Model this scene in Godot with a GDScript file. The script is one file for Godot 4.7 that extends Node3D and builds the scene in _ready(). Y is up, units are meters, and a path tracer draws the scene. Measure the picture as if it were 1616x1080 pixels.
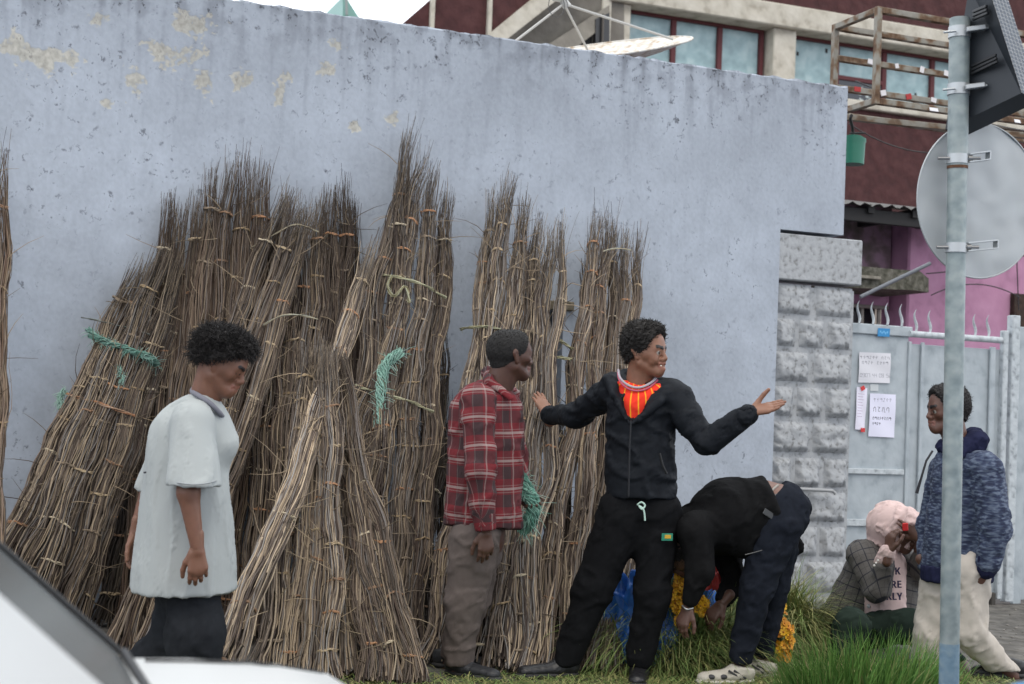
extends Node3D
# ---------------------------------------------------------------- mesh building
class MB:
	var v := PackedVector3Array()
	var n := PackedVector3Array()
	var c := PackedColorArray()
	var u := PackedVector2Array()
	var i := PackedInt32Array()
	var col := Color(1, 1, 1)

	func vert(p: Vector3, nn: Vector3, uv := Vector2.ZERO) -> int:
		v.append(p)
		n.append(nn)
		c.append(col)
		u.append(uv)
		return v.size() - 1

	func tri_i(a: int, b: int, d: int) -> void:
		var f := (v[b] - v[a]).cross(v[d] - v[a])
		if f.dot(n[a] + n[b] + n[d]) > 0.0:
			i.append(a); i.append(d); i.append(b)
		else:
			i.append(a); i.append(b); i.append(d)

	func tri(a: Vector3, b: Vector3, d: Vector3, out: Vector3) -> void:
		var nn := (b - a).cross(d - a).normalized()
		if nn.dot(out) < 0.0:
			nn = -nn
		tri_i(vert(a, nn), vert(b, nn), vert(d, nn))

	func quad(a: Vector3, b: Vector3, d: Vector3, e: Vector3, out: Vector3, ua := Vector2.ZERO, ub := Vector2.ZERO, ud := Vector2.ZERO, ue := Vector2.ZERO) -> void:
		var nn := (b - a).cross(e - a).normalized()
		if nn.length_squared() < 0.5:
			nn = (d - b).cross(e - b).normalized()
		if nn.dot(out) < 0.0:
			nn = -nn
		var k := vert(a, nn, ua)
		vert(b, nn, ub); vert(d, nn, ud); vert(e, nn, ue)
		tri_i(k, k + 1, k + 2)
		tri_i(k, k + 2, k + 3)

	# chamfered box: t places it, s is its full size
	func box(t: Transform3D, s: Vector3, bev := 0.0) -> void:
		var h := s * 0.5
		var g := minf(bev, minf(h.x, minf(h.y, h.z)) * 0.9)
		for ax in 3:
			var b1 := (ax + 1) % 3
			var b2 := (ax + 2) % 3
			for sg in [-1.0, 1.0]:
				var q: Array[Vector3] = []
				for w in [[-1, -1], [1, -1], [1, 1], [-1, 1]]:
					var p := Vector3.ZERO
					p[ax] = h[ax] * sg
					p[b1] = (h[b1] - g) * w[0]
					p[b2] = (h[b2] - g) * w[1]
					q.append(t * p)
				var o := Vector3.ZERO
				o[ax] = sg
				quad(q[0], q[1], q[2], q[3], t.basis * o)
		if g <= 0.0:
			return
		for ax in 3:
			var b1 := (ax + 1) % 3
			var b2 := (ax + 2) % 3
			for s1 in [-1.0, 1.0]:
				for s2 in [-1.0, 1.0]:
					var q: Array[Vector3] = []
					for w in [[-1, 0], [1, 0], [1, 1], [-1, 1]]:
						var p := Vector3.ZERO
						p[ax] = (h[ax] - g) * w[0]
						p[b1] = s1 * (h[b1] - (g if w[1] == 1 else 0.0))
						p[b2] = s2 * (h[b2] - (0.0 if w[1] == 1 else g))
						q.append(t * p)
					var o := Vector3.ZERO
					o[b1] = s1
					o[b2] = s2
					quad(q[0], q[1], q[2], q[3], t.basis * o)
		for sx in [-1.0, 1.0]:
			for sy in [-1.0, 1.0]:
				for sz in [-1.0, 1.0]:
					tri(t * Vector3(sx * h.x, sy * (h.y - g), sz * (h.z - g)), t * Vector3(sx * (h.x - g), sy * h.y, sz * (h.z - g)), t * Vector3(sx * (h.x - g), sy * (h.y - g), sz * h.z), t.basis * Vector3(sx, sy, sz))

	func bx(center: Vector3, s: Vector3, bev := 0.0) -> void:
		box(Transform3D(Basis(), center), s, bev)

	# a beam of rectangular section between two points
	func beam(a: Vector3, b: Vector3, w: float, h: float, bev := 0.004) -> void:
		var z := (b - a).normalized()
		var x := (Vector3.UP.cross(z) if absf(z.y) < 0.95 else Vector3.RIGHT.cross(z)).normalized()
		box(Transform3D(Basis(x, z.cross(x), z), (a + b) * 0.5), Vector3(w, h, a.distance_to(b)), bev)

	func tube(p: PackedVector3Array, r: PackedFloat32Array, sides: int, cap := true) -> void:
		var m := p.size()
		var x := Vector3.ZERO
		var first := v.size()
		for k in m:
			var t := (p[mini(k + 1, m - 1)] - p[maxi(k - 1, 0)]).normalized()
			if x == Vector3.ZERO:
				x = (t.cross(Vector3.UP) if absf(t.y) < 0.9 else t.cross(Vector3.RIGHT)).normalized()
			x = (x - t * x.dot(t)).normalized()
			var y := t.cross(x)
			for s in sides:
				var an := TAU * s / sides
				var d := x * cos(an) + y * sin(an)
				vert(p[k] + d * r[mini(k, r.size() - 1)], d, Vector2(float(s) / sides, float(k)))
		for k in m - 1:
			for s in sides:
				var a := first + k * sides + s
				var b := first + k * sides + (s + 1) % sides
				i.append(a); i.append(a + sides); i.append(b)
				i.append(b); i.append(a + sides); i.append(b + sides)
		if cap:
			for e in [0, m - 1]:
				var nn := (p[0] - p[1]).normalized() if e == 0 else (p[m - 1] - p[m - 2]).normalized()
				var c0 := vert(p[e], nn)
				for s in sides:
					var a := vert(v[first + e * sides + s], nn)
					var b := vert(v[first + e * sides + (s + 1) % sides], nn)
					tri_i(c0, a, b)

	func rod(a: Vector3, b: Vector3, ra: float, rb := -1.0, sides := 10) -> void:
		tube(PackedVector3Array([a, b]), PackedFloat32Array([ra, ra if rb < 0.0 else rb]), sides)

	# a flat outline with thickness: points lie in one plane, off is the thickness vector
	func slab(p: PackedVector3Array, off: Vector3) -> void:
		var nn := -off.normalized()
		var flat := PackedVector2Array()
		var e1 := (p[1] - p[0]).normalized()
		var e2 := nn.cross(e1).normalized()
		var mid := Vector3.ZERO
		for q in p:
			flat.append(Vector2((q - p[0]).dot(e1), (q - p[0]).dot(e2)))
			mid += q / p.size()
		var t := Geometry2D.triangulate_polygon(flat)
		for k in range(0, t.size(), 3):
			tri(p[t[k]], p[t[k + 1]], p[t[k + 2]], nn)
			tri(p[t[k]] + off, p[t[k + 1]] + off, p[t[k + 2]] + off, -nn)
		for k in p.size():
			var a := p[k]
			var b := p[(k + 1) % p.size()]
			quad(a, b, b + off, a + off, (a + b) * 0.5 - mid)

	func ball(ce: Vector3, r: Vector3, rings := 8, sides := 12) -> void:
		var first := v.size()
		for k in rings + 1:
			var la := PI * k / rings
			for s in sides + 1:
				var an := TAU * s / sides
				var d := Vector3(sin(la) * cos(an), cos(la), sin(la) * sin(an))
				vert(ce + d * r, (d / r).normalized(), Vector2(float(s) / sides, float(k) / rings))
		for k in rings:
			for s in sides:
				var a := first + k * (sides + 1) + s
				tri_i(a, a + 1, a + sides + 1)
				tri_i(a + 1, a + sides + 2, a + sides + 1)

	func smooth() -> void:
		var m := PackedVector3Array()
		m.resize(v.size())
		for k in range(0, i.size(), 3):
			var f := (v[i[k + 2]] - v[i[k]]).cross(v[i[k + 1]] - v[i[k]])
			m[i[k]] += f; m[i[k + 1]] += f; m[i[k + 2]] += f
		for k in v.size():
			n[k] = m[k].normalized()

	func mesh() -> ArrayMesh:
		var a := []
		a.resize(Mesh.ARRAY_MAX)
		a[Mesh.ARRAY_VERTEX] = v
		a[Mesh.ARRAY_NORMAL] = n
		a[Mesh.ARRAY_COLOR] = c
		a[Mesh.ARRAY_TEX_UV] = u
		a[Mesh.ARRAY_INDEX] = i
		var am := ArrayMesh.new()
		am.add_surface_from_arrays(Mesh.PRIMITIVE_TRIANGLES, a)
		return am

# ---------------------------------------------------------------- smooth bodies from joints and radii
class Field:
	var a := PackedVector3Array()
	var ba := PackedVector3Array()
	var il := PackedFloat32Array()
	var ra := PackedFloat32Array()
	var dr := PackedFloat32Array()
	var fn := PackedVector3Array()
	var ff := PackedFloat32Array()
	var kk := PackedFloat32Array()
	var op := PackedInt32Array()
	var reg := PackedInt32Array()
	var cp := PackedVector3Array()
	var cn := PackedVector3Array()
	var sh := PackedFloat32Array()
	var hp := PackedVector3Array()
	var hn := PackedVector3Array()

	# op 0 joins, op 1 cuts; fl is a direction in which the shape is thinner by the factor ff
	func bone(p: Vector3, q: Vector3, r0: float, r1: float, rg := 0, k := 0.03, fl := Vector3.ZERO, fac := 1.0, o := 0) -> int:
		var f := fl.normalized() if fl != Vector3.ZERO else Vector3.ZERO
		var d := q - p
		if fac != 1.0:
			d += f * (d.dot(f) * (fac - 1.0))
		a.append(p); ba.append(d); il.append(1.0 / maxf(d.length_squared(), 1e-9))
		ra.append(r0); dr.append(r1 - r0); fn.append(f); ff.append(fac); kk.append(k); op.append(o); reg.append(rg)
		cp.append(Vector3.ZERO); cn.append(Vector3.ZERO); sh.append(0.0)
		return a.size() - 1

	func chain(p: PackedVector3Array, r: PackedFloat32Array, rg := 0, k := 0.03) -> void:
		for j in p.size() - 1:
			bone(p[j], p[j + 1], r[j], r[j + 1], rg, k)

	func clip(j: int, p: Vector3, nn: Vector3, shell := 0.0) -> void:
		cp[j] = p
		cn[j] = nn.normalized()
		sh[j] = shell

	func hem(p: Vector3, nn: Vector3) -> void:
		hp.append(p)
		hn.append(nn.normalized())

	func dist(j: int, p: Vector3) -> float:
		var q := p - a[j]
		var f := ff[j]
		if f != 1.0:
			var w := fn[j]
			q += w * (q.dot(w) * (f - 1.0))
		var e := ba[j]
		var t := clampf(q.dot(e) * il[j], 0.0, 1.0)
		var d := (q - e * t).length() - ra[j] - dr[j] * t
		if sh[j] > 0.0:
			d = maxf(d, -(d + sh[j]))
		if cn[j] != Vector3.ZERO:
			d = maxf(d, (p - cp[j]).dot(cn[j]))
		return d

	func value(p: Vector3, near: PackedInt32Array) -> float:
		var d := 10.0
		for j in near:
			var e := dist(j, p)
			var k := kk[j]
			if op[j] == 0:
				var h := maxf(k - absf(d - e), 0.0)
				d = minf(d, e) - h * h / (4.0 * k)
			else:
				var h := maxf(k - absf(d + e), 0.0)
				d = maxf(d, -e) + h * h / (4.0 * k)
		for j in hp.size():
			d = maxf(d, (p - hp[j]).dot(hn[j]))
		return d

	func region(p: Vector3) -> int:
		var best := 10.0
		var r := 0
		for j in a.size():
			if op[j] == 0:
				var e := dist(j, p)
				if e < best:
					best = e
					r = reg[j]
		return r

	func pick(c: Vector3, hd: float, from: PackedInt32Array) -> Array:
		var ds := PackedFloat32Array()
		var lo := 10.0
		for j in from:
			var e := dist(j, c)
			ds.append(e)
			if op[j] == 0:
				lo = minf(lo, e)
		var near := PackedInt32Array()
		var x := 0
		for j in from:
			if op[j] == 0:
				if ds[x] / ff[j] < maxf(lo, 0.0) + 2.0 * hd + kk[j]:
					near.append(j)
			elif ds[x] / ff[j] < hd + kk[j] * 2.0:
				near.append(j)
			x += 1
		return [near, value(c, from)]

	# surface nets over the cells near the surface
	func build(m: MB, cell: float, colors: Array = [], passes := 1) -> void:
		var i_first := m.i.size()
		var lo := Vector3(1e6, 1e6, 1e6)
		var hi := -lo
		for j in a.size():
			if op[j] == 0:
				var r := maxf(ra[j], ra[j] + dr[j]) + kk[j] * 0.5 + cell * 2.0
				var e := ba[j]
				if ff[j] != 1.0:
					e += fn[j] * (e.dot(fn[j]) * (1.0 / ff[j] - 1.0))
				for q in [a[j], a[j] + e]:
					lo = lo.min(q - Vector3(r, r, r))
					hi = hi.max(q + Vector3(r, r, r))
		var s := (hi - lo) / cell
		var nx := int(ceil(s.x / 16.0)) * 16 + 1
		var ny := int(ceil(s.y / 16.0)) * 16 + 1
		var nz := int(ceil(s.z / 16.0)) * 16 + 1
		var val := PackedFloat32Array()
		val.resize(nx * ny * nz)
		val.fill(9.0)
		var ids := {}
		var sy := nx
		var sz := nx * ny
		var all := PackedInt32Array(range(a.size()))
		var fm := 1.0
		for f in ff:
			fm = maxf(fm, f)
		var off := PackedInt32Array([0, 1, sy, sy + 1, sz, sz + 1, sz + sy, sz + sy + 1])
		var cells := PackedInt32Array()
		var h16 := cell * 16.0 * 0.87
		var h4 := cell * 4.0 * 0.87
		for bz in range(0, nz - 1, 16):
			for by in range(0, ny - 1, 16):
				for bx in range(0, nx - 1, 16):
					var got := pick(lo + Vector3(bx + 8, by + 8, bz + 8) * cell, h16, all)
					if absf(got[1]) > h16 * fm + 0.02:
						continue
					for cz in range(bz, bz + 16, 4):
						for cy in range(by, by + 16, 4):
							for cx in range(bx, bx + 16, 4):
								var sub := pick(lo + Vector3(cx + 2, cy + 2, cz + 2) * cell, h4, got[0])
								if absf(sub[1]) > h4 * fm + 0.004:
									continue
								var near: PackedInt32Array = sub[0]
								for z in range(cz, cz + 5):
									for y in range(cy, cy + 5):
										for x in range(cx, cx + 5):
											var at := x + y * sy + z * sz
											if val[at] == 9.0:
												val[at] = value(lo + Vector3(x, y, z) * cell, near)
								for z in range(cz, cz + 4):
									for y in range(cy, cy + 4):
										for x in range(cx, cx + 4):
											var at := x + y * sy + z * sz
											var neg := 0
											for o in off:
												if val[at + o] < 0.0:
													neg += 1
											if neg > 0 and neg < 8:
												cells.append(at)
		var eA := PackedInt32Array([0, 2, 4, 6, 0, 1, 4, 5, 0, 1, 2, 3])
		var eB := PackedInt32Array([1, 3, 5, 7, 2, 3, 6, 7, 4, 5, 6, 7])
		var corner: Array[Vector3] = []
		for o in 8:
			corner.append(Vector3(o & 1, (o >> 1) & 1, (o >> 2) & 1))
		var start := m.v.size()
		for at in cells:
			var base := Vector3(at % nx, (at / sy) % ny, at / sz)
			var sum := Vector3.ZERO
			var cnt := 0
			for e in 12:
				var va := val[at + off[eA[e]]]
				var vb := val[at + off[eB[e]]]
				if (va < 0.0) != (vb < 0.0):
					sum += corner[eA[e]].lerp(corner[eB[e]], va / (va - vb))
					cnt += 1
			var p := lo + (base + sum / cnt) * cell
			if colors.size() > 0:
				m.col = colors[region(p)]
			ids[at] = m.vert(p, Vector3.ZERO)
		for at in cells:
			var v0 := val[at]
			for ax in 3:
				var so: int = [1, sy, sz][ax]
				var v1 := val[at + so]
				if (v0 < 0.0) == (v1 < 0.0):
					continue
				var o1: int = [sy, sz, 1][ax]
				var o2: int = [sz, 1, sy][ax]
				var q0: int = ids.get(at, -1)
				var q1: int = ids.get(at - o1, -1)
				var q2: int = ids.get(at - o1 - o2, -1)
				var q3: int = ids.get(at - o2, -1)
				if q1 < 0 or q2 < 0 or q3 < 0:
					continue
				if v0 < 0.0:
					m.i.append(q0); m.i.append(q2); m.i.append(q1)
					m.i.append(q0); m.i.append(q3); m.i.append(q2)
				else:
					m.i.append(q0); m.i.append(q1); m.i.append(q2)
					m.i.append(q0); m.i.append(q2); m.i.append(q3)
		var count := m.v.size() - start
		for pass_no in passes:
			var sum := PackedVector3Array()
			sum.resize(count)
			var num := PackedFloat32Array()
			num.resize(count)
			for k in range(i_first, m.i.size(), 3):
				for e in 3:
					var p := m.i[k + e] - start
					var q := m.i[k + (e + 1) % 3]
					sum[p] += m.v[q]
					num[p] += 1.0
					sum[q - start] += m.v[p + start]
					num[q - start] += 1.0
			for k in count:
				if num[k] > 0.0:
					m.v[start + k] = m.v[start + k].lerp(sum[k] / num[k], 0.5)
		normals(m, start)

	static func normals(m: MB, start: int) -> void:
		for k in range(start, m.v.size()):
			m.n[k] = Vector3.ZERO
		for k in range(0, m.i.size(), 3):
			if m.i[k] < start:
				continue
			var f := (m.v[m.i[k + 2]] - m.v[m.i[k]]).cross(m.v[m.i[k + 1]] - m.v[m.i[k]])
			m.n[m.i[k]] += f; m.n[m.i[k + 1]] += f; m.n[m.i[k + 2]] += f
		for k in range(start, m.v.size()):
			m.n[k] = m.n[k].normalized()

	# cloth: creases pushed along the normals; fr is the fineness per axis
	static func crease(m: MB, fr: Vector3, amp: float, sd: int) -> void:
		var f := FastNoiseLite.new()
		f.seed = sd
		f.frequency = 1.0
		f.fractal_octaves = 2
		f.fractal_gain = 0.35
		f.domain_warp_enabled = true
		f.domain_warp_amplitude = 0.35
		f.domain_warp_frequency = 0.5
		for k in m.v.size():
			var q := m.v[k] * fr
			var e := f.get_noise_3dv(q)
			var r := exp(-e * e * 22.0)
			m.v[k] += m.n[k] * ((r - 0.45 + e * 0.5) * amp)
		normals(m, 0)

	# texture coordinates in metres: around and along the first bone of the region the face lies on
	func unwrap(m: MB, ref: Vector3) -> void:
		var axes := {}
		for j in a.size():
			if op[j] == 0 and not axes.has(reg[j]):
				axes[reg[j]] = j
		var regs := PackedInt32Array()
		for p in m.v:
			regs.append(region(p))
		var made := {}
		for k in range(0, m.i.size(), 3):
			var r := regs[m.i[k]]
			if regs[m.i[k + 1]] == regs[m.i[k + 2]]:
				r = regs[m.i[k + 1]]
			var j: int = axes[r]
			var up := ba[j].normalized()
			var x := (ref - up * ref.dot(up)).normalized()
			var y := up.cross(x)
			for e in 3:
				var id := m.i[k + e]
				var key := id * 16 + r
				if not made.has(key):
					var d := m.v[id] - a[j]
					var uv := Vector2(atan2(d.dot(y), d.dot(x)) * (ra[j] + absf(dr[j]) * 0.5), d.dot(up))
					m.col = m.c[id]
					made[key] = m.vert(m.v[id], m.n[id], uv)
				m.i[k + e] = made[key]

# ---------------------------------------------------------------- names, groups and materials
var taken := {}

func numbered(called: String) -> String:
	taken[called] = taken.get(called, -1) + 1
	return called if taken[called] == 0 else "%s_%03d" % [called, taken[called]]

func tag(o: Node3D, label: String, category := "", group := "", kind := "") -> Node3D:
	if label: o.set_meta("label", label)
	if category: o.set_meta("category", category)
	if group: o.set_meta("group", group)
	if kind: o.set_meta("kind", kind)
	return o

func thing(called: String, at: Vector3, label: String, category: String, group := "", kind := "") -> Node3D:
	var o := Node3D.new()
	o.name = numbered(called)
	o.position = at
	add_child(o)
	return tag(o, label, category, group, kind)

# commits a shape given in scene coordinates as one part of a thing (or as a top-level mesh)
func part(called: String, m: MB, mat: Material, parent: Node3D = null, kind := "") -> MeshInstance3D:
	var o := MeshInstance3D.new()
	var origin := Vector3.ZERO
	if parent != null and parent != self:
		var q: Node = parent
		while q != self and q is Node3D:
			origin += (q as Node3D).position
			q = q.get_parent()
	if origin != Vector3.ZERO:
		for k in m.v.size():
			m.v[k] -= origin
	o.mesh = m.mesh()
	o.material_override = mat
	if parent == null or parent == self:
		o.name = numbered(called)
		add_child(o)
	else:
		o.name = called
		parent.add_child(o, true)
	if kind: o.set_meta("kind", kind)
	return o

func lin(r: float, g: float, b: float) -> Color:
	return Color(r, g, b).linear_to_srgb()

func paint(r: float, g: float, b: float, rough := 0.8, metal := 0.0) -> StandardMaterial3D:
	var m := StandardMaterial3D.new()
	m.albedo_color = lin(r, g, b)
	m.roughness = rough
	m.metallic = metal
	return m

func vcol(rough := 0.85) -> StandardMaterial3D:
	var m := StandardMaterial3D.new()
	m.vertex_color_use_as_albedo = true
	m.roughness = rough
	return m

func noise(sd: int, freq: float, oct := 4, type := FastNoiseLite.TYPE_SIMPLEX_SMOOTH) -> FastNoiseLite:
	var f := FastNoiseLite.new()
	f.seed = sd
	f.frequency = freq
	f.noise_type = type
	f.fractal_octaves = oct
	return f

# a tileable mottled material: colours along the ramp, relief from the same noise
func mottled(stops: Array, scale: float, sd: int, freq := 0.02, rough := 0.9, relief := 0.6, oct := 5) -> StandardMaterial3D:
	var im := noise(sd, freq, oct).get_seamless_image(256, 256)
	var d := im.get_data()
	var out := PackedByteArray()
	out.resize(256 * 256 * 3)
	var g := Gradient.new()
	g.offsets = PackedFloat32Array(stops.map(func(s): return s[0]))
	g.colors = PackedColorArray(stops.map(func(s): return lin(s[1], s[2], s[3])))
	var table: Array[Color] = []
	for k in 256:
		table.append(g.sample(k / 255.0))
	for k in 65536:
		var c := table[d[k]]
		out[k * 3] = int(c.r * 255.0); out[k * 3 + 1] = int(c.g * 255.0); out[k * 3 + 2] = int(c.b * 255.0)
	var m := StandardMaterial3D.new()
	m.albedo_texture = ImageTexture.create_from_image(Image.create_from_data(256, 256, false, Image.FORMAT_RGB8, out))
	m.uv1_triplanar = true
	m.uv1_world_triplanar = true
	m.uv1_scale = Vector3.ONE / scale
	m.roughness = rough
	if relief > 0.0:
		var nm: Image = im.duplicate()
		nm.convert(Image.FORMAT_RGBA8)
		nm.bump_map_to_normal_map(relief * 4.0)
		m.normal_enabled = true
		m.normal_texture = ImageTexture.create_from_image(nm)
		m.normal_scale = 1.0
	return m

# woven cloth: a fine weave with slight tone changes
func cloth(r: float, g: float, b: float, vary := 0.15, rough := 0.92) -> StandardMaterial3D:
	var m := mottled([[0.0, r * (1.0 - vary), g * (1.0 - vary), b * (1.0 - vary)], [0.5, r, g, b], [1.0, r * (1.0 + vary), g * (1.0 + vary), b * (1.0 + vary)]], 0.35, int(r * 9000.0 + b * 700.0), 0.03, rough, 0.15)
	m.metallic_specular = 0.22
	return m

# ---------------------------------------------------------------- the plaster wall
const WALL_L := -3.2
const WALL_R := 5.82
const WALL_H := 3.72

func smooth_step(a: float, b: float, x: float) -> float:
	var t := clampf((x - a) / (b - a), 0.0, 1.0)
	return t * t * (3.0 - 2.0 * t)

func wall_images() -> Array:
	var w := 1880
	var h := 776
	var low := noise(11, 0.004, 3).get_image(w, h, false, false, false).get_data()
	var mid := noise(12, 0.02, 4).get_image(w, h, false, false, false).get_data()
	var fine := noise(13, 0.11, 3).get_image(w, h, false, false, false).get_data()
	var warp := noise(14, 0.035, 3)
	warp.domain_warp_enabled = true
	warp.domain_warp_amplitude = 24.0
	warp.domain_warp_frequency = 0.02
	var vein := warp.get_image(w, h, false, false, false).get_data()
	var pick := noise(15, 0.055, 2).get_image(w, h, false, false, false).get_data()
	var drip := noise(16, 0.05, 3).get_image(w, 80, false, false, false).get_data()
	var col := PackedByteArray()
	col.resize(w * h * 3)
	var hgt := PackedByteArray()
	hgt.resize(w * h)
	# peeled patches: where they lie on the wall and how large they are, in metres
	var patches := [[Vector2(0.271, 3.223), 0.17, 0.11], [Vector2(0.375, 3.203), 0.09, 0.09], [Vector2(1.193, 3.503), 0.13, 0.075], [Vector2(1.140, 3.313), 0.14, 0.085], [Vector2(1.027, 3.351), 0.09, 0.05], [Vector2(1.298, 3.203), 0.07, 0.09], [Vector2(1.529, 3.216), 0.06, 0.06], [Vector2(1.741, 3.157), 0.035, 0.08], [Vector2(0.676, 3.492), 0.07, 0.05], [Vector2(0.882, 3.137), 0.06, 0.09], [Vector2(0.514, 3.210), 0.06, 0.06], [Vector2(2.010, 3.378), 0.07, 0.05], [Vector2(2.470, 3.115), 0.06, 0.05], [Vector2(0.731, 2.988), 0.03, 0.04], [Vector2(2.220, 3.023), 0.03, 0.03], [Vector2(1.789, 3.295), 0.04, 0.04], [Vector2(2.075, 3.521), 0.05, 0.05]]
	var sx := (WALL_R - WALL_L) / w
	var sy := WALL_H / h
	var boxes := PackedInt32Array()
	var pm := PackedFloat32Array()
	pm.resize(w * h)
	for q in patches:
		var cx := int((q[0].x - WALL_L) / sx)
		var cy := int((WALL_H - q[0].y) / sy)
		var rx := int(q[1] / sx)
		var ry := int(q[2] / sy)
		for y in range(maxi(cy - ry * 2, 0), mini(cy + ry * 2, h)):
			for x in range(maxi(cx - rx * 2, 0), mini(cx + rx * 2, w)):
				var e := Vector2(float(x - cx) / rx, float(y - cy) / ry).length()
				var at := y * w + x
				var f := 1.0 - e + (mid[at] - 128) / 85.0 + (fine[at] - 128) / 170.0
				pm[at] = maxf(pm[at], smooth_step(0.05, 0.42, f + (pick[at] - 128) / 420.0))
	for y in h:
		var down := y * sy
		var top := exp(-down / 0.28)
		for x in w:
			var at := y * w + x
			var l := (low[at] - 128) / 128.0
			var m := (mid[at] - 128) / 128.0
			var f := (fine[at] - 128) / 128.0
			var v := absf((vein[at] - 128) / 128.0)
			var t := 1.0 + l * 0.08 + m * 0.05 + f * 0.035
			# black mould: thick under the top edge, in specks and hair cracks further down
			var s := (pick[at] - 128) / 128.0
			var d := (drip[clampi(int((y + m * 30.0) / 12.0), 0, 79) * w + x] - 128) / 128.0
			var clump := smooth_step(-0.15, 0.55, m * 0.6 + l * 0.8 + top * 0.5 - 0.05)
			var stroke := smooth_step(0.075, 0.02, v) * smooth_step(0.12 - top * 0.2, 0.42, s + f * 0.3) * (0.2 + 0.8 * clump)
			var speck := smooth_step(0.60 - top * 0.26, 0.78 - top * 0.22, f * 0.95 + m * 0.3) * (0.1 + 0.9 * clump)
			var grime := top * (0.06 + 0.30 * smooth_step(-0.3, 0.5, m + d * 0.5)) + smooth_step(0.15, 0.7, d + l * 0.4) * 0.07 * exp(-down / 1.4)
			var crack := stroke * 0.55
			var dark := clampf(speck * 0.42 + crack * 0.85 + grime, 0.0, 0.85)
			var p := pm[at]
			dark *= 1.0 - p * 0.5
			var r := (164.0 * (1.0 - p) + (168.0 + f * 22.0 + m * 12.0) * p) * t
			var g := (172.0 * (1.0 - p) + (167.0 + f * 22.0 + m * 10.0) * p) * t
			var b := (184.0 * (1.0 - p) + (161.0 + f * 22.0 + m * 8.0) * p) * t
			col[at * 3] = clampi(int(r * (1.0 - dark) + 42.0 * dark), 0, 255)
			col[at * 3 + 1] = clampi(int(g * (1.0 - dark) + 44.0 * dark), 0, 255)
			col[at * 3 + 2] = clampi(int(b * (1.0 - dark) + 50.0 * dark), 0, 255)
			hgt[at] = clampi(int(150.0 + m * 34.0 + f * 26.0 - p * 46.0 - (speck + crack) * 50.0), 0, 255)
	return [Image.create_from_data(w, h, false, Image.FORMAT_RGB8, col), Image.create_from_data(w, h, false, Image.FORMAT_L8, hgt)]

func wall_material(im: Array) -> StandardMaterial3D:
	var m := StandardMaterial3D.new()
	m.albedo_texture = ImageTexture.create_from_image(im[0])
	var nm: Image = im[1]
	nm.convert(Image.FORMAT_RGBA8)
	nm.bump_map_to_normal_map(1.5)
	m.normal_enabled = true
	m.normal_texture = ImageTexture.create_from_image(nm)
	m.roughness = 0.9
	return m

func wall_uv(p: Vector3) -> Vector2:
	return Vector2((p.x - WALL_L) / (WALL_R - WALL_L), (WALL_H - p.y) / WALL_H)

func wall_box(m: MB, x0: float, x1: float, y0: float, y1: float, z0: float, z1: float) -> void:
	var q := [Vector3(x0, y0, z1), Vector3(x1, y0, z1), Vector3(x1, y1, z1), Vector3(x0, y1, z1), Vector3(x0, y0, z0), Vector3(x1, y0, z0), Vector3(x1, y1, z0), Vector3(x0, y1, z0)]
	for f in [[0, 1, 2, 3, Vector3.BACK], [4, 5, 6, 7, Vector3.FORWARD], [0, 4, 7, 3, Vector3.LEFT], [1, 5, 6, 2, Vector3.RIGHT], [3, 2, 6, 7, Vector3.UP], [0, 1, 5, 4, Vector3.DOWN]]:
		var p: Array[Vector3] = []
		var uv: Array[Vector2] = []
		for k in 4:
			p.append(q[f[k]])
			uv.append(wall_uv(q[f[k]] + Vector3(q[f[k]].z, 0.0, 0.0)))
		m.quad(p[0], p[1], p[2], p[3], f[4], uv[0], uv[1], uv[2], uv[3])

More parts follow.
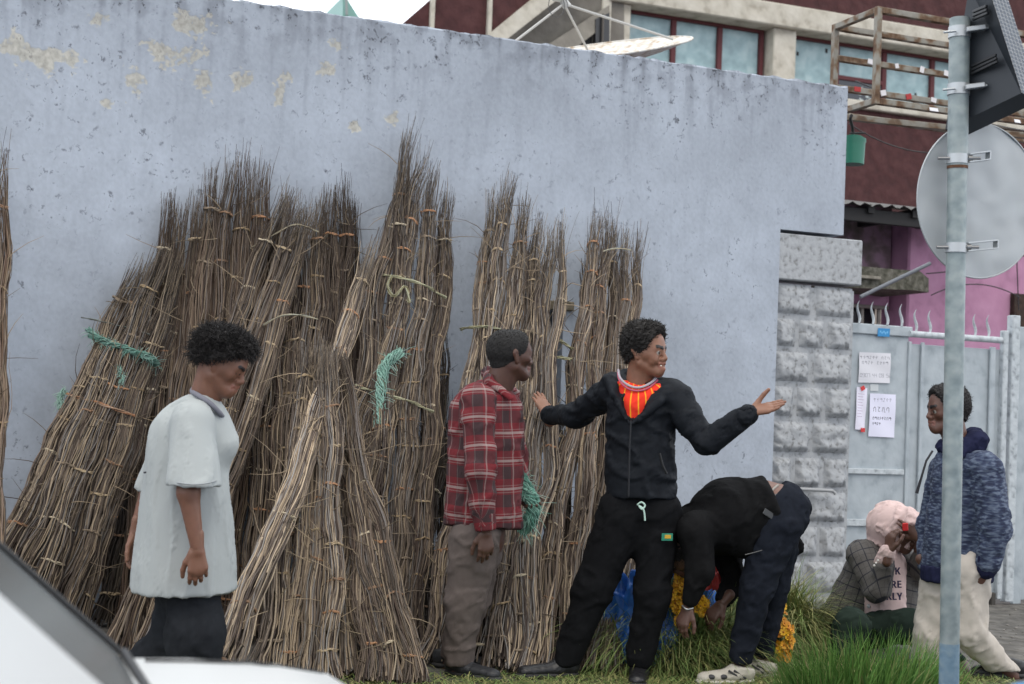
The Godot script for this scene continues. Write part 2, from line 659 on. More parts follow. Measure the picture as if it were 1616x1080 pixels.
func build_wall(mat: Material) -> void:
	var o := thing("plaster_wall", Vector3.ZERO, "long blue grey plastered compound wall with peeled patches and black mould along its top", "wall")
	var m := MB.new()
	# a hole with a dark inside, half hidden by the sticks: x 3.46 to 3.68, y 1.10 to 1.97
	wall_box(m, -9.0, 3.46, 0.0, 3.70, -0.24, 0.0)
	wall_box(m, 3.46, 3.68, 1.97, 3.70, -0.24, 0.0)
	wall_box(m, 3.46, 3.68, 0.0, 1.10, -0.24, 0.0)
	wall_box(m, 3.68, 5.30, 0.0, 3.70, -0.24, 0.0)
	wall_box(m, 5.30, 5.82, 2.645, 3.70, -0.24, 0.0)
	# the uneven top edge
	var rg := noise(5, 1.9, 4)
	var x := -9.0
	while x < 5.815:
		var x2 := minf(x + 0.04, 5.82)
		var ya := 3.712 + rg.get_noise_1d(x * 5.0) * 0.014
		var yb := 3.712 + rg.get_noise_1d(x2 * 5.0) * 0.014
		var za := -0.004 - absf(rg.get_noise_1d(x * 3.0 + 40.0)) * 0.02
		var zb := -0.004 - absf(rg.get_noise_1d(x2 * 3.0 + 40.0)) * 0.02
		var p := [Vector3(x, 3.70, 0.0), Vector3(x2, 3.70, 0.0), Vector3(x2, yb, zb), Vector3(x, ya, za), Vector3(x2, yb, -0.23), Vector3(x, ya, -0.23), Vector3(x2, 3.70, -0.24), Vector3(x, 3.70, -0.24)]
		m.quad(p[0], p[1], p[2], p[3], Vector3.BACK, wall_uv(p[0]), wall_uv(p[1]), wall_uv(p[2]), wall_uv(p[3]))
		m.quad(p[3], p[2], p[4], p[5], Vector3.UP, wall_uv(p[3]), wall_uv(p[2]), wall_uv(p[2]), wall_uv(p[3]))
		m.quad(p[5], p[4], p[6], p[7], Vector3.FORWARD, wall_uv(p[3]), wall_uv(p[2]), wall_uv(p[2]), wall_uv(p[3]))
		x = x2
	part("plaster", m, mat, o)
	var li := MB.new()
	li.bx(Vector3(3.57, 2.0, 0.012), Vector3(0.34, 0.06, 0.05), 0.006)
	part("lintel", li, mottled([[0.0, 0.10, 0.085, 0.06], [1.0, 0.26, 0.22, 0.16]], 0.3, 61), o)
	var ho := MB.new()
	ho.bx(Vector3(3.57, 1.49, -0.30), Vector3(0.5, 1.2, 0.08))
	part("boarded_opening", ho, mottled([[0.0, 0.012, 0.011, 0.01], [1.0, 0.05, 0.045, 0.04]], 0.4, 62), o)

# ---------------------------------------------------------------- the rusticated gate pillar
func build_pillar() -> void:
	var rng := RandomNumberGenerator.new()
	rng.seed = 77
	var grey := mottled([[0.0, 0.15, 0.15, 0.15], [0.25, 0.28, 0.29, 0.30], [0.40, 0.35, 0.365, 0.385], [1.0, 0.41, 0.425, 0.445]], 0.8, 21, 0.05, 0.92, 0.3)
	var face := mottled([[0.0, 0.10, 0.10, 0.10], [0.25, 0.25, 0.258, 0.265], [0.38, 0.35, 0.365, 0.385], [1.0, 0.42, 0.435, 0.455]], 0.55, 22, 0.045, 0.92, 0.35)
	var o := thing("gate_pillar", Vector3(5.635, 0.0, -0.1), "grey painted gate pillar of rough faced stone blocks at the end of the wall", "pillar")
	var core := MB.new()
	core.bx(Vector3(5.635, 1.13, -0.16), Vector3(0.66, 2.26, 0.2))
	part("mortar_core", core, grey, o)
	var cap := MB.new()
	cap.bx(Vector3(5.645, 2.46, -0.14), Vector3(0.70, 0.325, 0.26), 0.008)
	part("cap_block", cap, grey, o)
	var fr := noise(31, 9.0, 4)
	var rows := [2.285, 2.045, 1.815, 1.57, 1.325, 1.075, 0.835, 0.59, 0.345, 0.09, 0.0]
	for r in rows.size() - 1:
		var y1: float = rows[r] - 0.009
		var y0: float = rows[r + 1] + 0.009
		var edges: Array = [5.305, 5.62, 5.965] if r % 2 == 0 else [5.305, 5.50, 5.735, 5.965]
		if r == 4: edges = [5.305, 5.64, 5.965]
		for k in edges.size() - 1:
			var x0: float = edges[k] + 0.009
			var x1: float = edges[k + 1] - 0.009
			if k > 0: x0 += rng.randf_range(-0.012, 0.012)
			var m := MB.new()
			# margin drafted flat, the middle left proud and broken
			var nx := 16
			var ny := 12 if y1 - y0 > 0.15 else 5
			var bulge := rng.randf_range(0.022, 0.046)
			var lean := rng.randf_range(-0.9, 0.1)
			var first := m.v.size()
			for j in ny + 1:
				for i in nx + 1:
					var fx := float(i) / nx
					var fy := float(j) / ny
					var px := lerpf(x0, x1, fx)
					var py := lerpf(y0, y1, fy)
					var ex := minf(px - x0, x1 - px)
					var ey := minf(py - y0, y1 - py)
					var inner := smooth_step(0.022, 0.038, minf(ex, ey) + fr.get_noise_2d(px * 2.0, py * 2.0 + k) * 0.02)
					var rough := fr.get_noise_3d(px * 1.1, py * 1.3, r * 3.1 + k)
					var ridge := 1.0 - absf(fr.get_noise_3d(px * 0.45 + 5.0, py * 0.6, r + k * 2.3)) * 2.0
					var z := -0.052 + inner * (bulge * (0.6 + 0.4 * ridge + lean * (fy - 0.5)) + rough * 0.013)
					if ex <= 0.0 or ey <= 0.0:
						z = -0.07
					m.vert(Vector3(px, py, z), Vector3.BACK)
			for j in ny:
				for i in nx:
					var a := first + j * (nx + 1) + i
					m.i.append(a); m.i.append(a + nx + 1); m.i.append(a + 1)
					m.i.append(a + 1); m.i.append(a + nx + 1); m.i.append(a + nx + 2)
			m.smooth()
			part("stone_block", m, face, o)
	# the return of the pillar towards the gate
	for r in range(0, rows.size() - 1):
		var m := MB.new()
		var y1: float = rows[r] - 0.006
		var y0: float = rows[r + 1] + 0.006
		m.bx(Vector3(5.957, (y0 + y1) * 0.5, -0.17), Vector3(0.03, y1 - y0, 0.17), 0.006)
		part("stone_block", m, grey, o)
	var pipe := MB.new()
	var pts := PackedVector3Array([Vector3(5.5179, 0.8408, 0.0100), Vector3(5.7141, 0.8356, 0.0120), Vector3(5.7862, 0.8326, 0.0140), Vector3(5.8092, 0.8111, 0.0200)])
	pipe.tube(pts, PackedFloat32Array([0.012]), 8)
	part("water_pipe", pipe, paint(0.33, 0.34, 0.35, 0.6), o)

# ---------------------------------------------------------------- the sheet steel gate
func strokes(im: Image, o: Vector2, s: float, lines: Array, c: Color, wd := 1) -> void:
	for l in lines:
		for k in l.size() - 1:
			var a: Vector2 = o + l[k] * s
			var b: Vector2 = o + l[k + 1] * s
			var n := int(a.distance_to(b)) + 1
			for t in n + 1:
				var p := a.lerp(b, float(t) / n)
				im.fill_rect(Rect2i(int(p.x), int(p.y), wd, wd), c)

# letters of the notices, drawn as pen strokes in a unit box
var glyph := {
	"ye": [[Vector2(0.1, 0.35), Vector2(0.25, 0.15), Vector2(0.4, 0.35), Vector2(0.25, 0.5), Vector2(0.1, 0.35)], [Vector2(0.4, 0.35), Vector2(0.7, 0.35)], [Vector2(0.4, 0.3), Vector2(0.4, 1.0)]],
	"te": [[Vector2(0.4, 0.0), Vector2(0.4, 1.0)], [Vector2(0.1, 0.4), Vector2(0.75, 0.4)]],
	"ma": [[Vector2(0.1, 0.3), Vector2(0.25, 0.1), Vector2(0.4, 0.3), Vector2(0.6, 0.1), Vector2(0.75, 0.3), Vector2(0.6, 0.5), Vector2(0.4, 0.3), Vector2(0.25, 0.5), Vector2(0.1, 0.3)], [Vector2(0.7, 0.4), Vector2(0.7, 1.0)]],
	"ri": [[Vector2(0.2, 0.1), Vector2(0.6, 0.1), Vector2(0.2, 0.95), Vector2(0.5, 0.95)]],
	"wo": [[Vector2(0.1, 0.4), Vector2(0.4, 0.1), Vector2(0.7, 0.4), Vector2(0.4, 0.6), Vector2(0.1, 0.4)], [Vector2(0.4, 0.6), Vector2(0.4, 1.0)]],
	"che": [[Vector2(0.4, 0.15), Vector2(0.4, 1.0)], [Vector2(0.1, 0.4), Vector2(0.75, 0.4), Vector2(0.75, 0.25)], [Vector2(0.2, 0.1), Vector2(0.6, 0.1)]],
	"se": [[Vector2(0.15, 1.0), Vector2(0.15, 0.35), Vector2(0.4, 0.1), Vector2(0.65, 0.35), Vector2(0.65, 1.0)]],
	"re": [[Vector2(0.15, 0.1), Vector2(0.6, 0.15), Vector2(0.3, 0.5), Vector2(0.3, 0.95), Vector2(0.65, 0.95)]],
	"vi": [[Vector2(0.2, 1.0), Vector2(0.2, 0.4), Vector2(0.65, 0.4), Vector2(0.65, 1.0), Vector2(0.85, 1.0)], [Vector2(0.2, 0.15), Vector2(0.65, 0.15)]],
	"sa": [[Vector2(0.15, 0.7), Vector2(0.15, 0.3), Vector2(0.4, 0.1), Vector2(0.65, 0.3), Vector2(0.65, 1.0)]],
}

func write(im: Image, o: Vector2, s: float, text: String, c: Color, wd := 1) -> void:
	var x := 0.0
	for w in text.split(" "):
		if glyph.has(w):
			strokes(im, o + Vector2(x, 0.0), s, glyph[w], c, wd)
		x += s * 0.95

func digits(im: Image, o: Vector2, s: float, text: String, c: Color, wd := 1) -> void:
	# seven strokes: top, upper left, upper right, middle, lower left, lower right, bottom
	var seg := [[Vector2(0, 0), Vector2(0.5, 0)], [Vector2(0, 0), Vector2(0, 0.5)], [Vector2(0.5, 0), Vector2(0.5, 0.5)], [Vector2(0, 0.5), Vector2(0.5, 0.5)], [Vector2(0, 0.5), Vector2(0, 1)], [Vector2(0.5, 0.5), Vector2(0.5, 1)], [Vector2(0, 1), Vector2(0.5, 1)]]
	var on := {"0": [0, 1, 2, 4, 5, 6], "9": [0, 1, 2, 3, 5, 6], "7": [0, 2, 5], "4": [1, 2, 3, 5], "8": [0, 1, 2, 3, 4, 5, 6], "5": [0, 1, 3, 5, 6], "2": [0, 2, 3, 4, 6]}
	var x := 0.0
	for ch in text:
		for k in on.get(ch, []):
			strokes(im, o + Vector2(x, 0.0), s, [seg[k]], c, wd)
		x += s * (0.75 if ch != " " else 0.5)

func sheet(p: Array, mat: Material, parent: Node3D, called: String) -> MeshInstance3D:
	# a paper: corners lower left, lower right, upper right, upper left, a little curled
	var m := MB.new()
	var nx := 6
	var first := m.v.size()
	for j in nx + 1:
		for i in nx + 1:
			var fx := float(i) / nx
			var fy := float(j) / nx
			var q: Vector3 = (p[0] as Vector3).lerp(p[1], fx).lerp((p[3] as Vector3).lerp(p[2], fx), fy)
			q.z += 0.004 + 0.006 * sin(fx * 5.0 + fy * 3.0) * sin(fy * 4.0)
			m.vert(q, Vector3.BACK, Vector2(fx, 1.0 - fy))
	for j in nx:
		for i in nx:
			var a := first + j * (nx + 1) + i
			m.i.append(a); m.i.append(a + nx + 1); m.i.append(a + 1)
			m.i.append(a + 1); m.i.append(a + nx + 1); m.i.append(a + nx + 2)
	m.smooth()
	return part(called, m, mat, parent)

func image_paint(im: Image, rough := 0.85) -> StandardMaterial3D:
	var m := StandardMaterial3D.new()
	m.albedo_texture = ImageTexture.create_from_image(im)
	m.roughness = rough
	return m

func build_gate() -> void:
	var steel := mottled([[0.0, 0.26, 0.30, 0.33], [0.35, 0.35, 0.395, 0.43], [1.0, 0.42, 0.465, 0.50]], 1.1, 41, 0.02, 0.6, 0.25)
	var worn := mottled([[0.0, 0.20, 0.22, 0.24], [0.4, 0.42, 0.46, 0.49], [1.0, 0.52, 0.56, 0.59]], 0.6, 42, 0.03, 0.6, 0.3)
	var dark := paint(0.05, 0.045, 0.04, 0.8)
	var o := thing("steel_gate", Vector3(6.6, 0.0, -0.14), "pale blue grey sheet steel gate with wavy spikes and notices pasted on it", "gate")
	var m := MB.new()
	m.bx(Vector3(6.235, 1.02, -0.145), Vector3(0.55, 1.98, 0.012), 0.003)
	part("sheet_panel", m, steel, o)
	m = MB.new()
	m.bx(Vector3(6.935, 0.975, -0.155), Vector3(0.84, 1.88, 0.012), 0.003)
	part("sheet_panel", m, steel, o)
	m = MB.new()
	m.bx(Vector3(6.245, 2.0, -0.128), Vector3(0.57, 0.075, 0.02), 0.006)
	part("top_rail", m, steel, o)
	m = MB.new()
	m.rod(Vector3(6.50, 1.985, -0.12), Vector3(7.34, 1.985, -0.12), 0.024, -1.0, 12)
	part("top_pipe", m, worn, o)
	for e in [[6.06, 0.60, 0.05], [6.06, 0.97, 0.04]]:
		m = MB.new()
		m.bx(Vector3(6.24, e[1], -0.128), Vector3(0.5, e[2], 0.022), 0.004)
		part("cross_rail", m, worn, o)
	for x in [6.515, 6.63, 7.27]:
		m = MB.new()
		m.bx(Vector3(x, 0.98, -0.132), Vector3(0.028 if x < 7.0 else 0.05, 1.9, 0.02), 0.004)
		part("upright", m, steel, o)
	m = MB.new()
	m.bx(Vector3(7.46, 1.10, -0.13), Vector3(0.075, 2.16, 0.07), 0.006)
	part("gate_post", m, worn, o)
	m = MB.new()
	m.bx(Vector3(7.375, 1.05, -0.13), Vector3(0.05, 2.02, 0.05), 0.006)
	part("hinge_upright", m, worn, o)
	m = MB.new()
	m.bx(Vector3(7.56, 1.05, -0.15), Vector3(0.08, 2.1, 0.03), 0.004)
	part("side_strip", m, steel, o)
	m = MB.new()
	m.bx(Vector3(7.9, 1.05, -0.17), Vector3(0.58, 2.05, 0.012), 0.004)
	part("sheet_panel", m, steel, o)
	for x in [7.17, 7.31]:
		m = MB.new()
		m.bx(Vector3(x, 0.03, -0.12), Vector3(0.04, 0.12, 0.05), 0.004)
		part("bottom_bolt", m, dark, o)
	# spikes: bent flat bars, pointed
	for x in [6.05, 6.17, 6.295, 6.42, 6.55, 6.675, 6.95, 7.085, 7.21]:
		m = MB.new()
		var base := 2.035 if x < 6.5 else 2.005
		var pts := PackedVector3Array()
		var rad := PackedFloat32Array()
		for k in 10:
			var t := k / 9.0
			pts.append(Vector3(x + 0.018 * sin(t * 5.2 + 0.5) + 0.012 * t, base + t * 0.165, -0.122 - 0.01 * sin(t * 4.0)))
			rad.append(0.0105 * (1.0 - t * t * 0.85) * (0.8 + 0.5 * sin(t * PI)))
		m.tube(pts, rad, 6)
		part("spike", m, worn, o)
	# notices and the blue plate
	var ink := Color(0.16, 0.16, 0.22)
	var im := Image.create(150, 150, false, Image.FORMAT_RGB8)
	im.fill(Color(0.82, 0.82, 0.85))
	write(im, Vector2(4, 16), 15.0, "ye te ma ri wo che _ se re sa", ink)
	write(im, Vector2(12, 42), 15.0, "se ma ri te _ re wo te ma", ink)
	digits(im, Vector2(6, 104), 17.0, "0907 44 08 52", Color(0.3, 0.3, 0.36))
	tag(sheet([Vector3(6.0708, 1.6082, -0.1300), Vector3(6.3451, 1.6160, -0.1300), Vector3(6.3484, 1.8338, -0.1300), Vector3(6.0736, 1.8285, -0.1300)], image_paint(im), self, "paper_notice"), "square white notice with a phone number, the topmost on the gate", "notice", "notices pasted on the gate")
	im = Image.create(150, 230, false, Image.FORMAT_RGB8)
	im.fill(Color(0.86, 0.86, 0.93))
	write(im, Vector2(20, 22), 19.0, "ye te ma ri wo che", ink)
	write(im, Vector2(18, 68), 27.0, "se re vi sa", Color(0.1, 0.1, 0.16), 2)
	write(im, Vector2(16, 122), 15.0, "se ma vi te wo re se ma", ink, 2)
	write(im, Vector2(16, 152), 14.0, "te ma ri wo", ink, 2)
	tag(sheet([Vector3(6.1721, 1.2226, -0.1300), Vector3(6.3980, 1.2204, -0.1300), Vector3(6.4035, 1.5352, -0.1300), Vector3(6.1771, 1.5349, -0.1300)], image_paint(im), self, "paper_notice"), "white notice with four lines of bold writing, lowest on the gate", "notice", "notices pasted on the gate")
	im = Image.create(64, 150, false, Image.FORMAT_RGB8)
	im.fill(Color(0.87, 0.86, 0.92))
	for k in 9:
		im.fill_rect(Rect2i(8, 22 + k * 10, 40 - (k * 7) % 13, 2), Color(0.72, 0.66, 0.75))
	tag(sheet([Vector3(6.0560, 1.2692, -0.1300), Vector3(6.1377, 1.2673, -0.1300), Vector3(6.1539, 1.5706, -0.1300), Vector3(6.0611, 1.5757, -0.1300)], image_paint(im), self, "paper_notice"), "narrow white notice held by red tape beside the stone pillar", "notice", "notices pasted on the gate")
	for e in [[Vector3(6.1073, 1.5686, -0.1180), 0.5], [Vector3(6.1183, 1.2670, -0.1180), 0.0]]:
		m = MB.new()
		m.box(Transform3D(Basis(Vector3.BACK, e[1]), e[0]), Vector3(0.035, 0.03, 0.002))
		tag(part("red_tape", m, paint(0.55, 0.03, 0.03, 0.5)), "piece of red tape at the %s of the narrow notice" % ("top" if e[1] > 0.0 else "foot"), "tape", "red tape pieces")
	for e in [[Vector2(6.282, 1.791), 0.03, 0.05], [Vector2(6.297, 1.673), 0.04, 0.06], [Vector2(6.218, 1.578), 0.07, 0.05]]:
		m = MB.new()
		m.box(Transform3D(Basis(), Vector3(e[0].x, e[0].y, -0.136)), Vector3(e[1], e[2], 0.003))
		part("torn_paper", m, paint(0.52, 0.55, 0.57, 0.8), o)
	im = Image.create(48, 36, false, Image.FORMAT_RGB8)
	im.fill(Color(0.16, 0.5, 0.72))
	for k in 5:
		im.fill_rect(Rect2i(8 + k * 7, 10 + (k * 5) % 9, 5, 9), Color(0.42, 0.68, 0.85))
	m = MB.new()
	m.box(Transform3D(Basis(), Vector3(6.2719, 1.9820, -0.1160)), Vector3(0.085, 0.055, 0.003))
	m.quad(Vector3(6.2161, 1.9510, -0.1135), Vector3(6.3210, 1.9523, -0.1135), Vector3(6.3243, 2.0127, -0.1135), Vector3(6.2195, 2.0112, -0.1135), Vector3.BACK, Vector2(0, 1), Vector2(1, 1), Vector2(1, 0), Vector2(0, 0))
	tag(part("blue_plate", m, image_paint(im, 0.5)), "small blue plate on the top rail of the steel gate", "plate")

# ---------------------------------------------------------------- buildings behind
func slab_part(called: String, p: Array, back: float, mat: Material, parent: Node3D) -> MeshInstance3D:
	var m := MB.new()
	m.slab(PackedVector3Array(p), Vector3(0.0, 0.0, -back))
	return part(called, m, mat, parent)

func build_block() -> void:
	var maroon := mottled([[0.0, 0.044, 0.0145, 0.0155], [0.5, 0.064, 0.021, 0.022], [1.0, 0.088, 0.034, 0.034]], 2.2, 51, 0.03, 0.9, 0.4)
	var cream := mottled([[0.0, 0.30, 0.27, 0.22], [0.4, 0.50, 0.47, 0.40], [1.0, 0.60, 0.57, 0.50]], 2.6, 52, 0.03, 0.9, 0.3)
	var pane := mottled([[0.0, 0.22, 0.33, 0.36], [0.5, 0.30, 0.44, 0.47], [1.0, 0.42, 0.55, 0.57]], 1.1, 53, 0.012, 0.35, 0.0, 3)
	var dark := paint(0.012, 0.011, 0.012, 0.6)
	var frame := paint(0.10, 0.022, 0.026, 0.7)
	var soffit := mottled([[0.0, 0.13, 0.12, 0.105], [1.0, 0.22, 0.205, 0.18]], 2.5, 54)
	var o := thing("apartment_block", Vector3(12.0, 0.0, -12.0), "maroon and cream block with rows of pale painted windows rising behind the wall", "building")
	var m := MB.new()
	m.bx(Vector3(15.5, 3.24, -13.0), Vector3(13.2, 6.46, 4.0))
	part("wall", m, maroon, o)
	m = MB.new()
	m.bx(Vector3(15.5, 9.6, -13.0), Vector3(13.2, 3.3, 4.0))
	part("upper_wall", m, maroon, o)
	m = MB.new()
	m.bx(Vector3(15.55, 7.765, -12.96), Vector3(13.2, 0.37, 4.1), 0.02)
	part("lintel_band", m, cream, o)
	m = MB.new()
	m.bx(Vector3(15.55, 6.50, -12.97), Vector3(13.2, 0.13, 4.15), 0.015)
	part("sill_band", m, cream, o)
	m = MB.new()
	m.bx(Vector3(15.6, 7.03, -13.6), Vector3(13.0, 1.06, 2.6))
	part("room_behind", m, dark, o)
	# columns between the windows
	for c in [[9.19, 0.34], [12.12, 0.42], [17.2, 0.42], [20.6, 0.42]]:
		m = MB.new()
		m.bx(Vector3(c[0], 7.07, -11.24), Vector3(c[1], 1.03, 0.44), 0.015)
		part("column", m, cream, o)
	m = MB.new()
	m.bx(Vector3(8.93, 7.4, -11.15), Vector3(0.16, 2.4, 0.36), 0.015)
	part("corner_post", m, cream, o)
	# glazed openings: [x0, x1, dividers, transom height or 0]
	var wins := [[9.39, 11.87, [10.24, 11.07], 0.0], [12.36, 16.95, [13.28, 14.22, 15.2, 16.1], 0.0], [17.45, 20.35, [18.4, 19.4], 0.0]]
	for w in wins:
		var x0: float = w[0]
		var x1: float = w[1]
		m = MB.new()
		for e in [[x0 + 0.035, 0.07], [x1 - 0.035, 0.07]]:
			m.bx(Vector3(e[0], 7.07, -11.3), Vector3(e[1], 1.02, 0.09), 0.006)
		for y in [6.59, 7.555]:
			m.bx(Vector3((x0 + x1) * 0.5, y, -11.3), Vector3(x1 - x0 - 0.14, 0.05, 0.085), 0.006)
		var f := part("window", m, frame, o)
		var cuts: Array = [x0 + 0.05] + w[2] + [x1 - 0.05]
		for k in cuts.size() - 1:
			if k > 0:
				m = MB.new()
				m.bx(Vector3(cuts[k], 7.07, -11.295), Vector3(0.085, 0.91, 0.07), 0.006)
				part("mullion", m, frame, f)
			m = MB.new()
			m.bx(Vector3((cuts[k] + cuts[k + 1]) * 0.5, 7.07, -11.33), Vector3(cuts[k + 1] - cuts[k] - 0.05, 0.93, 0.012))
			part("pane", m, pane, f)
	m = MB.new()
	m.bx(Vector3(13.75, 7.0, -11.285), Vector3(0.87, 0.07, 0.05), 0.006)
	part("transom", m, frame, o)
	# the dark pane with torn posters
	m = MB.new()
	m.bx(Vector3(13.75, 6.78, -11.30), Vector3(0.86, 0.36, 0.03))
	part("dark_pane", m, paint(0.03, 0.035, 0.045, 0.3), o)
	m = MB.new()
	var rng := RandomNumberGenerator.new()
	rng.seed = 8
	for k in 26:
		m.box(Transform3D(Basis(Vector3.BACK, rng.randf_range(-0.8, 0.8)), Vector3(rng.randf_range(13.75, 14.14), rng.randf_range(6.63, 6.93), -11.283)), Vector3(rng.randf_range(0.015, 0.06), rng.randf_range(0.015, 0.05), 0.004))
	part("poster_scraps", m, paint(0.5, 0.56, 0.56), o, "stuff")
	for e in [[12.55, 7.30, 0.05], [13.1, 7.42, 0.06], [12.45, 6.68, 0.09], [14.9, 6.9, 0.05]]:
		m = MB.new()
		m.bx(Vector3(e[0], e[1], -11.32), Vector3(e[2] * 0.7, e[2] * 1.2, 0.01))
		part("broken_corner", m, dark, o)
	# the outside stair: maroon parapet with cream strips, its sloping beam and the grey underside
	slab_part("stair_parapet", [Vector3(5.6153, 6.4623, -10.6000), Vector3(5.5344, 6.5961, -10.6000), Vector3(6.2191, 7.2953, -10.6000), Vector3(7.9390, 7.6641, -10.6000), Vector3(6.9462, 6.6416, -10.6000), Vector3(6.9588, 6.3652, -10.6000)], 0.25, maroon, o)
	for e in [[Vector3(6.0173, 6.5096, -10.5700), Vector3(6.0169, 7.3305, -10.5700)], [Vector3(6.8854, 6.4416, -10.5700), Vector3(6.8782, 7.4595, -10.5700)]]:
		m = MB.new()
		m.beam(e[0], e[1], 0.10, 0.06, 0.008)
		part("parapet_strip", m, cream, o)
	slab_part("sloping_beam", [Vector3(6.7913, 6.2299, -10.5000), Vector3(6.7755, 6.5773, -10.5000), Vector3(7.6264, 7.3840, -10.5000), Vector3(7.6149, 7.6448, -10.5000), Vector3(8.4023, 7.7640, -10.5000), Vector3(7.1442, 6.6268, -10.5000), Vector3(7.0625, 6.2647, -10.5000)], 0.4, cream, o)
	slab_part("stair_underside", [Vector3(7.1526, 6.2875, -11.0000), Vector3(7.3290, 6.8321, -11.0000), Vector3(8.6210, 7.9815, -11.0000), Vector3(9.2046, 8.0703, -11.0000), Vector3(9.2731, 6.4573, -11.0000)], 0.15, soffit, o)
	slab_part("lower_beam", [Vector3(7.7650, 6.6078, -10.8000), Vector3(8.8893, 7.4529, -10.8000), Vector3(8.9000, 7.2023, -10.8000), Vector3(8.1760, 6.5662, -10.8000)], 0.16, mottled([[0.0, 0.2, 0.185, 0.16], [1.0, 0.3, 0.28, 0.24]], 2.0, 55), o)
	slab_part("stair_doorway", [Vector3(8.0971, 6.5297, -10.9000), Vector3(8.2581, 6.8676, -10.9000), Vector3(8.6524, 7.1725, -10.9000), Vector3(8.6770, 6.6044, -10.9000)], 0.08, dark, o)
	slab_part("stair_window", [Vector3(8.6879, 6.5320, -10.7800), Vector3(8.6590, 7.2026, -10.7800), Vector3(8.8850, 7.3310, -10.7800), Vector3(8.9179, 6.5615, -10.7800)], 0.08, paint(0.02, 0.02, 0.022, 0.3), o)
	m = MB.new()
	m.beam(Vector3(8.7740, 6.5346, -10.7400), Vector3(8.7628, 7.2846, -10.7400), 0.03, 0.03)
	part("window_bar", m, paint(0.1, 0.09, 0.08), o)

func build_far_house() -> void:
	# only the tip of its teal roof shows over the wall
	var o := thing("roofed_house", Vector3(5.4, 0.0, -21.0), "far house whose teal sheet roof peeks over the wall", "house")
	var m := MB.new()
	m.bx(Vector3(8.2428, 4.6724, -23.0000) * Vector3(1, 0, 1) + Vector3(0, 4.0, 0), Vector3(0.4, 8.0, 3.6), 0.02)
	part("wall", m, paint(0.45, 0.45, 0.42), o)
	m = MB.new()
	m.slab(PackedVector3Array([Vector3(7.5813, 9.4236, -20.6000), Vector3(7.2413, 9.8654, -20.6000), Vector3(7.1866, 9.8574, -20.6000), Vector3(7.2101, 9.3717, -20.6000)]), Vector3(0, 0, -4.4))
	part("roof", m, paint(0.22, 0.42, 0.38, 0.5), o)
	m = MB.new()
	m.beam(Vector3(7.2634, 9.4363, -20.5000), Vector3(7.2223, 9.9996, -20.5000), 0.05, 0.05)
	part("downpipe", m, paint(0.3, 0.34, 0.34), o)

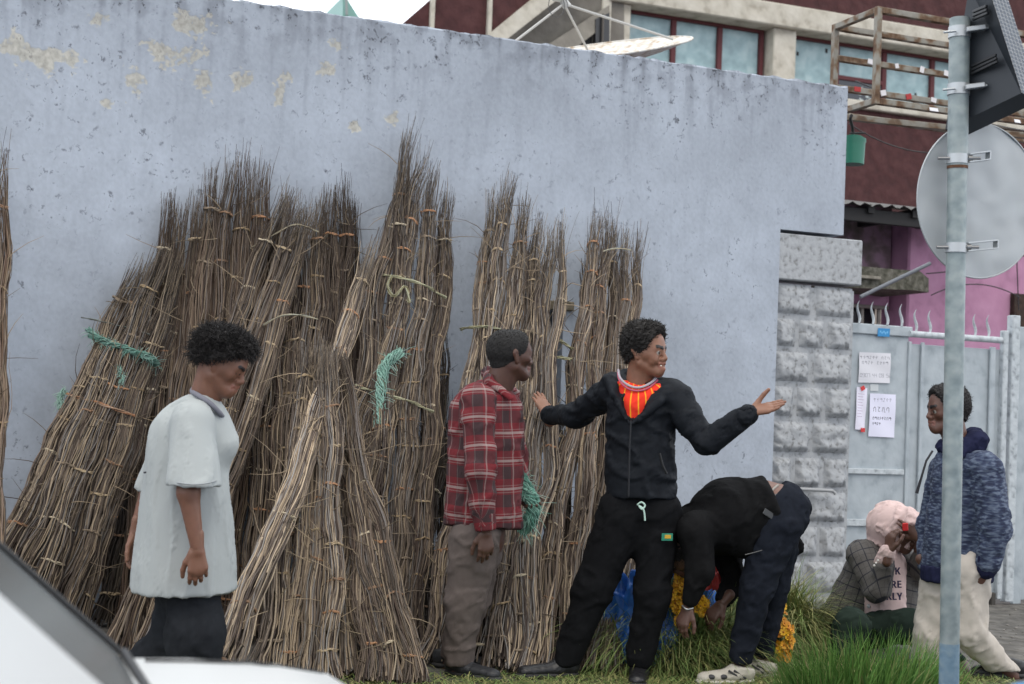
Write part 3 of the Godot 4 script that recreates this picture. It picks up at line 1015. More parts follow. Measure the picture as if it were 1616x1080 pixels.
func build_pink_house() -> void:
	var pink := mottled([[0.0, 0.30, 0.15, 0.235], [0.4, 0.43, 0.215, 0.335], [1.0, 0.49, 0.26, 0.39]], 1.8, 71, 0.02, 0.9, 0.2)
	var stained := mottled([[0.0, 0.10, 0.085, 0.07], [0.38, 0.20, 0.14, 0.16], [0.6, 0.31, 0.20, 0.265], [1.0, 0.36, 0.23, 0.30]], 1.5, 72, 0.02, 0.95, 0.4)
	var moss := mottled([[0.0, 0.03, 0.03, 0.02], [0.5, 0.10, 0.095, 0.075], [1.0, 0.19, 0.18, 0.155]], 0.8, 73, 0.03, 0.95, 1.2)
	var dark := paint(0.015, 0.014, 0.015, 0.7)
	var o := thing("pink_house", Vector3(9.0, 0.0, -3.6), "pink plastered house with a mossy concrete canopy behind the steel gate", "house")
	var m := MB.new()
	# the part under the canopy, with its window opening left free
	m.bx(Vector3(7.45, 1.10, -3.6), Vector3(2.66, 2.2, 0.2))
	m.bx(Vector3(7.45, 2.655, -3.6), Vector3(2.66, 0.31, 0.2))
	part("wall", m, pink, o)
	m = MB.new()
	m.bx(Vector3(7.45, 3.16, -3.6), Vector3(2.66, 0.7, 0.21))
	part("upper_wall", m, stained, o)
	m = MB.new()
	m.bx(Vector3(7.45, 2.35, -3.72), Vector3(2.6, 0.34, 0.05))
	part("window_pane", m, paint(0.02, 0.022, 0.025, 0.2), o)
	var pale := paint(0.4, 0.37, 0.33)
	for x in [7.75, 8.0, 8.25, 8.5, 8.7]:
		m = MB.new()
		m.bx(Vector3(x, 2.35, -3.56), Vector3(0.03, 0.3, 0.03), 0.004)
		part("window_bar", m, pale, o)
	m = MB.new()
	m.bx(Vector3(8.2, 2.485, -3.48), Vector3(1.1, 0.035, 0.05), 0.004)
	part("window_head", m, paint(0.2, 0.17, 0.16), o)
	m = MB.new()
	m.bx(Vector3(11.8, 3.360 * 0.5, -3.45), Vector3(6.0, 3.360, 0.45), 0.02)
	part("front_wall", m, pink, o)
	# canopy slab, thick, broken at its end
	slab_part("canopy", [Vector3(7.7406, 2.5787, -2.7500), Vector3(8.4948, 2.6069, -2.7500), Vector3(8.6871, 2.5956, -2.7500), Vector3(8.6824, 2.7302, -2.7500), Vector3(8.5765, 2.7960, -2.7500), Vector3(8.1969, 2.7922, -2.7500), Vector3(7.7327, 2.7935, -2.7500)], 0.75, moss, o)
	m = MB.new()
	m.bx(Vector3(7.4, 2.69, -2.72), Vector3(1.4, 0.03, 0.04), 0.004)
	part("canopy_edge", m, mottled([[0.0, 0.14, 0.125, 0.10], [1.0, 0.30, 0.28, 0.24]], 0.5, 74), o)
	# corrugated roof over it
	m = MB.new()
	var n := 64
	var first := m.v.size()
	for k in n + 1:
		var x := lerpf(6.6, 9.4, float(k) / n)
		var y := 3.36 + 0.018 * sin(k * 1.9) - 0.02 * absf(x - 8.4)
		m.vert(Vector3(x, y, -2.55), Vector3.UP)
		m.vert(Vector3(x, y + 0.28, -4.1), Vector3.UP)
	for k in n:
		m.tri_i(first + k * 2, first + k * 2 + 1, first + k * 2 + 2)
		m.tri_i(first + k * 2 + 1, first + k * 2 + 3, first + k * 2 + 2)
	part("corrugated_roof", m, paint(0.10, 0.095, 0.09, 0.5, 0.4), o)
	m = MB.new()
	m.bx(Vector3(7.9, 3.26, -2.66), Vector3(2.6, 0.13, 0.05), 0.006)
	part("fascia_board", m, dark, o)
	m = MB.new()
	for k in 5:
		m.bx(Vector3(6.9 + k * 0.5, 3.32, -3.3), Vector3(0.07, 0.08, 1.4))
	part("rafters", m, dark, o)
	m = MB.new()
	m.bx(Vector3(10.2007, 2.3979, -3.2000), Vector3(0.26, 0.62, 0.08), 0.006)
	part("dark_shutter", m, mottled([[0.0, 0.02, 0.012, 0.01], [1.0, 0.06, 0.035, 0.025]], 0.6, 75), o)
	m = MB.new()
	m.rod(Vector3(6.8199, 2.3394, -1.2000), Vector3(7.4977, 2.6655, -1.2000), 0.016)
	tag(part("metal_rod", m, paint(0.16, 0.17, 0.19, 0.5, 0.5)), "bare grey metal rod slanting up behind the stone pillar", "rod")
	# a wall between the block and the house closes the yard behind
	m = MB.new()
	m.bx(Vector3(8.0, 1.6, -7.5), Vector3(9.0, 3.2, 0.25), 0.02)
	tag(part("yard_wall", m, mottled([[0.0, 0.16, 0.14, 0.12], [1.0, 0.42, 0.38, 0.33]], 1.5, 76)), "weathered cream yard wall behind the corrugated roof", "wall")

func sag(a: Vector3, b: Vector3, drop: float, n := 14) -> PackedVector3Array:
	var p := PackedVector3Array()
	for k in n + 1:
		var t := float(k) / n
		p.append(a.lerp(b, t) - Vector3(0, drop * 4.0 * t * (1.0 - t), 0))
	return p

func build_wires() -> void:
	var black := paint(0.015, 0.015, 0.016, 0.6)
	for e in [[Vector3(7.8897, 4.1947, -3.0000), Vector3(9.0907, 4.0432, -3.0000), 0.1, "thin black wire sagging in front of the maroon wall"], [Vector3(6.4995, 4.0173, -0.9000), Vector3(9.7488, 4.2236, -2.5000), 0.05, "black cable leaving the rusty frame towards the solar lamp"], [Vector3(8.6128, 2.7706, -2.7000), Vector3(9.9627, 3.0973, -2.7000), 0.04, "thin wire running from the mossy canopy across the pink wall"], [Vector3(8.6789, 2.5676, -2.7000), Vector3(9.9153, 2.6373, -2.9000), -0.12, "bowed grey cable on the pink wall above the spikes"], [Vector3(9.8493, 3.2082, -2.9000), Vector3(9.9035, 2.5088, -2.9000), 0.0, "black cable hanging down beside the dark shutter"]]:
		var m := MB.new()
		m.tube(sag(e[0], e[1], e[2]), PackedFloat32Array([0.006]), 5)
		tag(part("cable", m, black), e[3], "cable")

# ---------------------------------------------------------------- rusty frame, dish, lantern
func build_frame() -> void:
	var rust := mottled([[0.0, 0.05, 0.025, 0.013], [0.30, 0.13, 0.075, 0.042], [0.46, 0.20, 0.16, 0.12], [0.6, 0.235, 0.22, 0.19], [1.0, 0.29, 0.28, 0.25]], 1.3, 81, 0.03, 0.85, 0.3)
	var o := thing("signboard_rack", Vector3(6.2, 3.67, -0.45), "rusty welded steel box frame of an empty signboard above the gate", "frame")
	var x0 := 6.20
	var x1 := 8.9
	var y0 := 3.69
	var y1 := 4.37
	var bars := [[Vector3(x0, y1, -0.2), Vector3(x1, y1, -0.2)], [Vector3(x0, y0, -0.2), Vector3(x1, y0, -0.2)], [Vector3(x0, y1, -0.75), Vector3(x1, y1, -0.75)], [Vector3(x0, y0, -0.75), Vector3(x1, y0, -0.75)],
		[Vector3(x0, y0, -0.2), Vector3(x0, y1, -0.2)], [Vector3(x0, y0, -0.75), Vector3(x0, y1, -0.75)], [Vector3(x1, y0, -0.2), Vector3(x1, y1, -0.2)], [Vector3(x1, y0, -0.75), Vector3(x1, y1, -0.75)],
		[Vector3(x0, y1, -0.2), Vector3(x0, y1, -0.75)], [Vector3(x0, y0, -0.2), Vector3(x0, y0, -0.75)], [Vector3(x1, y1, -0.2), Vector3(x1, y1, -0.75)], [Vector3(x1, y0, -0.2), Vector3(x1, y0, -0.75)],
		[Vector3(x0, 4.13, -0.75), Vector3(x1, 4.13, -0.75)], [Vector3(x0, 3.90, -0.75), Vector3(x1, 3.90, -0.75)], [Vector3(x0 - 0.02, y0 - 0.02, -0.72), Vector3(x1, y0 - 0.05, -0.3)]]
	for b in bars:
		var d: Vector3 = (b[1] - b[0]).normalized() * 0.024
		var m := MB.new()
		m.beam(b[0] + (d if b[0].y == b[1].y else -d), b[1] - (d if b[0].y == b[1].y else -d), 0.046, 0.046, 0.004)
		part("steel_bar", m, rust, o)
	var rng := RandomNumberGenerator.new()
	rng.seed = 3
	for k in 11:
		var m := MB.new()
		var y: float = [3.905, 4.135][k % 2]
		var red := k % 4 == 0
		m.box(Transform3D(Basis(Vector3.BACK, rng.randf_range(-0.3, 0.3)), Vector3(6.4 + k * 0.12, y, -0.722)), Vector3(rng.randf_range(0.03, 0.07), rng.randf_range(0.03, 0.05), 0.006))
		part("foil_scrap", m, paint(0.4, 0.04, 0.04) if red else paint(0.7, 0.68, 0.7), o)
	for k in 7:
		var m := MB.new()
		m.box(Transform3D(Basis(Vector3.RIGHT, rng.randf_range(-0.5, 0.5)), Vector3(6.7 + k * 0.26, 3.68, -0.172)), Vector3(rng.randf_range(0.03, 0.08), 0.03, 0.006))
		part("foil_scrap", m, paint(0.68, 0.68, 0.72), o)

func build_dish() -> void:
	var white := mottled([[0.0, 0.20, 0.11, 0.055], [0.3, 0.42, 0.34, 0.25], [0.45, 0.58, 0.56, 0.52], [1.0, 0.66, 0.65, 0.62]], 0.5, 91, 0.025, 0.6, 0.2)
	var grey := paint(0.42, 0.42, 0.41, 0.5, 0.3)
	var dk := paint(0.05, 0.05, 0.05, 0.6)
	var ce := Vector3(4.3404, 3.9338, -1.0500)
	var o := thing("satellite_dish", ce, "large white satellite dish with rust stains lying tilted behind the wall top", "satellite dish")
	var axis := Vector3(-0.2694, 0.9377, 0.2192)
	var side := axis.cross(Vector3.BACK).normalized()
	var fwd := side.cross(axis).normalized()
	var m := MB.new()
	var rings := 9
	var sides := 48
	var first := m.v.size()
	for k in rings + 1:
		var r := 0.70 * k / rings
		for s in sides:
			var an := TAU * s / sides
			m.vert(ce + (side * cos(an) + fwd * sin(an)) * r + axis * (r * r * 0.24 - 0.04), axis)
	for k in rings:
		for s in sides:
			var a := first + k * sides + s
			var b := first + k * sides + (s + 1) % sides
			m.tri_i(a, b, a + sides)
			m.tri_i(b, b + sides, a + sides)
	m.smooth()
	part("reflector", m, white, o)
	var rim := PackedVector3Array()
	for s in sides + 1:
		var an := TAU * s / sides
		rim.append(ce + (side * cos(an) + fwd * sin(an)) * 0.702 + axis * 0.078)
	m = MB.new()
	m.tube(rim, PackedFloat32Array([0.008]), 6, false)
	part("rim", m, white, o)
	var tip := Vector3(4.0136, 4.3053, -1.0000)
	for e in [[Vector3(3.6374, 3.9720, -1.0000), 0.009], [Vector3(4.4552, 4.1045, -1.5000), 0.009], [Vector3(4.8955, 4.1482, -0.9500), 0.010]]:
		m = MB.new()
		m.rod(tip, e[0], e[1], -1.0, 8)
		part("feed_arm", m, grey, o)
	m = MB.new()
	m.rod(tip + Vector3(-0.03, 0.05, 0), tip + Vector3(0.03, -0.02, 0), 0.026, 0.034, 14)
	m.bx(tip + Vector3(-0.05, 0.03, 0.0), Vector3(0.07, 0.035, 0.05), 0.006)
	part("receiver", m, grey, o)
	m = MB.new()
	var loop := PackedVector3Array()
	for k in 20:
		var an := k * 0.36
		loop.append(tip + Vector3(-0.05 + cos(an) * 0.07 - k * 0.002, -0.03 + sin(an) * 0.09, 0.03 + k * 0.001))
	m.tube(loop, PackedFloat32Array([0.003]), 5)
	part("coiled_lead", m, dk, o)
	m = MB.new()
	m.rod(ce - axis * 0.03, ce - axis * 0.12 + Vector3(0, -0.05, 0), 0.03, -1.0, 10)
	m.rod(ce - axis * 0.12 + Vector3(0, -0.05, 0), Vector3(ce.x, 2.4, ce.z - 0.05), 0.024, -1.0, 10)
	part("mast", m, dk, o)

func build_lantern() -> void:
	var green := paint(0.012, 0.15, 0.095, 0.45)
	var ce := Vector3(6.2206, 3.3703, -0.5000)
	var o := thing("green_lamp", ce, "green drum shaped lamp hanging behind the right end of the wall", "lamp")
	var m := MB.new()
	var pts := PackedVector3Array([ce + Vector3(0, -0.105, 0), ce + Vector3(0, 0.06, 0), ce + Vector3(0, 0.065, 0), ce + Vector3(0, 0.09, 0), ce + Vector3(0, 0.112, 0)])
	m.tube(pts, PackedFloat32Array([0.086, 0.092, 0.098, 0.096, 0.06]), 24)
	part("shade", m, green, o)
	m = MB.new()
	m.tube(PackedVector3Array([ce + Vector3(0, 0.11, 0), ce + Vector3(-0.01, 0.18, 0), ce + Vector3(-0.10, 0.22, 0.1), ce + Vector3(-0.2, 0.2, 0.26)]), PackedFloat32Array([0.012]), 6)
	m.rod(ce + Vector3(-0.03, 0.13, 0), ce + Vector3(0.10, 0.145, 0.01), 0.008)
	part("bracket", m, paint(0.03, 0.03, 0.03), o)

# ---------------------------------------------------------------- road sign pole
func build_pole() -> void:
	var zinc := mottled([[0.0, 0.16, 0.20, 0.21], [0.4, 0.235, 0.28, 0.285], [0.6, 0.28, 0.325, 0.325], [1.0, 0.36, 0.395, 0.39]], 0.5, 101, 0.025, 0.45, 0.2)
	zinc.metallic = 0.2
	var clampm := paint(0.42, 0.44, 0.45, 0.4, 0.6)
	var o := thing("sign_pole", Vector3(3.78, 0.0, 3.83), "galvanised steel pole carrying a round sign and a dark solar panel", "pole")
	var foot := Vector3(3.782, 0.0, 3.822)
	var head := Vector3(3.667, 2.957, 3.915)
	var m := MB.new()
	m.rod(foot, foot.lerp(head, 0.815), 0.0385, -1.0, 28)
	part("tube", m, zinc, o)
	m = MB.new()
	m.rod(foot.lerp(head, 0.80), head, 0.0405, -1.0, 28)
	part("upper_tube", m, zinc, o)
	m = MB.new()
	m.rod(foot.lerp(head, 0.797), foot.lerp(head, 0.801), 0.0412, -1.0, 28)
	part("rust_ring", m, mottled([[0.0, 0.07, 0.03, 0.015], [1.0, 0.18, 0.09, 0.05]], 0.1, 102), o)
	m = MB.new()
	m.rod(head, head + (head - foot).normalized() * 0.004, 0.04, 0.036, 28)
	part("end_cap", m, zinc, o)
	m = MB.new()
	m.rod(foot, foot.lerp(head, 0.155), 0.0392, -1.0, 28)
	part("painted_foot", m, mottled([[0.0, 0.11, 0.19, 0.26], [0.5, 0.16, 0.245, 0.32], [1.0, 0.27, 0.34, 0.37]], 0.3, 103, 0.02, 0.5), o)
	# the round sign seen from behind
	var ce := Vector3(3.792, 2.236, 3.80)
	var s := thing("road_sign", ce, "large round road sign seen from its bare grey back on the pole", "road sign")
	var nrm := Vector3(0.0381, -0.0448, 0.9983)
	var ux := nrm.cross(Vector3.UP).normalized()
	var uy := ux.cross(nrm).normalized()
	ce = Vector3(3.8736, 2.2545, 3.8107)
	m = MB.new()
	var first := m.v.size()
	var rings := 12
	var sides := 64
	var bend := noise(7, 2.4, 2)
	for k in rings + 1:
		var r := 0.318 * k / rings
		for j in sides:
			var an := TAU * j / sides
			var q := ux * cos(an) * r + uy * sin(an) * r
			m.vert(ce + q + nrm * (bend.get_noise_2d(cos(an) * r * 2.0, sin(an) * r * 2.0) * 0.008), nrm)
	for k in rings:
		for j in sides:
			var a := first + k * sides + j
			var b := first + k * sides + (j + 1) % sides
			m.tri_i(a, b, a + sides)
			m.tri_i(b, b + sides, a + sides)
	m.smooth()
	var back := mottled([[0.0, 0.36, 0.385, 0.40], [1.0, 0.43, 0.45, 0.46]], 0.9, 104, 0.012, 0.5, 0.0, 3)
	back.metallic = 0.15
	part("sign_plate", m, back, s)
	m = MB.new()
	var rim := PackedVector3Array()
	for j in sides + 1:
		var an := TAU * j / sides
		rim.append(ce + (ux * cos(an) + uy * sin(an)) * 0.318)
	m.tube(rim, PackedFloat32Array([0.004]), 5, false)
	part("rolled_edge", m, back, s)
	for py in [[Vector3(3.6983, 2.3939, 3.8995), Vector3(3.8104, 2.4157, 3.9336)], [Vector3(3.7133, 2.0387, 3.8881), Vector3(3.8654, 2.0627, 3.9271)]]:
		var c0: Vector3 = py[0]
		var t := clampf((c0.y - foot.y) / (head.y - foot.y), 0.0, 1.0)
		var on := foot.lerp(head, t)
		m = MB.new()
		m.rod(on - Vector3(0, 0.019, 0), on + Vector3(0, 0.019, 0), 0.0435, -1.0, 24)
		part("band_clamp", m, clampm, s)
		m = MB.new()
		var e0: Vector3 = on + Vector3(0.6678, 0.0765, 0.7404) * 0.04
		var e1: Vector3 = py[1]
		for dy in [-0.016, 0.016]:
			m.beam(e0 + Vector3(0, dy, 0), e1 + Vector3(0, dy, 0), 0.03, 0.006, 0.001)
		m.beam(e1 - Vector3(0, 0.018, 0), e1 + Vector3(0, 0.018, 0), 0.03, 0.006, 0.001)
		part("clamp_bracket", m, clampm, s)
		m = MB.new()
		m.rod(e0 - Vector3(0.9302, 0.0418, 0.3647) * 0.12, e0 + Vector3(0.9302, 0.0418, 0.3647) * 0.05, 0.006, -1.0, 8)
		m.rod(e0 + Vector3(0.9302, 0.0418, 0.3647) * 0.0, e0 + Vector3(0.9302, 0.0418, 0.3647) * 0.018, 0.013, -1.0, 6)
		part("bolt", m, paint(0.25, 0.25, 0.25, 0.4, 0.7), s)
	# the solar panel lamp at the top
	var bl := Vector3(3.7011, 2.5313, 3.7999)
	var br := Vector3(3.7891, 2.6280, 4.1398)
	var tr := Vector3(3.6368, 3.0568, 4.1013)
	var tl := Vector3(3.7081, 3.0963, 3.9161)
	var sp := thing("solar_panel", (bl + tr) * 0.5, "dark backed solar panel box clamped to the pole top", "solar panel")
	var nb := (br - bl).cross(tl - bl).normalized()
	if nb.dot(Vector3.BACK) < 0.0: nb = -nb
	var thick := Vector3(0.9529, -0.2771, 0.1232) * 0.085
	m = MB.new()
	m.slab(PackedVector3Array([bl, br, tr, tl]), thick)
	part("casing", m, paint(0.025, 0.030, 0.037, 0.5), sp)
	var cell := MB.new()
	var cm := MB.new()
	var e1 := tr - br
	var out := (thick.cross(e1)).normalized()
	if out.dot(Vector3(0.6109, 0.0125, 0.7916)) < 0.0: out = -out
	cm.quad(br + out * 0.004, br + thick + out * 0.004, tr + thick + out * 0.004, tr + out * 0.004, out)
	part("face_sheet", cm, paint(0.45, 0.46, 0.47, 0.4), sp)
	for j in 26:
		for i in 5:
			var a := br + e1 * ((j + 0.12) / 26.0) + thick * ((i + 0.14) / 5.0) + out * 0.006
			var du := e1 * (0.74 / 26.0)
			var dv := thick * (0.7 / 5.0)
			cell.quad(a, a + dv, a + du + dv, a + du, out)
	part("cells", cell, paint(0.12, 0.14, 0.17, 0.25), sp, "stuff")
	var fwd := nb
	for k in 2:
		var f0: float = [0.33, 0.74][k]
		for j in 3:
			var q0 := bl.lerp(tl, f0 + j * 0.028).lerp(br.lerp(tr, f0 + j * 0.028), 0.34)
			var q1 := bl.lerp(tl, f0 + j * 0.028).lerp(br.lerp(tr, f0 + j * 0.028), 0.80)
			m = MB.new()
			m.beam(q0 + fwd * 0.002, q1 + fwd * 0.002, 0.012, 0.012, 0.002)
			part("mount_rail", m, paint(0.008, 0.009, 0.011, 0.5), sp)
		var cy: Vector3 = [Vector3(3.6804, 2.6726, 3.9062), Vector3(3.6725, 2.9010, 3.9142)][k]
		var t := (cy.y - foot.y) / (head.y - foot.y)
		var on := foot.lerp(head, t)
		m = MB.new()
		m.rod(on - Vector3(0, 0.022, 0), on + Vector3(0, 0.022, 0), 0.0445, -1.0, 24)
		part("band_clamp", m, clampm, sp)
		m = MB.new()
		var u0: Vector3 = on + Vector3(-0.1734, -0.0363, 0.9842) * 0.052
		m.beam(u0, u0 + Vector3(0.8794, 0.1547, 0.4503) * 0.075, 0.03, 0.02, 0.003)
		m.rod(u0 + Vector3(0.9218, 0.1405, 0.3614) * 0.03, u0 + Vector3(0.9218, 0.1405, 0.3614) * 0.13, 0.006, -1.0, 8)
		m.rod(u0 - Vector3(0.9218, 0.1405, 0.3614) * 0.09, u0 - Vector3(0.9218, 0.1405, 0.3614) * 0.04, 0.005, -1.0, 8)
		part("clamp_bracket", m, clampm, sp)

# ---------------------------------------------------------------- cars
func build_car(at: Vector3, turn: float, body: Material, label: String, size := 1.0) -> Node3D:
	# tail at x = 0.40, nose towards -x; z from 0 (far side) to 1.56
	var glass := paint(0.10, 0.108, 0.112, 0.22)
	glass.metallic_specular = 0.4
	var black := paint(0.012, 0.012, 0.013, 0.5)
	var o := thing("parked_car", Vector3.ZERO, label, "car")
	var sec := func(x: float, y0: float, y1: float, inset: float) -> PackedVector3Array:
		var p := PackedVector3Array()
		var r := 0.07
		for q in [[y0, inset], [y1 - r, inset], [y1 - r * 0.3, inset + r * 0.35], [y1, inset + r * 1.3], [y1 + 0.012, 0.5], [y1 + 0.016, 0.78], [y1 + 0.012, 1.06], [y1, 1.56 - inset - r * 1.3], [y1 - r * 0.3, 1.56 - inset - r * 0.35], [y1 - r, 1.56 - inset], [y0, 1.56 - inset]]:
			p.append(Vector3(x, q[0], q[1]))
		return p
	var loft := func(m: MB, rows: Array) -> void:
		var n: int = rows[0].size()
		var first := m.v.size()
		for r in rows:
			for p in r:
				m.vert(p, Vector3.UP)
		for j in rows.size() - 1:
			for k in n - 1:
				var a := first + j * n + k
				m.i.append(a); m.i.append(a + n); m.i.append(a + 1)
				m.i.append(a + 1); m.i.append(a + n); m.i.append(a + n + 1)
		m.smooth()
	var m := MB.new()
	loft.call(m, [sec.call(0.46, 0.35, 0.60, 0.16), sec.call(0.44, 0.30, 0.72, 0.12), sec.call(0.40, 0.27, 0.80, 0.08), sec.call(0.34, 0.25, 0.838, 0.05), sec.call(0.25, 0.24, 0.853, 0.02), sec.call(0.10, 0.24, 0.862, 0.0), sec.call(-0.03, 0.24, 0.866, 0.0), sec.call(-1.0, 0.22, 0.87, -0.01), sec.call(-2.3, 0.22, 0.86, 0.0), sec.call(-3.2, 0.24, 0.78, 0.04), sec.call(-3.5, 0.30, 0.66, 0.12), sec.call(-3.56, 0.36, 0.52, 0.2)])
	part("body", m, body, o)
	m = MB.new()
	m.rod(Vector3(0.02, 0.874, 0.5), Vector3(0.02, 0.876, 1.06), 0.003, -1.0, 6)
	part("lid_gap", m, black, o)
	m = MB.new()
	m.tube(PackedVector3Array([Vector3(0.02, 0.868, 0.13), Vector3(0.2, 0.862, 0.14), Vector3(0.33, 0.842, 0.15)]), PackedFloat32Array([0.003]), 6)
	part("lid_gap", m, black, o)
	# rear window, pillars, side glass, roof, windscreen
	var x0 := -0.02
	m = MB.new()
	m.slab(PackedVector3Array([Vector3(x0, 0.870, 0.06), Vector3(x0, 0.872, 0.80), Vector3(x0 - 0.50, 1.325, 0.80), Vector3(x0 - 0.50, 1.32, 0.12)]), Vector3(-0.02, -0.02, 0.0))
	part("rear_window", m, glass, o)
	m = MB.new()
	m.slab(PackedVector3Array([Vector3(x0, 0.872, 0.803), Vector3(x0, 0.870, 1.50), Vector3(x0 - 0.50, 1.32, 1.44), Vector3(x0 - 0.50, 1.325, 0.803)]), Vector3(-0.03, -0.03, 0.0))
	part("rear_pillar", m, body, o)
	m = MB.new()
	m.rod(Vector3(x0 + 0.006, 0.872, 0.055), Vector3(x0 - 0.50, 1.325, 0.115), 0.005, -1.0, 8)
	m.rod(Vector3(x0 + 0.01, 0.874, 0.08), Vector3(x0 + 0.01, 0.874, 1.3), 0.008, -1.0, 8)
	part("window_seal", m, black, o)
	for z in [0.09, 1.47]:
		m = MB.new()
		m.slab(PackedVector3Array([Vector3(-0.08, 0.875, z), Vector3(-0.53, 1.29, z), Vector3(-1.5, 1.31, z), Vector3(-2.15, 0.875, z)]), Vector3(0, 0, 0.02))
		part("side_window", m, glass, o)
	m = MB.new()
	loft.call(m, [sec.call(-0.49, 1.29, 1.325, 0.11), sec.call(-0.62, 1.29, 1.37, 0.10), sec.call(-1.3, 1.29, 1.385, 0.10), sec.call(-1.55, 1.29, 1.33, 0.12)])
	part("roof", m, body, o)
	m = MB.new()
	m.slab(PackedVector3Array([Vector3(-1.54, 1.31, 0.14), Vector3(-1.54, 1.31, 1.42), Vector3(-2.2, 0.875, 1.48), Vector3(-2.2, 0.875, 0.08)]), Vector3(-0.02, 0.0, 0.0))
	part("windscreen", m, glass, o)
	for x in [-0.35, -2.75]:
		for z in [0.08, 1.48]:
			m = MB.new()
			m.rod(Vector3(x, 0.28, z - 0.08), Vector3(x, 0.28, z + 0.08), 0.28, -1.0, 28)
			var w := part("wheel", m, black, o)
			m = MB.new()
			m.rod(Vector3(x, 0.28, z - 0.085), Vector3(x, 0.28, z + 0.085), 0.17, -1.0, 20)
			part("rim", m, paint(0.35, 0.36, 0.37, 0.35, 0.7), w)
	m = MB.new()
	m.bx(Vector3(0.46, 0.42, 0.78), Vector3(0.07, 0.13, 1.44), 0.03)
	part("bumper", m, black, o)
	for z in [0.24, 1.32]:
		m = MB.new()
		m.bx(Vector3(0.445, 0.64, z), Vector3(0.03, 0.12, 0.2), 0.01)
		part("tail_light", m, paint(0.3, 0.01, 0.01, 0.2), o)
	o.position = at
	o.rotation.y = turn
	o.scale = Vector3.ONE * size
	return o

# ---------------------------------------------------------------- stick bundles
var stick_mat: StandardMaterial3D
var core_mat: StandardMaterial3D
var tie_mats: Array[StandardMaterial3D] = []
var tie_rings: Array[ArrayMesh] = []

func prepare_ties() -> void:
	stick_mat = vcol(0.88)
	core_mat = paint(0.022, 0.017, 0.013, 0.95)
	for c in [[0.40, 0.31, 0.20], [0.30, 0.22, 0.13], [0.36, 0.19, 0.10], [0.22, 0.17, 0.12], [0.47, 0.40, 0.29], [0.25, 0.15, 0.09]]:
		tie_mats.append(paint(c[0], c[1], c[2], 0.8))
	var rng := RandomNumberGenerator.new()
	for k in 4:
		rng.seed = 40 + k
		var m := MB.new()
		for strand in 2:
			var p := PackedVector3Array()
			var r := PackedFloat32Array()
			var ph := rng.randf() * TAU
			for s in 27:
				var an := TAU * s / 26.0
				var rad := 1.0 + 0.05 * sin(an * 5.0 + ph) + rng.randf_range(-0.03, 0.03)
				p.append(Vector3(cos(an) * rad, 0.07 * sin(an * 2.0 + ph) + (strand - 0.5) * 0.09 * sin(an * 4.0 + ph) + rng.randf_range(-0.03, 0.03), sin(an) * rad))
				r.append(rng.randf_range(0.065, 0.12))
			m.tube(p, r, 5, false)
		# the twisted ends
		for e in 2:
			var an := rng.randf_range(0.9, 2.2)
			var b := Vector3(cos(an), 0, sin(an))
			m.tube(PackedVector3Array([b, b * 1.12 + Vector3(rng.randf_range(-0.2, 0.2), 0.1, 0), b * 1.2 + Vector3(rng.randf_range(-0.5, 0.5), rng.randf_range(-0.4, 0.3), 0.1)]), PackedFloat32Array([0.09, 0.07, 0.03]), 5)
		tie_rings.append(m.mesh())

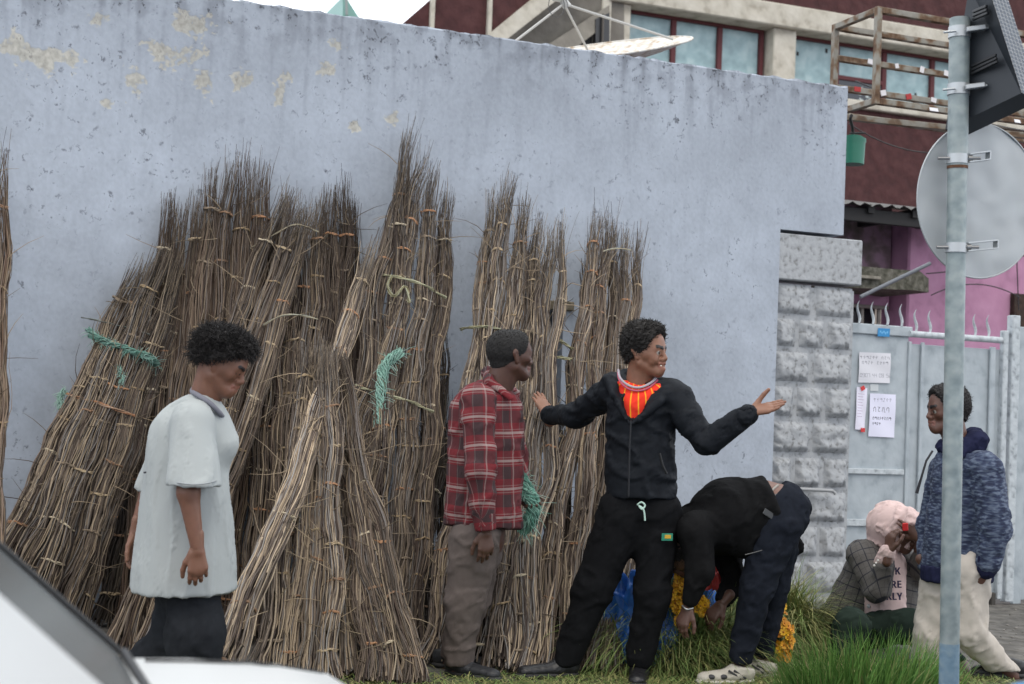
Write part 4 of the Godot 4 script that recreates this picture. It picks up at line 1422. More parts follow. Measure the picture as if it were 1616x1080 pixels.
# a bundle from the foot to the tip; r0, r1 are its radii there; bend bows its middle
func bundle(foot: Vector3, tip: Vector3, r0: float, r1: float, sd: int, tone: float, label: String, group: String, bend := Vector3.ZERO, sticks := 150, gap := 0.26, dark := 0.0, warm := 0.0) -> Node3D:
	var curly := 1.0 if foot.x > 1.75 else 0.45
	r0 *= 0.9
	r1 *= 0.92
	var rng := RandomNumberGenerator.new()
	rng.seed = sd
	var o := thing("stick_bundle", foot, label, "stick bundle", group)
	var axis := (tip - foot).normalized()
	var lng := foot.distance_to(tip)
	var sx := axis.cross(Vector3.BACK).normalized()
	var sz := sx.cross(axis).normalized()
	if sz.z < 0.0: sz = -sz
	var wob := noise(sd, 0.9, 2)
	var knots := PackedFloat32Array()
	var at := rng.randf_range(0.10, 0.22)
	while at < lng * 0.93:
		knots.append(at / lng)
		at += gap * rng.randf_range(0.75, 1.3)
	var spots := 13
	var ts := PackedFloat32Array()
	for k in spots:
		ts.append(float(k) / (spots - 1))
	var m := MB.new()
	var centre := func(t: float) -> Vector3:
		return foot.lerp(tip, t) + bend * sin(t * PI) + sx * wob.get_noise_1d(t * lng * 1.3) * (0.02 + 0.03 * curly) + sz * wob.get_noise_1d(t * lng * 1.3 + 50.0) * 0.03
	var radius := func(t: float) -> float:
		var r := lerpf(r0, r1, t) * (1.0 + 0.12 * wob.get_noise_1d(t * lng * 2.0 + 90.0))
		for k in knots:
			r *= 1.0 - (0.16 + 0.10 * curly) * exp(-pow((t - k) * lng / 0.06, 2.0))
		return r * (1.0 + 0.25 * smooth_step(0.10, 0.0, t))
	var fine := 34
	var cs: Array[Vector3] = []
	var rs := PackedFloat32Array()
	for k in fine + 6:
		var t := float(k) / fine
		cs.append(centre.call(minf(t, 1.0)) + axis * (maxf(t - 1.0, 0.0) * lng))
		rs.append(radius.call(minf(t, 1.0)) * (1.0 - 0.42 * smooth_step(0.80, 1.02, t)))
	# dark inside, so that no light passes through the middle
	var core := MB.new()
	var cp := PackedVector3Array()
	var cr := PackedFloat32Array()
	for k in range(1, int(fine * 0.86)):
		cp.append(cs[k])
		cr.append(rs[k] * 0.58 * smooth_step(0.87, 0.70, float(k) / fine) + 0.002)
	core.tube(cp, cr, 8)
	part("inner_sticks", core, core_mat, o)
	for s in sticks:
		var shell := s % 5 < 4
		var ph := rng.randf() * TAU
		var rho := rng.randf_range(0.76, 1.14) if shell else rng.randf_range(0.5, 0.85)
		var t0 := rng.randf_range(-0.004, 0.02)
		var t1 := 1.03 - 0.20 * pow(rng.randf(), 1.4)
		if rng.randf() < 0.42:
			t0 = rng.randf_range(0.0, 0.55)
			t1 = minf(t0 + rng.randf_range(0.3, 0.6), 1.01)
		if rng.randf() < 0.07:
			t1 = rng.randf_range(1.0, 1.07)
		var w := rng.randf_range(0.0025, 0.0057) * (1.0 if shell else 1.15)
		var pick := rng.randf()
		var col := Color(0.225, 0.178, 0.138).lerp(Color(0.108, 0.088, 0.074), rng.randf())
		if pick < 0.22: col = Color(0.45, 0.36, 0.26).lerp(Color(0.31, 0.245, 0.175), rng.randf())
		elif pick < 0.36: col = Color(0.21, 0.195, 0.185)
		elif pick < 0.56: col = Color(0.070, 0.052, 0.044).lerp(Color(0.040, 0.030, 0.026), rng.randf())
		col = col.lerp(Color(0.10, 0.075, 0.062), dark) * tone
		col = col.lerp(Color(0.26, 0.14, 0.07), warm * rng.randf())
		var n := 9 + int((t1 - t0) * 20.0)
		var drift := rng.randf_range(-0.55, 0.55)
		if rng.randf() < 0.06: drift *= 4.0
		var f1 := rng.randf_range(2.0, 9.0)
		var f2 := rng.randf() * TAU
		var am := rng.randf_range(0.03, 0.22) * curly
		var kink := rng.randf_range(-0.6, 0.6)
		var stray := rng.randf_range(0.12, 0.5) if rng.randf() < 0.07 else 0.0
		var splay := Vector2(rng.randf_range(-1, 1), rng.randf_range(-0.3, 1)) * rng.randf_range(0.2, 1.0)
		var first := m.v.size()
		for k in n:
			var t := lerpf(t0, t1, float(k) / (n - 1))
			var fi := clampf(t * fine, 0.0, fine + 4.9)
			var i0 := int(fi)
			var c := cs[i0].lerp(cs[i0 + 1], fi - i0) + axis * minf(t, 0.0) * lng
			var r := lerpf(rs[i0], rs[i0 + 1], fi - i0)
			var an := ph + drift * (t - 0.4) + am * sin(t * f1 * lng + f2) * 2.2
			var q := rho + am * sin(t * f1 * 1.7 * lng + f2 * 2.0) * 0.9
			var u := float(k) / (n - 1)
			an += rng.randf_range(-0.10, 0.10)
			q += rng.randf_range(-0.07, 0.07)
			if stray > 0.0: q += stray * smooth_step(0.55, 1.0, u) * 2.0
			var p := c + (sx * cos(an) + sz * sin(an)) * (r * q)
			if t > 0.86:
				var ov := (t - 0.86) * lng
				p += (sx * splay.x + sz * splay.y) * ov * 0.11 + sx * kink * ov * ov * 0.2
			if p.y < 0.004: p.y = 0.004
			var ww := w * (1.0 - 0.62 * pow(u, 3.0)) * (1.0 - 0.35 * smooth_step(0.80, 1.0, t))
			var cc := col.lerp(col * 0.45, smooth_step(0.72, 1.0, t) * 0.8)
			m.col = Color(cc.r, cc.g, cc.b)
			var out := (sx * cos(an) + sz * sin(an))
			var side := axis.cross(out)
			for e in 3:
				var a2 := TAU * e / 3.0 + f2
				var d := out * cos(a2) + side * sin(a2)
				m.vert(p + d * ww, d)
		for k in n - 1:
			for e in 3:
				var a := first + k * 3 + e
				var b := first + k * 3 + (e + 1) % 3
				m.i.append(a); m.i.append(a + 3); m.i.append(b)
				m.i.append(b); m.i.append(a + 3); m.i.append(b + 3)
	# side twigs and broken ends
	for s in 34:
		var t := rng.randf_range(0.04, 0.95)
		var c: Vector3 = centre.call(t)
		var an := rng.randf_range(-PI * 0.2, PI * 1.2)
		var out := sx * cos(an) + sz * sin(an)
		var r: float = radius.call(t)
		var p := c + out * r * 0.9
		var d := (axis * rng.randf_range(-0.2, 1.0) + out * rng.randf_range(0.1, 0.7) + sx * rng.randf_range(-0.6, 0.6)).normalized()
		var l := rng.randf_range(0.05, 0.22)
		var b := Vector3(rng.randf_range(-1, 1), rng.randf_range(-0.8, 0.6), rng.randf_range(-0.4, 0.6)) * l * 0.5
		m.col = Color(0.36, 0.28, 0.19).lerp(Color(0.06, 0.045, 0.036), rng.randf()) * tone
		if p.y + d.y * l > 0.02 and p.y > 0.02:
			m.tube(PackedVector3Array([p, p + d * l * 0.35 + b * 0.1, p + d * l * 0.7 + b * 0.45, p + d * l + b]), PackedFloat32Array([0.0028, 0.0024, 0.0017, 0.0008]), 3, false)
	part("sticks", m, stick_mat, o, "stuff")
	for k in knots:
		if rng.randf() < 0.12: continue
		var t := MeshInstance3D.new()
		t.mesh = tie_rings[rng.randi() % 4]
		t.material_override = tie_mats[rng.randi() % 6]
		t.name = "tie"
		var r: float = radius.call(k)
		var b := Basis(sx, axis, sx.cross(axis)) * Basis(Vector3.UP, rng.randf() * TAU) * Basis(Vector3.RIGHT, rng.randf_range(-0.38, 0.38))
		t.transform = Transform3D(b.scaled_local(Vector3(r * 1.10, 0.055, r * 1.10)), (centre.call(k) as Vector3) - foot)
		o.add_child(t, true)
	return o

# a fuzzy rope: a bunch of loose fibres along a path
func rope(called: String, path: PackedVector3Array, r: float, col: Color, sd: int, label: String, category: String, group := "", hairs := 60, strands := 26) -> void:
	var rng := RandomNumberGenerator.new()
	rng.seed = sd
	var m := MB.new()
	var c := Curve3D.new()
	for p in path:
		c.add_point(p)
	for k in path.size():
		var t := (path[mini(k + 1, path.size() - 1)] - path[maxi(k - 1, 0)]) * 0.18
		c.set_point_in(k, -t)
		c.set_point_out(k, t)
	c.bake_interval = 0.01
	var lng := c.get_baked_length()
	for s in strands:
		var p := PackedVector3Array()
		var w := PackedFloat32Array()
		var ph := rng.randf() * TAU
		var q := sqrt(rng.randf())
		var n := 12 + int(lng * 20.0)
		for k in n:
			var t := float(k) / (n - 1)
			var ce := c.sample_baked(t * lng)
			var fw := (c.sample_baked(minf(t * lng + 0.02, lng)) - c.sample_baked(maxf(t * lng - 0.02, 0.0))).normalized()
			var x := fw.cross(Vector3.BACK).normalized()
			var y := x.cross(fw)
			var an := ph + t * lng * 26.0 + rng.randf_range(-0.3, 0.3)
			p.append(ce + (x * cos(an) + y * sin(an)) * r * q + Vector3(rng.randf_range(-1, 1), rng.randf_range(-1, 1), rng.randf_range(-1, 1)) * r * 0.16)
			w.append(rng.randf_range(0.0022, 0.0036))
		m.col = col.lerp(Color(0.55, 0.68, 0.62), rng.randf() * 0.35) * rng.randf_range(0.7, 1.15)
		m.tube(p, w, 3)
	for s in hairs:
		var t := rng.randf()
		var ce := c.sample_baked(t * lng)
		var d := Vector3(rng.randf_range(-1, 1), rng.randf_range(-1, 1), rng.randf_range(-0.3, 1)).normalized()
		m.col = col.lerp(Color(0.55, 0.68, 0.62), rng.randf() * 0.6)
		m.tube(PackedVector3Array([ce + d * r * 0.6, ce + d * r * 1.6, ce + d * r * rng.randf_range(1.6, 3.2) + Vector3(rng.randf_range(-0.01, 0.01), -0.012, 0.0)]), PackedFloat32Array([0.0016, 0.0013, 0.0008]), 3)
	tag(part(called, m, vcol(0.7)), label, category, group)

func build_bundles() -> void:
	prepare_ties()
	var g := "bundles of thin sticks leaning on the wall"
	var ord := ["first", "second", "third", "fourth", "fifth", "sixth", "seventh"]
	# rows: foot px, foot depth offset (z), tip px, tip offset from the wall, radii, tone, darkness
	# A: cut by the left edge
	bundle(Vector3(0.2069, 0.0000, 1.5737), Vector3(0.1705, 2.5972, 0.1600), 0.075, 0.05, 101, 0.85, "dark upright bundle cut by the edge of the view, alone at the far left", g, Vector3.ZERO, 150, 0.42, 0.35, 0.35)
	bundle(Vector3(0.0640, 0.0000, 1.5514), Vector3(0.0891, 2.6313, 0.1600), 0.08, 0.05, 102, 0.85, "upright bundle just outside the left edge beside the lone dark one", g, Vector3.ZERO, 110, 0.42, 0.35, 0.2)
	# B: the flat stack tied with green rope
	var bs := [[Vector3(0.1325, 0.0171, 0.5500), Vector3(0.9332, 1.9814, 0.1400), 0.088, 0.062], [Vector3(0.2671, 0.0259, 0.6200), Vector3(1.0007, 2.0477, 0.2000), 0.088, 0.06], [Vector3(0.4125, 0.0132, 0.6000), Vector3(1.0702, 2.1154, 0.2400), 0.085, 0.06], [Vector3(0.5621, -0.0030, 0.5600), Vector3(1.1427, 2.0392, 0.2600), 0.085, 0.056], [Vector3(0.6832, -0.0150, 0.4200), Vector3(1.2115, 1.9899, 0.2000), 0.06, 0.045]]
	for k in 5:
		var b: Array = bs[k]
		bundle(Vector3(b[0].x, 0.02, b[0].z), b[1], b[2], b[3], 110 + k, 1.0, "%s bundle from the left in the stack tied with green rope" % ord[k], g, Vector3(0, 0, 0.03), 170, 0.24, 0.1, 0.06)
	# behind B, reaching higher
	var cs := [[Vector3(0.9922, 0.0000, 0.2902), Vector3(1.0972, 2.4288, 0.0800), 0.07, 0.055, 0.5], [Vector3(1.0518, 0.0000, 0.4278), Vector3(1.1819, 2.3722, 0.1200), 0.075, 0.055, 0.3], [Vector3(1.1153, 0.0000, 0.5203), Vector3(1.2611, 2.4194, 0.1600), 0.07, 0.05, 0.3], [Vector3(1.1777, 0.0000, 0.6114), Vector3(1.3444, 2.5792, 0.1400), 0.075, 0.055, 0.4], [Vector3(1.2518, 0.0000, 0.6616), Vector3(1.4420, 2.6291, 0.1200), 0.075, 0.055, 0.45], [Vector3(1.3323, 0.0000, 0.7124), Vector3(1.5447, 2.6800, 0.1000), 0.08, 0.058, 0.5], [Vector3(1.4257, 0.0000, 0.7646), Vector3(1.6522, 2.6630, 0.0800), 0.08, 0.058, 0.45]]
	for k in 7:
		var b: Array = cs[k]
		bundle(b[0], b[1], b[2], b[3], 130 + k, 0.95, "tall brown bundle, %s from the left behind the grey shirted man" % ord[k], g, Vector3(0, 0, 0.02), 165, 0.33, b[4], 0.22)
	# leaning across towards the right, in front of the tall row
	var ds := [[Vector3(0.8522, 0.0000, 1.0371), Vector3(1.7374, 2.4810, 0.2600), 0.07, 0.05], [Vector3(0.9752, 0.0000, 1.1622), Vector3(1.7884, 2.4037, 0.3200), 0.07, 0.05], [Vector3(1.0762, 0.0000, 1.2471), Vector3(1.8768, 2.3569, 0.3400), 0.07, 0.05]]
	for k in 3:
		var b: Array = ds[k]
		bundle(b[0], b[1], b[2], b[3], 145 + k, 1.0, "slanting bundle leaning right over the tall brown row, %s of three" % ord[k], g, Vector3.ZERO, 160, 0.28, 0.2, 0.1)
	# right part of the pile
	var es := [[Vector3(1.5446, 0.0000, 0.8600), Vector3(1.7737, 2.4963, 0.1600), 0.085, 0.06, 0.1, 1.0], [Vector3(1.6785, 0.0000, 0.8769), Vector3(1.8752, 2.4324, 0.2000), 0.085, 0.06, 0.0, 1.02], [Vector3(1.8384, 0.0000, 0.8156), Vector3(1.9882, 2.4723, 0.1400), 0.08, 0.058, 0.15, 1.0], [Vector3(1.9819, 0.0000, 0.7075), Vector3(2.0539, 2.5709, 0.1400), 0.08, 0.06, 0.5, 0.8], [Vector3(2.0914, 0.0000, 0.6344), Vector3(2.1486, 2.5978, 0.1200), 0.075, 0.055, 0.6, 0.75], [Vector3(2.2040, 0.0000, 0.5592), Vector3(2.2052, 2.4976, 0.0900), 0.06, 0.045, 0.7, 0.7]]
	for k in 6:
		var b: Array = es[k]
		bundle(b[0], b[1], b[2], b[3], 160 + k, b[5], "upright bundle, %s from the left at the right end of the big pile" % ord[k], g, Vector3(0, 0, 0.02), 165, 0.3, b[4], 0.1)
	# the front fan
	bundle(Vector3(1.1348, 0.0000, 2.0726), Vector3(2.1802, 2.1773, 0.6200), 0.078, 0.044, 180, 1.42, "pale slim bundle lying diagonally across the front of the pile", g, Vector3(0, 0, 0.20), 175, 0.26, 0.0, 0.05)
	var fs := [[Vector3(1.4128, 0.0000, 1.8237), Vector3(1.7304, 1.5572, 1.2435), 0.072, 0.05], [Vector3(1.5361, 0.0000, 1.8121), Vector3(1.7745, 1.5728, 1.2400), 0.058, 0.042], [Vector3(1.6225, 0.0000, 1.8876), Vector3(1.7755, 1.5383, 1.3246), 0.054, 0.038], [Vector3(1.7137, 0.0000, 1.9633), Vector3(1.7997, 1.5652, 1.3569), 0.062, 0.042], [Vector3(1.8452, 0.0000, 1.8605), Vector3(1.8660, 1.4977, 1.2290), 0.05, 0.036]]
	for k in 5:
		var b: Array = fs[k]
		bundle(b[0], b[1], b[2], b[3], 190 + k, 1.25, "short pale knotted bundle in the front fan, %s from its left" % ord[k], g, Vector3(0, 0, 0.03), 150, 0.17, 0.0, 0.03)
	var hs := [[Vector3(1.8976, 0.0000, 2.0533), Vector3(1.8423, 1.4767, 1.2187), 0.065, 0.035, 0.25], [Vector3(1.9892, 0.0000, 2.0982), Vector3(1.8512, 1.5167, 1.2564), 0.065, 0.035, 0.15], [Vector3(2.0747, 0.0000, 2.1420), Vector3(1.8643, 1.5236, 1.2833), 0.06, 0.032, 0.15]]
	for k in 3:
		var b: Array = hs[k]
		bundle(b[0], b[1], b[2], b[3], 205 + k, 0.95, "brown bundle splayed to the right in the front fan, %s of three" % ord[k], g, Vector3.ZERO, 165, 0.34, b[4], 0.1)
	bundle(Vector3(1.8715, 0.0000, 1.8330), Vector3(1.9062, 1.2952, 0.9447), 0.06, 0.04, 209, 0.6, "dark short bundle hidden between the fan's pale and brown bundles", g, Vector3.ZERO, 90, 0.3, 0.6)
	# I: tied stack with the green knotted cloth
	var js := [[Vector3(1.8094, 0.0000, 1.0901), Vector3(2.5404, 2.9357, 0.1200), 0.085, 0.050], [Vector3(1.9302, 0.0000, 1.1824), Vector3(2.6023, 2.7907, 0.1800), 0.09, 0.055], [Vector3(2.0563, 0.0000, 1.2747), Vector3(2.4936, 2.6230, 0.2400), 0.085, 0.055], [Vector3(2.1716, 0.0000, 1.3277), Vector3(2.6713, 2.7054, 0.2200), 0.085, 0.055], [Vector3(2.2911, 0.0000, 1.3443), Vector3(2.7991, 2.5851, 0.1400), 0.08, 0.05]]
	for k in 5:
		var b: Array = js[k]
		bundle(b[0], b[1], b[2], b[3], 220 + k, 0.98, "%s bundle from the left in the stack with the green knotted cloth" % ord[k], g, Vector3(0, 0, 0.02), 180, 0.2, 0.12 if k != 4 else 0.35, 0.03)
	# J: stack behind the man in the checked shirt
	var ks := [[Vector3(2.3388, 0.0000, 1.6035), Vector3(3.1041, 2.6026, 0.1600), 0.08, 0.052], [Vector3(2.4264, 0.0000, 1.6857), Vector3(3.1600, 2.7316, 0.2000), 0.085, 0.05], [Vector3(2.5193, 0.0000, 1.7680), Vector3(3.2626, 2.5972, 0.2600), 0.085, 0.052], [Vector3(2.5927, 0.0000, 1.8797), Vector3(3.3539, 2.4908, 0.2800), 0.08, 0.05], [Vector3(2.6731, 0.0000, 1.9251), Vector3(3.3443, 2.3709, 0.5200), 0.065, 0.045]]
	for k in 5:
		var b: Array = ks[k]
		bundle(b[0], b[1], b[2], b[3], 240 + k, 1.08, "%s bundle from the left in the stack behind the checked shirt" % ord[k], g, Vector3(0, 0, 0.02), 175, 0.2, 0.0, 0.03)
	bundle(Vector3(2.7082, 0.0000, 1.9305), Vector3(3.3883, 2.4037, 0.6200), 0.052, 0.026, 246, 1.12, "thin bundle with a tufted tip right of the checked shirt man's head", g, Vector3(0, 0, 0.05), 95, 0.2)
	# K: slim separate bundles
	var ls := [[Vector3(2.7851, 0.0000, 1.9092), Vector3(3.7830, 2.5300, 0.2600), 0.066, 0.045, 1.1, 0.0], [Vector3(2.9212, 0.0000, 1.9302), Vector3(3.8601, 2.5223, 0.2400), 0.066, 0.046, 1.0, 0.1], [Vector3(3.0476, 0.0000, 1.8818), Vector3(3.9768, 2.5114, 0.1200), 0.06, 0.04, 0.72, 0.5], [Vector3(3.0748, 0.0000, 1.9538), Vector3(4.0241, 2.4326, 0.2000), 0.062, 0.042, 1.05, 0.05], [Vector3(3.1621, 0.0000, 2.0007), Vector3(4.1169, 2.4625, 0.1400), 0.05, 0.034, 1.0, 0.1]]
	for k in 5:
		var b: Array = ls[k]
		bundle(b[0], b[1], b[2], b[3], 260 + k, b[4], "slim bundle, %s from the left behind the man in the black jacket" % ord[k], g, Vector3(0, 0, 0.03), 130, 0.24, b[5], 0.1)
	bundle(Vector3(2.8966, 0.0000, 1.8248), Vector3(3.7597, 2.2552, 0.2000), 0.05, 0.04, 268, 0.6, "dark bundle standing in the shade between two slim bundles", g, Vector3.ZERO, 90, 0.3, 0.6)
	# standing behind, in the gaps between the stacks
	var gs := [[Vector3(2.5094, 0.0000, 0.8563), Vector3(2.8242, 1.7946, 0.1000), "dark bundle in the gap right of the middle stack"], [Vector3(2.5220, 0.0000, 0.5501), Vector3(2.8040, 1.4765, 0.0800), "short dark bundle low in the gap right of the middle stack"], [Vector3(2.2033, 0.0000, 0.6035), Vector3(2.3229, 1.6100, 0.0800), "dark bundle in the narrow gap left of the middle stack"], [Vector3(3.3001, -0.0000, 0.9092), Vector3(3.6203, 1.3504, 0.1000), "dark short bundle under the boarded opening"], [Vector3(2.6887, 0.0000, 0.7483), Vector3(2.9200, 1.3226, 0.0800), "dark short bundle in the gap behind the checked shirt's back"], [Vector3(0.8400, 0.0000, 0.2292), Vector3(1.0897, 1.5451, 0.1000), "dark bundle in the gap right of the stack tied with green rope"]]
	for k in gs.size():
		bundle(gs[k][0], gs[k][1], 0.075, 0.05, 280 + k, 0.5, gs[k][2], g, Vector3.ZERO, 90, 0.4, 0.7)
	# ropes and strips
	var green := Color(0.12, 0.29, 0.235)
	rope("green_rope", PackedVector3Array([Vector3(0.6826, 1.6580, 0.1953), Vector3(0.7151, 1.6179, 0.2812), Vector3(0.8112, 1.5783, 0.3704), Vector3(0.9158, 1.5438, 0.4310), Vector3(1.0078, 1.5135, 0.4224), Vector3(1.0500, 1.4776, 0.3512)]), 0.021, green, 1, "frayed green rope wound round the top of the flat stack", "rope", "", 160, 40)
	rope("green_tuft", PackedVector3Array([Vector3(0.8324, 1.4554, 0.4264), Vector3(0.8520, 1.4142, 0.4536), Vector3(0.8461, 1.3650, 0.4703)]), 0.014, green, 2, "small green tuft hanging below the frayed green rope", "rope", "", 50, 20)
	rope("green_tuft", PackedVector3Array([Vector3(0.5700, 1.3176, 0.3067), Vector3(0.5423, 1.2744, 0.3045), Vector3(0.5540, 1.2157, 0.3277)]), 0.018, Color(0.28, 0.45, 0.38), 3, "pale green tuft on the left edge of the flat stack", "rope", "", 70, 24)
	rope("orange_strip", PackedVector3Array([Vector3(0.5737, 1.2968, 0.3178), Vector3(0.6875, 1.2676, 0.4252), Vector3(0.8006, 1.2348, 0.4892), Vector3(0.9295, 1.1907, 0.4729)]), 0.008, Color(0.42, 0.20, 0.10), 4, "orange bark strip tied across the flat stack", "strip", "", 6, 8)
	rope("green_cloth_knot", PackedVector3Array([Vector3(2.3641, 1.6142, 0.7413), Vector3(2.3037, 1.5748, 0.7480), Vector3(2.2579, 1.5219, 0.7598), Vector3(2.2365, 1.4132, 0.7999), Vector3(2.2247, 1.3061, 0.8330), Vector3(2.2132, 1.1931, 0.8660)]), 0.03, Color(0.27, 0.50, 0.42), 5, "pale green knotted cloth hanging on the middle stack", "cloth", "", 90, 60)
	rope("green_net_bag", PackedVector3Array([Vector3(2.6490, 0.9842, 1.9175), Vector3(2.6807, 0.9143, 1.9480), Vector3(2.7145, 0.8369, 1.9574), Vector3(2.7032, 0.7523, 1.9274), Vector3(2.6771, 0.7175, 1.8940)]), 0.036, Color(0.12, 0.34, 0.26), 6, "green net bag hanging in front of the checked shirt's hem", "bag", "", 120, 110)
	var straw := Color(0.36, 0.31, 0.16)
	for e in [[PackedVector3Array([Vector3(2.2860, 2.0828, 0.4113), Vector3(2.3329, 2.0654, 0.4932), Vector3(2.4221, 2.0523, 0.5596), Vector3(2.5350, 2.0128, 0.6017), Vector3(2.6874, 1.9600, 0.5296)]), "twisted straw rope round the upper part of the middle stack"], [PackedVector3Array([Vector3(2.3481, 2.0646, 0.5206), Vector3(2.3223, 2.0019, 0.5397), Vector3(2.3515, 1.9421, 0.5804), Vector3(2.4187, 2.0062, 0.5775), Vector3(2.4330, 1.9082, 0.6213)]), "looped straw rope end hanging on the middle stack"], [PackedVector3Array([Vector3(2.1270, 1.4153, 0.6606), Vector3(2.1755, 1.3888, 0.7319), Vector3(2.3641, 1.3405, 0.8569), Vector3(2.5387, 1.2825, 0.8361)]), "lower straw rope round the middle stack beside the green cloth"], [PackedVector3Array([Vector3(2.7651, 1.7740, 0.5831), Vector3(2.7968, 1.7839, 0.6711), Vector3(2.8590, 1.7873, 0.7815), Vector3(2.9352, 1.7759, 0.8106)]), "straw rope round the stack above the checked shirt"], [PackedVector3Array([Vector3(3.1766, 1.7060, 0.8906), Vector3(3.2079, 1.7283, 0.9469), Vector3(3.2871, 1.7189, 0.9128), Vector3(3.3688, 1.6796, 0.8783)]), "straw rope loop beside the dark opening in the wall"], [PackedVector3Array([Vector3(3.1440, 1.6145, 0.9594), Vector3(3.2105, 1.6244, 1.0073), Vector3(3.3558, 1.6224, 0.9134)]), "second straw rope under the loop by the dark opening"]]:
		rope("straw_rope", e[0], 0.009, straw, 20, e[1], "rope", "straw ropes on the stick stacks", 8, 9)
	for e in [[PackedVector3Array([Vector3(1.5683, 1.7106, 0.5861), Vector3(1.6643, 1.7775, 0.6590), Vector3(1.7648, 1.7932, 0.6882), Vector3(1.8764, 1.7743, 0.7094)]), "pale peeled twig lying across the pile above the diagonal bundle"], [PackedVector3Array([Vector3(1.5606, 2.1890, 0.2626), Vector3(1.6977, 2.2850, 0.3852), Vector3(1.8021, 2.3360, 0.4069), Vector3(1.9326, 2.3062, 0.3704)]), "pale bent twig across the top of the pile"], [PackedVector3Array([Vector3(0.6451, 1.7333, 0.1413), Vector3(0.8119, 1.6975, 0.3013), Vector3(0.9975, 1.6483, 0.3928)]), "dark thin twig above the frayed green rope"], [PackedVector3Array([Vector3(3.7341, 2.3249, 0.4600), Vector3(3.8388, 2.3541, 0.4500), Vector3(3.9565, 2.3558, 0.4000)]), "arched pale twig joining two slim bundles near their tips"]]:
		rope("loose_twig", e[0], 0.004, Color(0.40, 0.33, 0.22) if not (e[1] as String).begins_with("dark") else Color(0.06, 0.05, 0.04), 30, e[1], "twig", "loose twigs on the pile", 0, 4)

# ---------------------------------------------------------------- ground, grass and flowers
func blade(m: MB, p: Vector3, dir: Vector3, lng: float, w: float, droop: float, segs := 4) -> void:
	var side := dir.cross(Vector3.UP if absf(dir.y) < 0.9 else Vector3.RIGHT).normalized()
	var first := m.v.size()
	var q := p
	var d := dir
	for k in segs + 1:
		var t := float(k) / segs
		var ww := w * (1.0 - t * t) + 0.0004
		var nn := side.cross(d).normalized()
		if nn.y < 0.0: nn = -nn
		m.vert(q - side * ww, nn)
		m.vert(q + side * ww, nn)
		q += d * (lng / segs)
		d = (d + Vector3(0, -droop / segs, 0)).normalized()
		if q.y < 0.006:
			q.y = 0.006
	for k in segs:
		var a := first + k * 2
		m.tri_i(a, a + 1, a + 2)
		m.tri_i(a + 1, a + 3, a + 2)

func grass_green(rng: RandomNumberGenerator, dry := 0.0) -> Color:
	var c := Color(0.07, 0.13, 0.03).lerp(Color(0.22, 0.29, 0.085), rng.randf())
	if rng.randf() < 0.2 + dry: c = Color(0.33, 0.32, 0.13).lerp(Color(0.16, 0.17, 0.05), rng.randf())
	return c

func build_ground() -> void:
	var dirt := mottled([[0.0, 0.055, 0.05, 0.045], [0.5, 0.10, 0.094, 0.085], [1.0, 0.16, 0.15, 0.135]], 1.4, 111, 0.03, 0.95, 1.2)
	var m := MB.new()
	m.quad(Vector3(-90, 0, -80), Vector3(90, 0, -80), Vector3(90, 0, 60), Vector3(-90, 0, 60), Vector3.UP)
	tag(part("ground", m, dirt), "grey brown trodden earth in front of the wall", "ground", "", "structure")
	m = MB.new()
	m.quad(Vector3(-40, 0.004, 3.3), Vector3(60, 0.004, 3.3), Vector3(60, 0.004, 12.0), Vector3(-40, 0.004, 12.0), Vector3.UP)
	tag(part("road", m, mottled([[0.0, 0.035, 0.035, 0.036], [1.0, 0.075, 0.074, 0.072]], 0.9, 112, 0.06, 0.9, 0.8)), "dark asphalt road beside the footpath", "road", "", "structure")
	# pebbles and litter on the earth
	var rng := RandomNumberGenerator.new()
	rng.seed = 5
	m = MB.new()
	for k in 700:
		var p := Vector3(rng.randf_range(3.6, 8.4), 0.003, rng.randf_range(0.1, 3.0))
		var r := rng.randf_range(0.004, 0.016)
		var g := rng.randf_range(0.07, 0.24)
		m.col = Color(g, g * 0.94, g * 0.86)
		m.ball(p, Vector3(r, r * 0.5, r * rng.randf_range(0.6, 1.0)), 3, 5)
	tag(part("gravel", m, vcol(0.95)), "loose pebbles and grit strewn on the bare earth by the gate", "gravel", "", "stuff")
	# clippings strewn along the footpath
	m = MB.new()
	for k in 16000:
		var p := Vector3(rng.randf_range(0.4, 5.2), 0.006, 2.35 + rng.randfn(0.0, 0.22))
		m.col = grass_green(rng, 0.25)
		var an := rng.randf() * TAU
		blade(m, p + Vector3(0, rng.randf() * 0.012, 0), Vector3(cos(an), rng.randf_range(0.0, 0.5), sin(an)).normalized(), rng.randf_range(0.04, 0.13), 0.0022, 1.2, 2)
	tag(part("grass_clippings", m, vcol(0.8)), "trodden green grass clippings strewn in front of the stick bundles", "grass clippings", "", "stuff")

